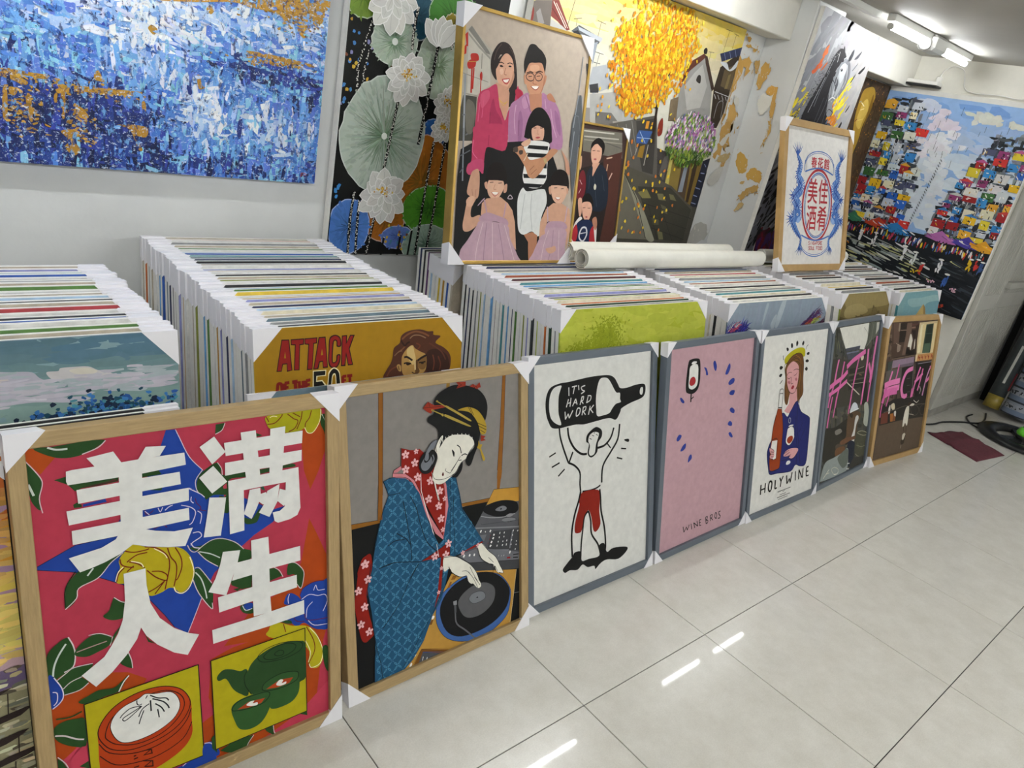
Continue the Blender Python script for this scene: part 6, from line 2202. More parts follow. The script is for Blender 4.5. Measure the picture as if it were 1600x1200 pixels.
GLYPH = {
    '美': ('695,844;655,771;608,700;343,700;380,717;344,779;292,844;226,816;270,759;304,700;98,700;98,633;460,633;460,551;147,551;147,486;460,486;460,401;56,401;56,334;452,334;446,294;438,257;82,257;82,189;416,189;298,64;41,-10;63,-43;79,-77;366,19;496,182;658,10;913,-77;934,-41;960,-8;723,57;572,189;937,189;937,257;518,257;525,294;530,334;950,334;950,401;536,401;536,486;858,486;858,551;536,551;536,633;903,633;903,700;691,700;733,758;773,820', '7,5,6;1,55,0;1,54,55;8,5,7;8,4,5;2,54,1;9,4,8;2,53,54;9,3,4;11,9,10;11,3,9;11,2,3;11,53,2;11,52,53;11,51,52;12,51,11;13,50,12;50,51,12;13,49,50;15,13,14;15,49,13;15,48,49;15,47,48;16,47,15;17,46,16;46,47,16;17,45,46;19,17,18;19,45,17;19,44,45;19,43,44;20,43,19;21,42,20;42,43,20;21,41,42;22,41,21;22,40,41;24,22,23;24,40,22;24,39,40;24,38,39;25,38,24;26,31,25;31,37,25;37,38,25;31,36,37;26,30,31;32,36,31;27,30,26;32,35,36;27,28,30;28,29,30;33,34,32;34,35,32'),
    '佳': ('268,836;169,617;39,437;63,400;82,363;125,416;167,474;167,-80;241,-80;241,597;294,705;338,815;594,840;594,709;376,709;376,638;594,638;594,495;328,495;328,423;940,423;940,495;670,495;670,638;895,638;895,709;670,709;670,840;594,384;594,269;356,269;356,198;594,198;594,30;294,30;294,-42;960,-42;960,30;670,30;670,198;912,198;912,269;670,269;670,384', '13,27,12;13,26,27;1,11,0;1,10,11;15,13,14;15,26,13;15,25,26;15,24,25;1,9,10;16,24,15;17,23,16;23,24,16;17,22,23;2,9,1;2,6,9;6,8,9;19,17,18;19,22,17;19,21,22;19,20,21;2,5,6;7,8,6;3,5,2;3,4,5;29,43,28;29,42,43;31,29,30;31,42,29;31,41,42;31,40,41;32,40,31;33,39,32;39,40,32;33,38,39;35,33,34;35,38,33;35,37,38;35,36,37'),
    '酒': ('327,581;327,-79;396,-79;396,-31;846,-31;846,-76;918,-76;918,581;729,581;729,716;955,716;955,785;291,785;291,716;498,716;498,581;565,716;661,716;661,581;565,581;396,150;846,150;846,35;396,35;396,215;396,301;415,283;431,266;540,367;567,479;567,514;659,514;659,391;675,327;739,311;787,311;836,311;846,311;846,215;396,313;396,514;507,514;507,480;485,395;719,514;846,514;846,375;841,373;827,372;785,372;746,372;724,376;719,392;71,769;158,715;232,663;277,724;201,772;113,823;34,500;126,449;204,400;246,462;167,508;76,555;53,-21;120,-65;201,93;277,262;218,305;134,129', '53,57,58;53,56,57;54,56,53;54,55,56;59,63,64;59,62,63;60,62,59;60,61,62;70,68,69;70,67,68;65,67,70;65,66,67;13,11,12;13,10,11;14,10,13;15,16,14;16,10,14;15,19,16;17,10,16;18,9,17;9,10,17;18,8,9;1,40,0;40,15,0;40,19,15;40,18,19;40,8,18;40,7,8;40,41,7;41,30,7;30,31,7;31,44,7;44,45,7;45,6,7;1,39,40;42,30,41;42,29,30;32,44,31;32,52,44;46,6,45;43,29,42;43,28,29;39,28,43;32,51,52;33,51,32;33,50,51;47,6,46;48,37,47;37,6,47;33,49,50;33,48,49;33,37,48;39,27,28;34,37,33;1,25,39;25,26,39;26,27,39;35,37,34;36,37,35;38,6,37;1,24,25;1,20,24;20,38,24;20,21,38;21,6,38;1,23,20;22,6,21;1,3,23;3,22,23;3,4,22;4,6,22;1,2,3;5,6,4'),
    '肴': ('173,782;308,747;448,705;280,663;108,633;133,603;155,571;281,597;409,628;387,579;361,531;63,531;63,463;314,463;192,340;37,246;62,219;83,188;171,237;251,296;251,-80;325,-80;325,67;747,67;747,-2;742,-18;724,-23;669,-24;577,-21;593,-51;605,-81;712,-80;778,-71;812,-49;822,-2;822,386;344,386;375,424;404,463;942,463;942,531;446,531;469,575;489,619;431,634;490,652;549,671;692,618;807,569;862,625;764,666;647,709;744,755;829,806;766,842;670,787;554,739;385,789;224,829;325,199;747,199;747,122;325,122;325,253;325,325;747,325;747,253', '55,53,54;0,57,58;55,52,53;0,56,57;56,52,55;1,56,0;56,51,52;2,56,1;2,51,56;2,50,51;3,46,2;46,50,2;3,45,46;47,50,46;47,49,50;4,45,3;4,44,45;4,8,44;8,43,44;5,8,4;5,7,8;9,43,8;47,48,49;9,42,43;6,7,5;10,42,9;10,41,42;12,10,11;12,41,10;12,40,41;12,39,40;13,39,12;14,38,13;38,39,13;14,37,38;14,36,37;14,35,36;14,65,35;65,34,35;15,64,14;64,65,14;15,19,64;19,63,64;66,34,65;15,18,19;20,63,19;20,59,63;59,66,63;59,60,66;60,34,66;16,18,15;16,17,18;20,62,59;61,34,60;20,22,62;22,61,62;22,23,61;23,34,61;20,21,22;24,34,23;25,34,24;25,33,34;26,33,25;29,27,28;27,33,26;29,33,27;29,32,33;30,32,29;30,31,32'),
    '春': ('451,840;446,800;439,759;107,759;107,694;424,694;414,658;401,621;141,621;141,559;375,559;355,519;332,481;54,481;54,415;285,415;177,306;36,216;65,189;88,157;169,205;240,260;240,-79;317,-79;317,-39;686,-39;686,-75;766,-75;766,260;838,205;913,162;937,195;966,224;827,303;714,415;948,415;948,481;419,481;440,520;458,559;862,559;862,621;482,621;493,658;504,694;892,694;892,759;519,759;525,796;530,833;379,415;631,415;658,375;689,337;318,337;350,375;317,123;686,123;686,25;317,25;317,182;317,274;686,274;686,182', '1,49,0;1,48,49;2,48,1;2,47,48;4,2,3;4,47,2;4,46,47;4,45,46;5,45,4;6,44,5;44,45,5;6,43,44;7,43,6;7,42,43;9,7,8;9,42,7;9,41,42;9,40,41;10,40,9;11,39,10;39,40,10;11,38,39;11,37,38;12,37,11;14,12,13;14,37,12;14,36,37;14,35,36;15,35,14;16,50,15;50,35,15;16,55,50;51,35,50;52,34,51;34,35,51;52,33,34;16,54,55;53,33,52;16,53,54;16,33,53;17,21,16;21,61,16;61,33,16;61,62,33;62,28,33;28,32,33;21,60,61;63,28,62;17,20,21;22,60,21;63,27,28;29,32,28;29,31,32;18,20,17;18,19,20;30,31,29;22,56,60;56,63,60;56,57,63;57,27,63;22,59,56;58,27,57;22,24,59;24,58,59;24,25,58;25,27,58;22,23,24;26,27,25'),
    '花': ('628,840;628,743;376,743;376,840;301,840;301,743;60,743;60,671;301,671;301,585;376,585;376,671;628,671;628,580;705,580;705,671;939,671;939,743;705,743;705,840;852,484;738,404;597,323;597,560;520,560;520,284;443,248;366,214;383,187;396,157;520,211;520,59;547,-39;649,-64;741,-64;835,-64;929,-23;960,132;923,145;890,163;875,37;830,8;741,8;656,8;608,18;597,58;597,247;764,333;906,423;306,564;195,394;51,260;83,234;113,207;165,253;216,305;216,-79;292,-79;292,399;339,469;379,541', '50,60,49;25,23,24;25,22,23;50,59,60;21,48,20;50,58,59;21,47,48;22,47,21;50,55,58;55,57,58;51,55,50;22,46,47;25,46,22;51,54,55;56,57,55;26,46,25;52,54,51;52,53,54;27,46,26;27,30,46;30,45,46;28,30,27;28,29,30;31,45,30;40,38,39;40,37,38;40,36,37;32,45,31;32,44,45;41,36,40;32,43,44;32,42,43;32,41,42;32,36,41;32,35,36;33,35,32;34,35,33;5,3,4;5,2,3;1,19,0;1,18,19;7,5,6;7,2,5;7,1,2;7,18,1;7,17,18;7,16,17;8,16,7;9,11,8;11,16,8;9,10,11;12,16,11;13,15,12;15,16,12;13,14,15'),
    '館': ('343,359;343,273;166,273;166,359;343,416;166,416;166,493;343,493;281,170;313,106;166,44;166,215;405,215;405,550;298,550;281,603;260,657;205,638;221,595;235,550;103,550;103,74;87,27;58,4;76,-32;89,-67;142,-35;336,55;357,6;372,-37;427,-7;386,89;332,194;241,846;146,722;27,625;45,590;58,556;157,639;246,742;339,663;412,589;453,643;376,718;281,795;297,823;521,572;521,-78;583,-78;583,-34;832,-34;832,-74;894,-74;894,236;583,236;583,320;856,320;856,572;583,31;583,172;832,172;832,31;583,510;795,510;795,382;583,382;642,818;666,772;686,725;459,725;459,562;516,562;516,662;871,662;871,562;930,562;930,725;724,725;749,739;727,792;696,846', '66,79,80;67,79,66;67,78,79;68,78,67;68,77,78;70,72,69;72,68,69;72,77,68;72,76,77;72,73,76;73,75,76;70,71,72;74,75,73;47,62,46;62,57,46;62,63,57;63,56,57;47,65,62;64,56,63;47,55,65;55,64,65;55,56,64;47,54,55;47,59,54;59,53,54;59,60,53;60,52,53;47,58,59;61,52,60;47,49,58;49,61,58;49,50,61;50,52,61;47,48,49;51,52,50;34,45,33;34,44,45;34,39,44;39,43,44;34,38,39;40,43,39;35,38,34;40,42,43;41,42,40;17,15,16;35,36,38;36,37,38;18,15,17;18,14,15;19,14,18;21,6,20;6,19,20;6,14,19;6,13,14;6,7,13;7,12,13;21,5,6;4,12,7;21,3,5;3,4,5;3,0,4;0,12,4;21,2,3;1,12,0;21,11,2;11,1,2;11,12,1;21,10,11;8,31,32;9,31,8;10,31,9;10,27,31;27,30,31;22,10,21;10,26,27;28,30,27;22,26,10;23,26,22;29,30,28;24,26,23;25,26,24'),
}



def inside(p, P):
    c = False
    j = len(P) - 1
    for i in range(len(P)):
        a, b = P[i], P[j]
        if (a[1] > p[1]) != (b[1] > p[1]) and p[0] < (b[0] - a[0]) * (p[1] - a[1]) / (b[1] - a[1]) + a[0]:
            c = not c
        j = i
    return c


def kimono_pattern(a):
    """woven lattice of four-petal motifs on the robe"""
    ln = ARTDATA['kimono_mask'].split()
    P = [tuple(float(q) / 1000 for q in x.split(',')) for x in ln[2:]]
    x0, x1 = min(p[0] for p in P), max(p[0] for p in P)
    y0, y1 = min(p[1] for p in P), max(p[1] for p in P)
    st = 0.034
    light, mid = hx('#4683a0'), hx('#336788')
    n = 0
    for i in range(int((x1 - x0) / st) * 2 + 4):
        for j in range(int((y1 - y0) / st) * 2 + 4):
            u, v = x0 + (i - 1) * st * .5, y0 + (j - 1) * st * .5 + i * .002
            if (i + j) % 2:
                continue
            big = i % 2 == 0
            for k in range(4):
                b = tau * k / 4 + .785
                r = st * (.26 if big else .14)
                c = (u + cos(b) * r, v + sin(b) * r)
                e = (u + cos(b) * r * 1.8, v + sin(b) * r * 1.8)
                if inside(c, P) and inside(e, P) and inside((u, v), P):
                    a.ell(c[0], c[1], r * .85, r * .32, light if big else mid, b, 8, up=0)
                    if big:
                        a.z += 4e-6
                        a.ell(c[0], c[1], r * .55, r * .16, hx('#2a5a7a'), b, 6, up=0)
                        a.z -= 4e-6
    a.up(2)


def gen_market(a):
    for k in range(420):
        x, y = random.uniform(.02, .62), random.uniform(.02, .83)
        c = random.choice(('#3a3a32', '#4f4d40', '#2b2a24', '#5d5a4a', '#474a44'))
        a.dab(x, y, random.uniform(.03, .12), random.uniform(.008, .025), random.choice((1.4, 1.6, .2)), jit(hx(c)), up=.06)


def gen_shophouse(a):
    for k in range(320):
        x, y = random.uniform(.02, .64), random.uniform(.02, .83)
        c = random.choice(('#5a4636', '#4a3a2e', '#66523e', '#3a2e26')) if y > .5 else random.choice(('#4a3a30', '#5a463a', '#33281f', '#6a5848'))
        a.dab(x, y, random.uniform(.03, .12), random.uniform(.01, .03), random.choice((1.5, .1)), jit(hx(c)), up=.06)


def gen_cloud(a):
    """soft sky dabs, a cloud bank and a drift of blue blossom"""
    R = random
    for k in range(420):
        u, v = R.uniform(0, .62), R.uniform(0, .24)
        c = mixc(hx('#567480'), hx('#87a298'), min(1, max(0, (v - .02) / .14)))
        if u > .4 and v < .05:
            c = mixc(c, hx('#4c7088'), .5)
        a.dab(u, v, R.uniform(.05, .12), R.uniform(.010, .022), R.uniform(-.12, .12), jit(c, .04), up=.03)
    if 'cloud' in ARTDATA:
        a.data(ARTDATA['cloud'])
    for k in range(150):
        u = R.uniform(.25, .6)
        a.dab(u, .095 + R.gauss(0, .012), R.uniform(.03, .07), R.uniform(.004, .009), R.uniform(-.1, .1), jit(hx(R.choice(('#b3b0bb', '#bdb9c2', '#a5b0b4'))), .03), up=.05)
    for k in range(240):
        t = R.random()
        x = R.gauss(.475, .045) if t > .4 else R.uniform(.31, .61)
        y = .158 - abs(R.gauss(0, .016)) if t > .4 else .162 - abs(R.gauss(0, .010)) - max(0, (x - .5)) * .12
        c = R.choice(('#1c2f4a', '#2a5a9a', '#3a74b4', '#16243a', '#4a8a9a', '#1f4a5a', '#23548c'))
        a.dab(x, y, R.uniform(.006, .014), R.uniform(.005, .010), R.uniform(-.6, .6), jit(hx(c)), up=.12)


def gen_greentree(a):
    R = random
    for k in range(300):
        u, v = R.uniform(0, .82), R.uniform(0, .25)
        c = mixc(hx('#a9b03a'), hx('#b8bd48'), R.random())
        a.dab(u, v, R.uniform(.06, .14), R.uniform(.02, .04), R.uniform(-.3, .3), jit(c, .03), up=.03)
    for k in range(1100):
        r, th = abs(R.gauss(0, .5)), R.uniform(0, tau)
        x, y = .225 + cos(th) * r * .105 + .0, .098 + sin(th) * r * .075
        if y < .022:
            continue
        c = mixc(hx('#96a020'), hx('#7d8812'), R.random())
        a.dab(x, y, R.uniform(.005, .016), R.uniform(.003, .006), R.uniform(0, 3.1), c, up=.04)
    for k in range(260):
        a.dab(R.gauss(.15, .06), R.gauss(.128, .012), .012, .005, R.uniform(0, 3.1), hx('#8f991c'), up=.04)


def gen_feather(a):
    R = random
    for k in range(200):
        a.dab(R.uniform(0, .87), R.uniform(0, .3), R.uniform(.06, .16), R.uniform(.012, .03), 1.75 + R.gauss(0, .1), jit(hx('#8b97a3'), .05), up=.03)
    if 'feather' in ARTDATA:
        a.data(ARTDATA['feather'])

    def quill(x0, y0, x1, y1, cols, n, l0, l1, fan):
        for k in range(n):
            t = R.random()
            x, y = x0 + (x1 - x0) * t + R.gauss(0, .006), y0 + (y1 - y0) * t + R.gauss(0, .006)
            b = math.atan2(y1 - y0, x1 - x0) + R.uniform(*fan)
            L = R.uniform(l0, l1)
            a.line([(x, y), (x + cos(b) * L * .6, y + sin(b) * L * .6), (x + cos(b + .2) * L, y + sin(b + .2) * L)], R.uniform(.003, .008), jit(hx(R.choice(cols)), .15), w1=.001, up=.1)
    quill(.00, .13, .15, .12, ('#2a2a7a', '#3a2a6a', '#34349a', '#1f2060', '#1a1a50'), 150, .02, .06, (-1.6, -.3))
    quill(.02, .12, .08, .10, ('#a03a5a', '#c04a5a', '#d8d4c8'), 16, .02, .04, (-.6, .2))
    quill(.60, .16, .78, .075, ('#3a2040', '#4a2a5a', '#2a1f3a', '#5a2a4a', '#3a2a6a'), 150, .03, .07, (-.5, .3))
    quill(.66, .13, .80, .10, ('#a03a3a', '#7a2a3a', '#c96a3a'), 26, .03, .05, (-.4, .2))
    quill(.70, .135, .80, .105, ('#b8c44a', '#8aa04a'), 18, .02, .04, (-.3, .2))
    quill(.68, .16, .86, .13, ('#3a1f33', '#2a1a2a', '#5a2a44'), 70, .03, .06, (-.8, .3))


def gen_sunset(a):
    for y, c in ((0, '#8a4a2c'), (.06, '#c0662c'), (.16, '#d89a34'), (.25, '#e0c45a'), (.30, '#b08aa0'), (.33, '#dcc86a'), (.40, '#c0a0a8'), (.46, '#6a5a7a')):
        a.poly([(0, y), (.7, y - .01), (.7, y + .1), (0, y + .1)], hx(c))
    a.poly([(0, .5), (.7, .5), (.7, .86), (0, .86)], hx('#8f8a6a'))
    for k in range(1400):
        x, y = random.uniform(.3, .675), random.uniform(.0, .86)
        if y < .45:
            c = mixc(hx('#c0662c'), hx('#e0c870'), min(1, y / .35)) if random.random() < .85 else hx('#b090a8')
            a.dab(x, y, .05, .012, random.uniform(-.1, .1), jit(c, .2), up=0)
        else:
            c = random.choice(('#a8a48a', '#c4b98a', '#8a8a78', '#6a6a5a', '#b0a888', '#5a5040', '#d0c8a8'))
            a.dab(x, y, random.uniform(.02, .05), .008, random.uniform(-.15, .15), jit(hx(c), .2), up=0)
        a.z += 1.5e-6
    for x, y in ((.60, .50), (.64, .55), (.62, .60), (.65, .64), (.56, .6), (.64, .70), (.60, .46)):
        a.dab(x, y, .09, .014, -.15, hx('#2a1f1c'))
        a.line([(x, y), (x + .003, y - .05)], .002, hx('#2a1f1c'))


def gen_redcanvas(a):
    a.poly([(0, 0), (.62, 0), (.62, .04), (0, .05)], hx('#d8d5cf'))
    for k in range(160):
        x, y = random.uniform(0.01, .6), random.uniform(.06, .33)
        c = hx('#4a1026') if y < .2 else hx('#4a2560')
        if random.random() < .25:
            c = hx('#7a1a2c')
        a.dab(x, y, random.uniform(.03, .09), random.uniform(.01, .04), random.uniform(.8, 2.2), jit(c, .3), up=0)
        a.z += 3e-6

LET = {  # simple strokes on a 4 x 6 grid
    'S': [(4, 1), (3, 0), (1, 0), (0, 1), (1, 3), (3, 3), (4, 5), (3, 6), (1, 6), (0, 5)], 'I': [(2, 0), (2, 6)],
    'N': [(0, 6), (0, 0), (4, 6), (4, 0)], 'G': [(4, 1), (3, 0), (1, 0), (0, 2), (0, 4), (1, 6), (3, 6), (4, 5), (4, 3), (2, 3)],
    'A': [(0, 6), (2, 0), (4, 6), (3, 4), (1, 4)], 'P': [(0, 6), (0, 0), (3, 0), (4, 1), (4, 2), (3, 3), (0, 3)],
    'O': [(1, 0), (3, 0), (4, 2), (4, 4), (3, 6), (1, 6), (0, 4), (0, 2), (1, 0)], 'R': [(0, 6), (0, 0), (3, 0), (4, 1), (4, 2), (3, 3), (0, 3), (4, 6)],
    'E': [(4, 0), (0, 0), (0, 3), (3, 3), (0, 3), (0, 6), (4, 6)], 'U': [(0, 0), (0, 5), (1, 6), (3, 6), (4, 5), (4, 0)],
    'L': [(0, 0), (0, 6), (4, 6)], 'F': [(4, 0), (0, 0), (0, 3), (3, 3), (0, 3), (0, 6)], 'D': [(0, 0), (0, 6), (3, 6), (4, 4), (4, 2), (3, 0), (0, 0)]}


def letters(a, txt, x, y, w, h, c, lw, gap=.25, slope=0.0):
    cw = w / (len(txt) + gap * (len(txt) - 1))
    for i, ch in enumerate(txt):
        if ch in LET:
            x0 = x + i * cw * (1 + gap)
            a.line([(x0 + p[0] / 4 * cw, y + slope * i + p[1] / 6 * h) for p in LET[ch]], lw, c)


def glyph(a, ch, x, y, w, h, c):
    vs, fs = GLYPH[ch]
    V = [tuple(int(q) / 1000 for q in t.split(',')) for t in vs.split(';')]
    x0, x1 = min(v[0] for v in V), max(v[0] for v in V)
    y0, y1 = min(v[1] for v in V), max(v[1] for v in V)
    a.up()
    for dx, dy in ((0, 0), (.0035, 0), (0, .002), (.0035, .002)):   # bold brush weight
        a.z += 1e-6
        k = len(a.V)
        a.V += [(x + dx + (v[0] - x0) / (x1 - x0) * w, y + dy + (y1 - v[1]) / (y1 - y0) * h, a.z) for v in V]
        a.C += [c] * len(V)
        a.F += [tuple(int(q) + k for q in t.split(',')) for t in fs.split(';')]


def gen_emblem(a):
    blue, dk, lt, red, bg = hx('#4a72b4'), hx('#24408a'), hx('#8aa8d4'), hx('#a8323a'), hx('#dddad5')
    cx, cy = .388, .428

    def ring(rx, ry, w, c, ox=0, oy=0, a0=0, a1=tau, n=48):
        a.line([(cx + ox + rx * cos(a0 + (a1 - a0) * i / n), cy + oy + ry * sin(a0 + (a1 - a0) * i / n)) for i in range(n + 1)], w, c)
    # dragons coiling down both sides
    for s in (-1, 1):
        X = lambda d: cx + s * d
        P = crom([Vector(p) for p in ((X(.235), .175), (X(.195), .225), (X(.215), .285), (X(.168), .335), (X(.240), .395), (X(.185), .450), (X(.250), .505),
                                      (X(.205), .565), (X(.150), .610), (X(.165), .655))], False, 9)
        n = len(P)
        wid = [.014 + .050 * sin(pi * min(1, k / n * 1.15)) ** .8 for k in range(n)]
        for k in range(n - 1):
            a.line([P[k], P[k + 1]], max(.016, wid[k]), blue, w1=max(.016, wid[k + 1]), up=.05)
        a.up()
        for k in range(2, n - 2, 2):
            d = (P[k + 1] - P[k - 1]).normalized()
            q = Vector((-d.y, d.x)) * s
            w = wid[k]
            a.line([P[k] + q * w * .45, P[k] + d * .006, P[k] - q * w * .35], .0035, lt, up=.3)
            a.line([P[k] - q * w * .45 - d * .004, P[k] - q * w * .75], .007, dk, w1=.001, up=.3)
        a.line([p + Vector((s * .010, 0)) for p in P[4:-6]], .006, dk, up=.5)
        # tail flames, legs with claws, mane round the head
        for x, y, b0, b1, m, L in ((.235, .178, -2.3, -.7, 6, .07), (.250, .385, -.6, .9, 4, .05), (.150, .340, 2.2, 3.9, 3, .04), (.262, .505, -.7, .9, 5, .055),
                                   (.165, .650, .7, 2.4, 5, .05), (.150, .470, 2.4, 4.0, 4, .04)):
            for k in range(m):
                b = b0 + (b1 - b0) * k / (m - 1)
                dx = cos(b) * s
                a.line([(X(x), y), (X(x) + dx * L * .55 + .006, y + sin(b) * L * .55), (X(x) + dx * L, y + sin(b) * L)], .010, dk if k % 2 else blue, w1=.0015, up=.4)
        hx_, hy = X(.212), .490
        a.ell(hx_, hy, .046, .030, blue, rot=.5 * s)
        a.ell(hx_ - s * .028, hy + .018, .026, .015, lt, rot=.5 * s)
        a.ell(hx_ - s * .010, hy - .008, .009, .007, bg)
        a.ell(hx_ - s * .010, hy - .008, .004, .004, dk)
        for k in range(9):
            b = -1.6 + k * .38
            a.line([(hx_ + s * .02, hy), (hx_ + s * (.02 + cos(b) * .055), hy + sin(b) * .045)], .006, dk if k % 2 else lt, w1=.001, up=.4)
        a.line([(hx_ - s * .04, hy + .02), (hx_ - s * .055, hy + .005), (hx_ - s * .05, hy - .02)], .003, dk)
    # oval frame
    a.ell(cx, cy, .150, .185, bg, n=48)
    ring(.156, .190, .014, red)
    ring(.138, .174, .007, blue)
    ring(.129, .166, .004, dk)
    # ribbon cartouches
    for v0, s in ((.155, 1), (.690, -1)):
        a.poly([(cx - .130, v0 + s * .02), (cx - .075, v0 - s * .005), (cx, v0 - s * .012), (cx + .075, v0 - s * .005), (cx + .130, v0 + s * .02),
                (cx + .145, v0 + s * .09), (cx + .062, v0 + s * .075), (cx, v0 + s * .07), (cx - .062, v0 + s * .075), (cx - .145, v0 + s * .09)], bg)
        for o, w in ((0, .005), (.010, .003)):
            a.line(crom([Vector(p) for p in ((cx - .155, v0 + s * (.05 + o)), (cx - .130, v0 + s * (.02 + o)), (cx - .075, v0 - s * (.005 - o)), (cx, v0 - s * (.014 - o)),
                                             (cx + .075, v0 - s * (.005 - o)), (cx + .130, v0 + s * (.02 + o)), (cx + .155, v0 + s * (.05 + o)))], False, 5), w, blue)
        a.line(crom([Vector(p) for p in ((cx - .15, v0 + s * .1), (cx - .075, v0 + s * .082), (cx, v0 + s * .074), (cx + .075, v0 + s * .082), (cx + .15, v0 + s * .1))], False, 5), .008, blue)
        a.line([(cx - .155, v0 + s * .04), (cx - .162, v0 + s * .10)], .004, blue)
        a.line([(cx + .155, v0 + s * .04), (cx + .162, v0 + s * .10)], .004, blue)
    for i, ch in enumerate('春花館'):
        glyph(a, ch, (.296 + i * .068), .170 + (0 if i == 1 else .003), .056, .055, red)
    for ch, x, y in (('美', .278, .285), ('佳', .392, .285), ('酒', .280, .428), ('肴', .394, .428)):
        glyph(a, ch, x, y, .100, .132, red)
    letters(a, 'SINGAPORE', .318, .622, .150, .018, red, .0035)
    letters(a, 'SOUL FOOD', .322, .650, .150, .018, red, .0035)


def lotus_flower(a, x, y, r, full=True):
    n = 12 if full else 5
    for ring_, k0, L in ((0, n, 1.0), (1, 8, .70), (2, 5, .46)) if full else ((0, n, 1.0),):
        for k in range(k0):
            b = (tau * k / k0 + ring_ * .3 + random.uniform(-.1, .1)) if full else -pi / 2 + (k - 2) * .34 * (1 if k != 2 else 0)
            l = r * L * random.uniform(.9, 1.1)
            w = l * (.54 if full else .5)
            if full and sin(b) < -.3:
                l *= .85
            P = []
            for t, q in ((0.08, .25), (.35, .9), (.65, 1), (.88, .55), (1.0, 0.02)):
                P.append((t, q))
            pts = [(x + cos(b) * l * t - sin(b) * w * .5 * q, y + sin(b) * l * t + cos(b) * w * .5 * q) for t, q in P]
            pts += [(x + cos(b) * l * t + sin(b) * w * .5 * q, y + sin(b) * l * t - cos(b) * w * .5 * q) for t, q in P[::-1]]
            a.poly(pts, jit(hx('#d3d2cc'), .05))
            a.line(pts, .0028, hx('#f2f1ee'), closed=True)
            a.line([(x + cos(b) * l * .2, y + sin(b) * l * .2), (x + cos(b) * l * .85, y + sin(b) * l * .85)], .002, hx('#bdbcb6'))
    if full:
        for k in range(26):
            a.dab(x + random.gauss(0, r * .16), y - r * .12 + random.gauss(0, r * .1), .008, .006, random.uniform(0, 3), jit(hx(random.choice(('#c99a2c', '#b07a1c', '#e0b84a'))), .2))


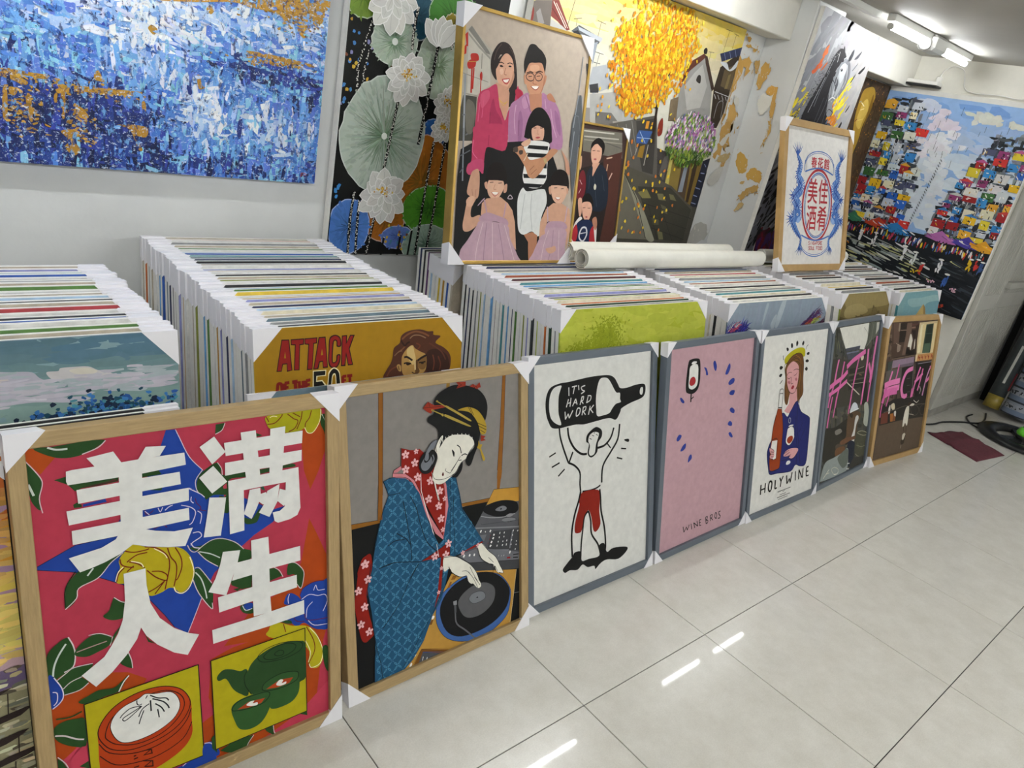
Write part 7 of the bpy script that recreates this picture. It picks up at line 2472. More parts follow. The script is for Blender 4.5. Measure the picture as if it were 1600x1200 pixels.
def gen_lotus(a):
    R = random

    def pad(x, y, rx, ry, c, ray, n, core=None):
        P = [(x + rx * cos(tau * i / 40) * R.uniform(.965, 1.03), y + ry * sin(tau * i / 40) * R.uniform(.965, 1.03)) for i in range(40)]
        a.poly(P, hx(c))
        a.line(P, .004, mixc(hx(c), (1, 1, 1), .3), closed=True)
        for k in range(int(n * 1.6)):
            b, q = R.uniform(0, tau), R.uniform(.1, .95)
            a.dab(x + cos(b) * rx * q, y + sin(b) * ry * q, R.uniform(.015, .04), R.uniform(.006, .014), b, jit(mixc(hx(c), hx(ray), R.uniform(0, .25)), .08), up=0)
            a.z += 1.5e-6
        for k in range(n):
            b = R.uniform(0, tau)
            L = abs(R.gauss(.3, .25))
            s = R.uniform(.04, .12)
            a.line([(x + cos(b) * rx * s, y + sin(b) * ry * s), (x + cos(b) * rx * min(.9, s + L), y + sin(b) * ry * min(.9, s + L))], R.uniform(.003, .008),
                   jit(mixc(hx(ray), hx(c), min(.75, L * .9)), .15), w1=.001, up=.15)
        if core:
            a.ell(x, y, .012, .012, hx(core))

    def stem(pts, w=.011):
        P = crom([Vector(p) for p in pts], False, 14)
        a.line(P, w, hx('#0d0d0c'))
        for k in range(len(P) - 1):
            for z in range(2):
                q = P[k] + Vector((R.uniform(-w * .4, w * .4), R.uniform(-.004, .004)))
                a.dab(q.x, q.y, R.uniform(.004, .007), .003, R.uniform(0, 3), hx('#d8d6cc'), up=.1)
    # bright dots between the stems
    for k in range(70):
        u, v = R.uniform(.0, .20), R.uniform(.36, .70)
        if abs(u - .07) < .012 or abs(u - .11) < .01:
            continue
        a.dab(u, v, R.uniform(.010, .017), R.uniform(.009, .013), R.uniform(0, 3), jit(hx(R.choice(('#c9a63a', '#3f77b8', '#7a4630', '#8a86b8', '#4a86c4', '#b08a2a'))), .15))
    for x0 in (.060, .085):
        stem([(x0 + .03, .38), (x0 - .005, .52), (x0 + .0, .62), (x0 - .01, .69)], .010)
    pad(.045, .310, .075, .065, '#6f8a34', '#3f5a1c', 40)
    pad(.268, .330, .085, .075, '#1f4a5c', '#123040', 60)
    pad(.42, .300, .11, .09, '#3f7a2a', '#1f4a18', 60)
    pad(.415, .39, .05, .10, '#8a7a24', '#5a4a14', 40)
    pad(.382, .470, .095, .120, '#aab7a4', '#4f6a44', 120)
    pad(.185, .425, .092, .080, '#aebbaa', '#3f6a44', 150, '#d8dcd6')
    pad(.400, .720, .060, .060, '#2a5a9a', '#1a3a6a', 40)
    pad(.375, .900, .150, .175, '#a8641c', '#5a4a18', 150)
    pad(.235, 1.06, .085, .080, '#a8641c', '#6a4a18', 60)
    pad(.300, 1.120, .075, .045, '#5a78c0', '#3a4a8a', 40)
    pad(.185, .745, .178, .205, '#b3bfb2', '#3a6038', 320, '#dfe3dc')
    pad(.430, 1.005, .125, .095, '#4a8a24', '#1f4a14', 140)
    pad(.078, 1.085, .088, .105, '#4a78c0', '#1f3f5a', 110)
    pad(.440, 1.150, .115, .085, '#8fa596', '#3f5a48', 110)
    pad(.16, .30, .07, .05, '#23506a', '#163040', 30)
    for k in range(18):
        a.dab(R.uniform(.24, .34), R.uniform(1.07, 1.17), .012, .010, R.uniform(0, 3), jit(hx(R.choice(('#c9a63a', '#4a86a0', '#7a4630'))), .15))
    for k in range(6):
        a.dab(R.uniform(.005, .03), R.uniform(.93, .99), .016, .012, R.uniform(0, 3), hx('#3f86c4'))
    stem([(.225, .60), (.215, .70), (.205, .80), (.197, .87)])
    stem([(.185, .99), (.18, 1.06), (.165, 1.19)])
    stem([(.085, .955), (.08, 1.06), (.085, 1.19)])
    stem([(.110, .985), (.112, 1.08), (.118, 1.19)])
    stem([(.365, .38), (.355, .52), (.345, .64), (.335, .76)], .013)
    stem([(.258, .30), (.252, .38), (.255, .44)])
    stem([(.44, .30), (.43, .36), (.425, .41)])
    stem([(.405, .74), (.40, .86), (.395, .98), (.39, 1.19)])
    stem([(.46, .74), (.455, .90), (.45, 1.05), (.44, 1.19)])
    stem([(.235, 1.12), (.23, 1.19)], .009)
    stem([(.31, 1.11), (.305, 1.19)], .009)
    stem([(.36, 1.09), (.355, 1.19)], .009)
    lotus_flower(a, .150, .290, .11)
    lotus_flower(a, .250, .530, .098)
    lotus_flower(a, .205, .955, .108)
    lotus_flower(a, .445, .600, .080)
    lotus_flower(a, .432, .690, .055)
    lotus_flower(a, .362, .415, .105, False)


def gen_tree(a):
    R = random
    for y, c in ((0, '#cfb550'), (.10, '#d3c680'), (.20, '#d2cca8'), (.32, '#cfccbe')):
        a.poly([(0, y), (1.5, y), (1.5, .8), (0, .8)], hx(c))
    for k in range(260):
        y = R.uniform(0, .42)
        a.dab(R.uniform(0, 1.5), y, R.uniform(.08, .2), R.uniform(.02, .05), R.uniform(-.3, .3), jit(mixc(hx('#cdb348'), hx('#d0ccbc'), min(1, y / .3)), .06), up=0)
        a.z += 2e-6
    a.poly([(0, .80), (1.5, .72), (1.5, 1.14), (0, 1.14)], hx('#45423a'))
    a.data(ARTDATA['tree'])
    # trunk and boughs
    br = hx('#2a1f18')
    a.line([(.93, .62), (.90, .45), (.87, .30), (.82, .15)], .022, br, w1=.006)
    for p in (((.89, .40), (.78, .30), (.70, .25)), ((.88, .36), (.96, .26), (1.0, .18)), ((.90, .46), (.80, .42), (.68, .40))):
        a.line(p, .009, br, w1=.002)
    # blossom: thick knife dabs
    cols = ('#d9a818', '#e0b824', '#d09214', '#c87c18', '#e2c030', '#e4cc44', '#bd6a16')
    a.step = 2e-6
    for k in range(2600):
        r = R.random() ** .55
        th = R.uniform(0, tau)
        lx, ly, rx, ry = R.choice(((.80, .10, .24, .20), (.80, .20, .25, .16), (.70, .32, .20, .12), (.86, .30, .20, .12), (.92, .16, .18, .13), (.62, .22, .13, .10), (.74, .42, .15, .09)))
        x, y = lx + cos(th) * r * rx + R.gauss(0, .012), ly + sin(th) * r * ry + R.gauss(0, .012)
        c = R.choice(cols[2:5] if R.random() < .5 else cols)
        if y > .36 and R.random() < .3:
            c = R.choice(('#cf7a1c', '#c98a1c'))
        a.dab(x, y, R.uniform(.016, .026), R.uniform(.010, .016), R.uniform(.9, 2.2), jit(hx(c), .12), up=1)
    for k in range(90):
        x, y = R.uniform(.45, 1.12), R.uniform(.02, .56)
        a.dab(x, y, .016, .011, R.uniform(.9, 2.2), jit(hx(R.choice(cols)), .1), up=1)
    for k in range(70):
        t = R.random()
        x, y = .70 + t * .45 + R.uniform(-.06, .1), .60 + R.uniform(0, .48)
        a.dab(x, y, .018, .014, R.uniform(.5, 2.2), jit(hx(R.choice(('#d8b42a', '#c9742c', '#e0c040'))), .12), up=1)
    # flowering bush
    for k in range(900):
        r, th = R.random() ** .5, R.uniform(0, tau)
        x, y = 1.235 + cos(th) * r * .215, .575 + sin(th) * r * .135 + abs(x - 1.235) * .0
        t = R.random()
        if y > .62:
            c = R.choice(('#5a7a2c', '#3f5a24', '#8a9a3a', '#2a3f1c'))
        elif t < .38:
            c = R.choice(('#b06aa4', '#c48ab8', '#dcc4d8', '#8a4f86'))
        elif t < .5:
            c = '#e4e2dc'
        else:
            c = R.choice(('#5a8030', '#7a9a3f', '#a8b45a', '#3a5a28', '#6a6a9a'))
        a.dab(x, y, R.uniform(.014, .032), R.uniform(.006, .011), R.uniform(1.1, 2.4), jit(hx(c), .12), up=1)
    a.step = 2e-5


def gen_horse(a):
    R = random
    for k in range(420):
        x, y = R.uniform(0, .68), R.uniform(0, 1.32)
        t = min(1, max(0, x * 1.4 - .1 + (.4 - y) * .25))
        c = mixc(hx('#7c7d85'), hx('#bdb9b6'), t)
        a.dab(x, y, R.uniform(.08, .2), R.uniform(.02, .06), R.uniform(-1.4, -.7), jit(c, .06), up=0)
        a.z += 2e-6
    for (x, y, c, n, sx, sy) in ((.05, .56, '#d8c22a', 26, .05, .07), (.44, .40, '#e8d02a', 34, .06, .06), (.50, .32, '#f0dc3a', 12, .03, .05), (.40, .52, '#d8862a', 50, .07, .06),
                                 (.16, .20, '#d06a2c', 7, .015, .03), (.12, .27, '#cc5a2a', 4, .01, .015), (.37, .46, '#c95a24', 10, .02, .03), (.36, .55, '#5f7a94', 8, .03, .03),
                                 (.30, .8, '#1c1a1c', 160, .25, .25), (.25, 1.1, '#161416', 160, .3, .2), (.2, .72, '#8a7a24', 12, .06, .06)):
        for k in range(n):
            a.dab(x + R.gauss(0, sx), y + R.gauss(0, sy), R.uniform(.03, .09), R.uniform(.008, .024), R.uniform(-1.3, -.6), jit(hx(c), .15), up=.2)
    if 'horse' in ARTDATA:
        a.data(ARTDATA['horse'])
    # loose mane hairs
    for k in range(90):
        t = R.random()
        x, y = .30 - .24 * t + R.gauss(0, .012), .14 + .40 * t + R.gauss(0, .015)
        b = R.uniform(2.4, 3.6)
        a.line([(x, y), (x + cos(b) * .03, y + sin(b) * .03)], .003, hx(R.choice(('#2a282a', '#8d8c8a', '#55555a'))), w1=.001, up=.1)


def gen_gold(a):
    R = random
    for k in range(700):
        x, y = R.uniform(0, .8), R.uniform(0, 1.12)
        c = R.choice(('#4a3826', '#3f2f20', '#57432c', '#3a2c20'))
        a.dab(x, y, .04, .02, R.uniform(0, 3), jit(hx(c), .2), up=0)
        a.z += 2e-6
    for k in range(160):
        a.dab(R.uniform(0.4, .8), R.uniform(0, 1.12), .010, .008, R.uniform(0, 3), jit(hx(R.choice(('#a8742c', '#b8883a', '#8a5a24'))), .2), up=.1)
    if 'gold' in ARTDATA:
        a.data(ARTDATA['gold'])


def gen_hkstreet(a):
    R = random
    W, H = .987, 1.335
    a.poly([(0, 0), (W, 0), (W, .03), (0, .03)], hx('#dcdad4'))
    for k in range(240):
        x, y = R.uniform(0, W), R.uniform(.035, .85)
        c = mixc(hx('#5f8fd0'), hx('#cfd8e2'), min(1, y / .42))
        a.dab(x, y + .02, R.uniform(.08, .2), R.uniform(.03, .06), R.uniform(-.2, .2), jit(c, .05), up=0)
        a.z += 2e-6
    for (cx, cy, rx, ry, c) in ((.42, .19, .09, .07, '#d9d0dc'), (.46, .27, .10, .08, '#dfe0e6'), (.30, .09, .09, .03, '#c8cfe0'), (.70, .12, .14, .03, '#cfd0c4'),
                                (.40, .33, .09, .06, '#e0dde4'), (.47, .42, .07, .10, '#dbe0e6'), (.52, .55, .05, .14, '#d4dae0')):
        for k in range(26):
            a.dab(cx + R.gauss(0, rx * .45), cy + R.gauss(0, ry * .45), R.uniform(.03, .08), R.uniform(.02, .04), R.uniform(-.4, .4), jit(hx(c), .05), up=.2)
    # building masses
    base = ('#2f3338', '#4a4f58', '#6a7078', '#23262b', '#7d8288')
    for k in range(900):
        left = R.random() < .5
        x = R.uniform(0, .40) if left else R.uniform(.58, W)
        y = R.uniform(.07, .9) if left else R.uniform(.20, .9)
        if left and x > .24 + .16 * min(1, max(0, (y - .1) / .5)):
            continue
        if not left and x < .74 - .16 * min(1, max(0, (y - .22) / .5)):
            continue
        a.dab(x, y, R.uniform(.03, .08), R.uniform(.012, .03), R.choice((1.57, 0)), jit(hx(R.choice(base)), .25), up=.1)
    sg = ('#c93a34', '#e0b42a', '#d8c23a', '#2f62b4', '#3a86c4', '#d9d6cc', '#8a3a6a', '#3f6a3a', '#d8d8d4', '#e4dcc0', '#9a2a2c', '#e0a83a', '#4a4f6a', '#c4ccd4')
    y = .10
    while y < .84:
        for side in (0, 1):
            lo, hi = (0.0, .26 + .15 * min(1, max(0, (y - .1) / .5))) if side == 0 else (.72 - .15 * min(1, max(0, (y - .22) / .5)), W)
            if side == 1 and y < .22:
                continue
            x = lo + R.uniform(0, .02)
            while x < hi - .03:
                w, h = R.uniform(.045, .085), R.uniform(.035, .062)
                c = R.choice(sg)
                yy = y + R.uniform(-.02, .02)
                a.poly([(x, yy), (x + w, yy + R.uniform(-.006, .006)), (x + w * R.uniform(.92, 1.05), yy + h), (x + R.uniform(-.004, .004), yy + h)], jit(hx(c), .1), up=.3)
                for q in range(R.randint(2, 5)):
                    a.dab(x + R.uniform(.1, .9) * w, yy + R.uniform(.15, .85) * h, R.uniform(.01, .026), .006, R.choice((0, 1.57, .8)),
                          hx(R.choice(('#efece4', '#1d1f23', '#efece4', '#c9a02a', '#33363c'))), up=.1)
                if R.random() < .4:
                    for q in range(3):
                        a.line([(x + w * (.2 + q * .3), yy + h), (x + w * (.2 + q * .3), yy + h + .022)], .003, hx('#e4e2dc'), up=.1)
                if R.random() < .22:
                    a.poly([(x - .01, yy + .006), (x + w * .5, yy - .014), (x + w + .012, yy + .008)], jit(hx(R.choice(('#b8423c', '#c9c9c4', '#d8a03a', '#3f78b0', '#b85a8a'))), .1), up=.3)
                x += w + R.uniform(.004, .03)
        y += R.uniform(.052, .07)
    for k in range(60):
        x, y = R.uniform(.02, W), R.uniform(.05, .5)
        a.line([(x, y), (x + R.uniform(-.004, .004), y + R.uniform(.02, .06))], .002, hx('#33363c'), up=.1)
    for x0, y0, y1 in ((.49, .40, .86), (.17, .30, .80), (.83, .30, .88)):
        for q in range(26):
            t = q / 26
            a.line([(x0 - .05 * t - .006, y0 + (y1 - y0) * t), (x0 - .05 * t + .006, y0 + (y1 - y0) * t + .012)], .004, hx('#1d1f23'), up=.1)
    # dark arcade, awnings, crowd and wet street
    a.poly([(0, .90), (.55, .88), (W, .84), (W, H), (0, H)], hx('#1f2226'))
    for (x, y, w, c) in ((.00, .865, .13, '#3f7a5a'), (.15, .870, .20, '#b8422c'), (.26, .875, .24, '#2f7ab8'), (.57, .855, .21, '#b06aa8'), (.74, .850, .20, '#4a3f9a'), (.86, .850, .16, '#d89a2c')):
        P = [(x, y + .03), (x + w * .45, y - .028), (x + w, y + .038), (x + w * .5, y + .048)]
        a.poly(P, hx(c), up=.5)
        for q in range(12):
            t = R.random()
            a.dab(x + w * t, y + .01 + .01 * R.random(), .05, .008, .35, jit(hx(c), .35) if R.random() < .7 else hx('#e4e2dc'), up=.1)
    for k in range(170):
        x = R.uniform(.01, W - .01)
        y = .945 + R.uniform(-.012, .02) - x * .02
        c = R.choice(('#c93a2c', '#e0c02a', '#3a5aa0', '#2a2c30', '#a83a5a', '#e0ded8', '#3f6a7a', '#1d1f23'))
        a.dab(x, y, R.uniform(.025, .05), .010, 1.57 + R.uniform(-.2, .2), jit(hx(c), .12), up=.15)
        a.dab(x, y - .026, .008, .008, 0, hx('#2a1f1c'), up=.05)
    for k in range(330):
        y = R.uniform(.99, H)
        x = R.uniform(0, W)
        lit = math.exp(-((x - .30 + (y - 1.0) * .2) / .28) ** 2) * (1.25 - (y - 1) * 2.6)
        c = R.choice(('#d0d2cc', '#8d938c', '#c4c48a', '#9aa4a8')) if R.random() < lit else R.choice(('#2a2e33', '#1c1f23', '#3a4048', '#23262a'))
        a.dab(x, y, R.uniform(.05, .14), R.uniform(.006, .014), R.uniform(.05, .25), jit(hx(c), .15), up=.1)
    for (x, y, c, s) in ((.04, 1.03, '#d8b42a', 1), (.16, 1.0, '#e0e2e0', 1), (.26, .99, '#e0e2e0', 1), (.48, 1.03, '#e4e6e4', 1.15), (.56, 1.05, '#e4e6e4', 1.15), (.73, 1.05, '#e4e6e4', 1.1),
                         (.63, 1.10, '#c43a34', 1), (.80, 1.13, '#3f62a8', 1.1), (.90, .99, '#d8b42a', .9), (.94, .98, '#c43a34', .9), (.97, .99, '#3f5a8a', .9)):
        for q in range(7):
            a.dab(x + R.uniform(-.010, .010) * s, y + R.uniform(-.028, .034) * s, .034 * s, .011, 1.57 + R.uniform(-.4, .4), jit(hx(c), .08), up=.2)
        a.ell(x, y - .042 * s, .016 * s, .006 * s, hx('#e9e8e2'))
        a.dab(x, y + .052 * s, .03, .014, 1.57, hx('#16181b'))
    for (x, y, c) in ((.06, 1.06, '#d8862a'), (.02, 1.06, '#c43a34'), (.60, 1.12, '#e0c02a'), (.72, 1.16, '#e0b0c0'), (.86, 1.17, '#e0b0c0'), (.84, 1.29, '#b8422c')):
        for q in range(9):
            a.dab(x + R.gauss(0, .014), y + R.gauss(0, .008), .012, .009, R.uniform(0, 3), jit(hx(c), .2), up=.2)


def gen_abstract(a):
    R = random
    W, H = 1.59, .94
    pal = {'light': ('#a9c4ec', '#8fb4e8', '#c9d4ee', '#7da4e0', '#e4e9f4'), 'mid': ('#4f82cc', '#3f6fc0', '#6aa0dc', '#5a7ad0', '#86c4e0'),
           'dark': ('#1c2f72', '#23408c', '#16235a', '#101a44', '#2f3f9a')}

    def tone(u, v):
        t = .5
        t += .28 * math.exp(-((v - .46) / .13) ** 2)
        t += .30 * math.exp(-(((u - 1.06) / .16) ** 2 + ((v - .56) / .16) ** 2))
        t += .36 * math.exp(-(((u - 1.2) / .10) ** 2 + ((v - .76) / .08) ** 2))
        t += .22 * math.exp(-(((u - 1.45) / .13) ** 2 + ((v - .76) / .12) ** 2))
        t -= .55 * math.exp(-(((u - .82) / .26) ** 2 + ((v - .775) / .055) ** 2))
        t -= .34 * math.exp(-(((u - .80) / .3) ** 2 + ((v - .87) / .07) ** 2))
        t -= .40 * math.exp(-(((u - 1.38) / .22) ** 2 + ((v - .60) / .03) ** 2))
        t -= .22 * math.exp(-(((u - 1.52) / .12) ** 2 + ((v - .65) / .06) ** 2))
        t -= .16 * math.exp(-((v - .92) / .04) ** 2)
        return t
    a.step = 4e-7

    def layer(n, l0, l1, w0, w1):
        for k in range(n):
            u, v = R.uniform(0.45, W), R.uniform(.28, H)
            if R.random() < .12:
                u, v = R.uniform(0, W), R.uniform(0, H)
            t = tone(u, v) + R.gauss(0, .13)
            p = 'light' if t > .74 else 'mid' if t > .36 else 'dark'
            c = hx(R.choice(pal[p]))
            if t > 1.0:
                c = hx(R.choice(('#eef0f4', '#f4f4f4', '#d8e4f2')))
            vert = R.random() < (.25 + .45 * (v > .62))
            b = (1.57 + R.gauss(0, .12)) if vert else R.gauss(.08, .22)
            a.dab(u, v, R.uniform(l0, l1), R.uniform(w0, w1), b, jit(c, .12), up=1, rag=.32)
    layer(1700, .05, .13, .02, .045)
    layer(2300, .03, .07, .008, .020)
    for (u, v, su, sv, n) in ((1.03, .52, .03, .06, 26), (1.21, .745, .035, .045, 34), (1.40, .76, .03, .03, 16), (1.46, .81, .015, .04, 10), (.98, .42, .02, .10, 20), (1.28, .46, .08, .02, 24), (.70, .44, .04, .02, 12), (1.13, .47, .04, .015, 14)):
        for k in range(n):   # thick white knife patches
            a.dab(R.gauss(u, su), R.gauss(v, sv), R.uniform(.02, .055), R.uniform(.008, .022), 1.57 + R.gauss(0, .2) if R.random() < .6 else R.gauss(0, .2), jit(hx(R.choice(('#e4e9f2', '#d3dff0', '#eceef0', '#b4cdec'))), .05), up=1, rag=.3)
    a.z += 1e-4
    if 'abstract' in ARTDATA:
        a.step = 6e-5
        a.data(ARTDATA['abstract'])
        for k in range(500):   # broken edges and flecks of gold
            i = R.choice(((.75, .715, .09, .012), (.90, .725, .12, .012), (1.42, .405, .16, .03), (1.50, .44, .07, .03), (1.40, .57, .12, .012), (.72, .80, .06, .05), (.86, .83, .05, .05)))
            a.dab(i[0] + R.gauss(0, i[2] * .5), i[1] + R.gauss(0, i[3] * .6), R.uniform(.006, .016), R.uniform(.003, .008), R.uniform(-.5, .5), jit(hx(R.choice(('#b08428', '#c4983a', '#8a6420'))), .15), up=.02)
    a.step = 4e-7
    layer(600, .012, .03, .004, .012)
    for k in range(150):     # dark scratches breaking the paint skin
        u, v = R.uniform(.5, W), R.uniform(.36, H)
        a.dab(u, v, R.uniform(.006, .02), R.uniform(.002, .005), R.uniform(-.6, 1.8), jit(hx('#1a2c60'), .3), up=1, rag=.5)
    a.step = 4e-5
    letters(a, 'P', 1.535, .905, .02, .014, hx('#b0423c'), .002)


framed('framed_print', 'oak framed red floral print with large white brush characters, teapot and steamed bun', 'picture',
       (-1.256, .651, .310, 0.0017, .859, 13.19, -.55, -.03), .030, .034, M_OAKH, '#ac3448', art('f1'), 'TL TR BR', .064, group=G_FRONT, fmv=M_OAK)
framed('framed_print', 'oak framed print of a woman in a blue kimono playing records', 'picture',
       (-.572, .651, .323, 0.0017, .853, 16.89, .65, -.14), .030, .034, M_OAKH, '#827d78', seq(art('f2'), kimono_pattern, art('f2b')), 'TL TR BL BR', .064, group=G_FRONT, fmv=M_OAK)
framed('framed_print', 'grey framed white print of a figure in red shorts lifting a giant bottle', 'picture',
       (.099, .643, .354, 0.0017, .853, 17.01, -.28, -.09), .026, .030, M_GREY, '#d9d8d2', art('f3'), 'TL TR BL BR', .050, group=G_FRONT)
framed('framed_print', 'grey framed pink print with a wine glass and blue dashes', 'picture',
       (.756, .646, .348, 0.0017, .854, 14.49, .51, .2), .026, .030, M_GREY, '#b8949b', art('f4'), 'TL TR BL BR', .050, group=G_FRONT)
framed('framed_print', 'grey framed white print of a haloed woman holding a wine bottle', 'picture',
       (1.406, .648, .349, 0.0017, .855, 14.52, -.1, -.01), .026, .030, M_GREY, '#dcdad3', art('f5'), 'TL TR BL BR', .050, group=G_FRONT)
framed('framed_print', 'grey framed dark market scene sprayed with pink lettering', 'picture',
       (2.07, .636, .351, 0.0017, .853, 14.42, 2.2, -.23), .026, .030, M_GREY, '#4a4a44', seq(gen_market, art('f6')), 'TL TR BR', .050, group=G_FRONT)
framed('framed_print', 'light wood framed street scene with shophouse sprayed with pink lettering', 'picture',
       (2.703, .656, .359, 0.0017, .843, 14.01, -4.16, -.1), .030, .034, M_TAN, '#54453a', seq(gen_shophouse, art('f7')), 'TL TR BL BR', .060, group=G_FRONT)
framed('family_portrait', 'large gold framed oil portrait of a couple with three children', 'picture',
       (.179, .634, 1.172, .9415, .86, 8.68, .6, 0), .012, .040, M_GOLD, '#b3a596', art('family'), 'TL TR BL BR', .075, recess=.006, step=2.2e-5)
framed('double_portrait', 'small gold framed portrait of a man standing behind a boy', 'picture',
       (1.0, .43, 1.47, .9415, .549, 8.57), .010, .035, M_GOLD, '#3a2a26', art('small'), 'TR BR', .055, recess=.006)
framed('framed_emblem', 'light wood framed white print with a blue dragon emblem and red characters', 'picture',
       (2.218, .731, 1.007, .9415, .782, 16.6, -1.9, .78), .036, .030, M_TAN, '#dddad5', seq(gen_emblem, art('soul')), 'TL TR BL BR', .07)

# ------------------------------------------------------------------ unframed paintings on the walls


def wall_canvas(name, label, M, w, h, depth, base, draw, edge, pm=M_OIL, step=2e-5):
    """stretched canvas; M origin at lower middle front, x right, y into the wall, z up"""
    t = empty(name, M, label, 'painting')
    box('stretcher', -w / 2, w / 2, 0.0008, depth, 0, h, edge, t, 0.002)
    a = Art(w, h, step)
    a.poly([(0, 0), (w, 0), (w, h), (0, h)], hx(base))
    if draw:
        draw(a)
    a.mesh('painted_surface', pm, t, -w / 2, h, 0.0006)
    return t


M_BLUEEDGE = mat('painted_blue_edge', '#2c4a86', 0.5, var=0.35, scale=14)
wall_canvas('abstract_painting', 'large blue abstract oil painting with gold strokes on the left wall',
            pose(-1.75, 1.59, 1.567, 1.118, .94, 0), 1.59, .94, 0.04, '#5d84c4', gen_abstract, M_BLUEEDGE, pm=knife_mat())
wall_canvas('lotus_painting', 'tall oil painting of white lotus flowers and round leaf pads on black',
            pose(-0.092, .672, 1.56, .866, 1.19, 0), .672, 1.19, 0.045, '#0f100f', gen_lotus, M_CANVAS)
wall_canvas('street_tree_painting', 'oil painting of a golden yellow tree over an old village street',
            pose(.70, 1.462, 1.565, .918, 1.14, 0), 1.462, 1.14, 0.04, '#e6dfb6', gen_tree, M_CANVAS)
wall_canvas('horse_painting', 'tall oil painting of a grey horse head with yellow flames',
            pose(2.39, .68, 1.33, .915, 1.325, 0.0, 0, -2), .68, 1.325, 0.028, '#a9a9ad', gen_horse, M_CANVAS)
wall_canvas('gold_figure_painting', 'dark brown painting with gold mosaic shape between horse and street paintings',
            pose(3.2, .80, 1.57, .93, 1.12, 0.0), .80, 1.12, 0.03, '#4a3a2a', gen_gold, M_CANVAS)
Mx = Matrix(((0, 1, 0, 4.0), (-1, 0, 0, 1.0735), (0, 0, 1, .723), (0, 0, 0, 1)))
wall_canvas('harbour_street_painting', 'large oil painting of a crowded signboard street on the end wall',
            Mx, .987, 1.335, 0.035, '#8fb0dc', gen_hkstreet, M_CANVAS)

# ------------------------------------------------------------------ stacks of stretched canvases
CN = {'white': '#d9d8d3', 'cream': '#d8cfb4', 'beige': '#b8ad9a', 'grey': '#8b8c8c', 'black': '#17171a', 'navy': '#22294f',
      'blue': '#2f59a8', 'sky blue': '#6fa6d6', 'teal': '#4b8d94', 'green': '#4f7a35', 'olive': '#8d9440', 'lime': '#b6c24a',
      'ochre': '#b98a2e', 'yellow': '#d8b93a', 'orange': '#c96a2b', 'rust': '#9a4a2c', 'brown': '#6d4a34', 'red': '#a5333a',
      'pink': '#c98a98', 'purple': '#5a2b63', 'lavender': '#8f92c4', 'slate': '#5e7480', 'charcoal': '#3a3d42', 'maroon': '#4f1f28',
      'pale blue': '#a9c4dc', 'dark green': '#22402a'}
EDGE_M = {k: mat('edge_' + k.replace(' ', '_'), v, 0.55, var=0.25, scale=18) for k, v in CN.items()}


def canvas_meshes(w, h, th, face, cache={}):
    key = (round(w, 3), round(h, 3), round(th, 4), round(face, 4))
    if key in cache:
        return cache[key]
    out = []
    for y0, y1, nm in ((face, th, 'stretcher'), (0.0, face, 'painted_face')):
        v, f = box_vf(-w / 2, w / 2, y0, y1, 0, h)
        me = bpy.data.meshes.new(nm)
        me.from_pydata(v, [], f)
        if nm == 'stretcher':
            me.materials.append(M_CANVAS)
        else:
            me.materials.append(None)
        out.append(me)
    cache[key] = out
    return out


def canvas(label, group, x0, w, ytop, h, tilt, th, colour, face=0.006, leg=0.07, corners='TL TR', base=None, draw=None,
           yaw=0.0, roll=0.0, z0=0.0015, pm=None):
    """stretched canvas standing on the floor, its upper front edge at ytop"""
    y0 = ytop - h * sin(radians(tilt))
    t = empty('stretched_canvas', pose(x0, w, y0, z0, h, tilt, yaw, roll), label, 'canvas', group)
    s, f = canvas_meshes(w, h, th, face)
    share('stretcher', s, t)
    o = share('painted_face', f, t)
    o.material_slots[0].link = 'OBJECT'
    o.material_slots[0].material = EDGE_M[colour]
    if draw:
        a = Art(w, h, 2e-5)
        a.poly([(0, 0), (w, 0), (w, h), (0, h)], hx(base))
        draw(a)
        a.mesh('painting', pm or M_PRINT, t, -w / 2, h, -0.0004)
    for c in corners.split():
        sx, sz = (1 if 'R' in c else -1), (1 if 'T' in c else -1)
        corner(t, sx * w / 2, h if sz > 0 else 0, sx, sz, leg, -0.0022 if draw else -0.0008, th + 0.0008)
    return t


def stack(front, x0, w, yf, yr, n, hf, hr, tf, tr, cols, group, front_label, base, draw, jx=0.004, start=0, pm=None, leg=0.07):
    """canvases one behind the other, the first one faces the aisle"""
    rnd = random.Random(len(front) * 13 + n)
    pitch = (yr - yf) / (n - 1)
    for i in range(n):
        s = i / (n - 1)
        tilt = tf + (tr - tf) * s
        h = hf + (hr - hf) * s + rnd.uniform(-0.003, 0.003)
        th = pitch * cos(radians(tilt)) * 0.93
        c = cols[i % len(cols)]
        x = x0 + (rnd.uniform(-jx, jx) if i else 0)
        if i == 0 and draw:
            lab = front_label
        else:
            k = i + start
            lab = '%s edged stretched canvas, %s behind the %s canvas' % (c, ordinal(k), front)
        face = th * rnd.choice((0.16, 0.22, 0.3, 0.4)) if c not in ('white', 'cream', 'beige') else th * 0.15
        canvas(lab, group, x, w, yf + pitch * i, h / cos(radians(tilt)), tilt, th, c, face=min(face, 0.4 * th), leg=leg * rnd.uniform(0.93, 1.05),
               base=base if i == 0 else None, draw=draw if i == 0 else None, roll=rnd.uniform(-.12, .12) if i else 0, pm=pm)


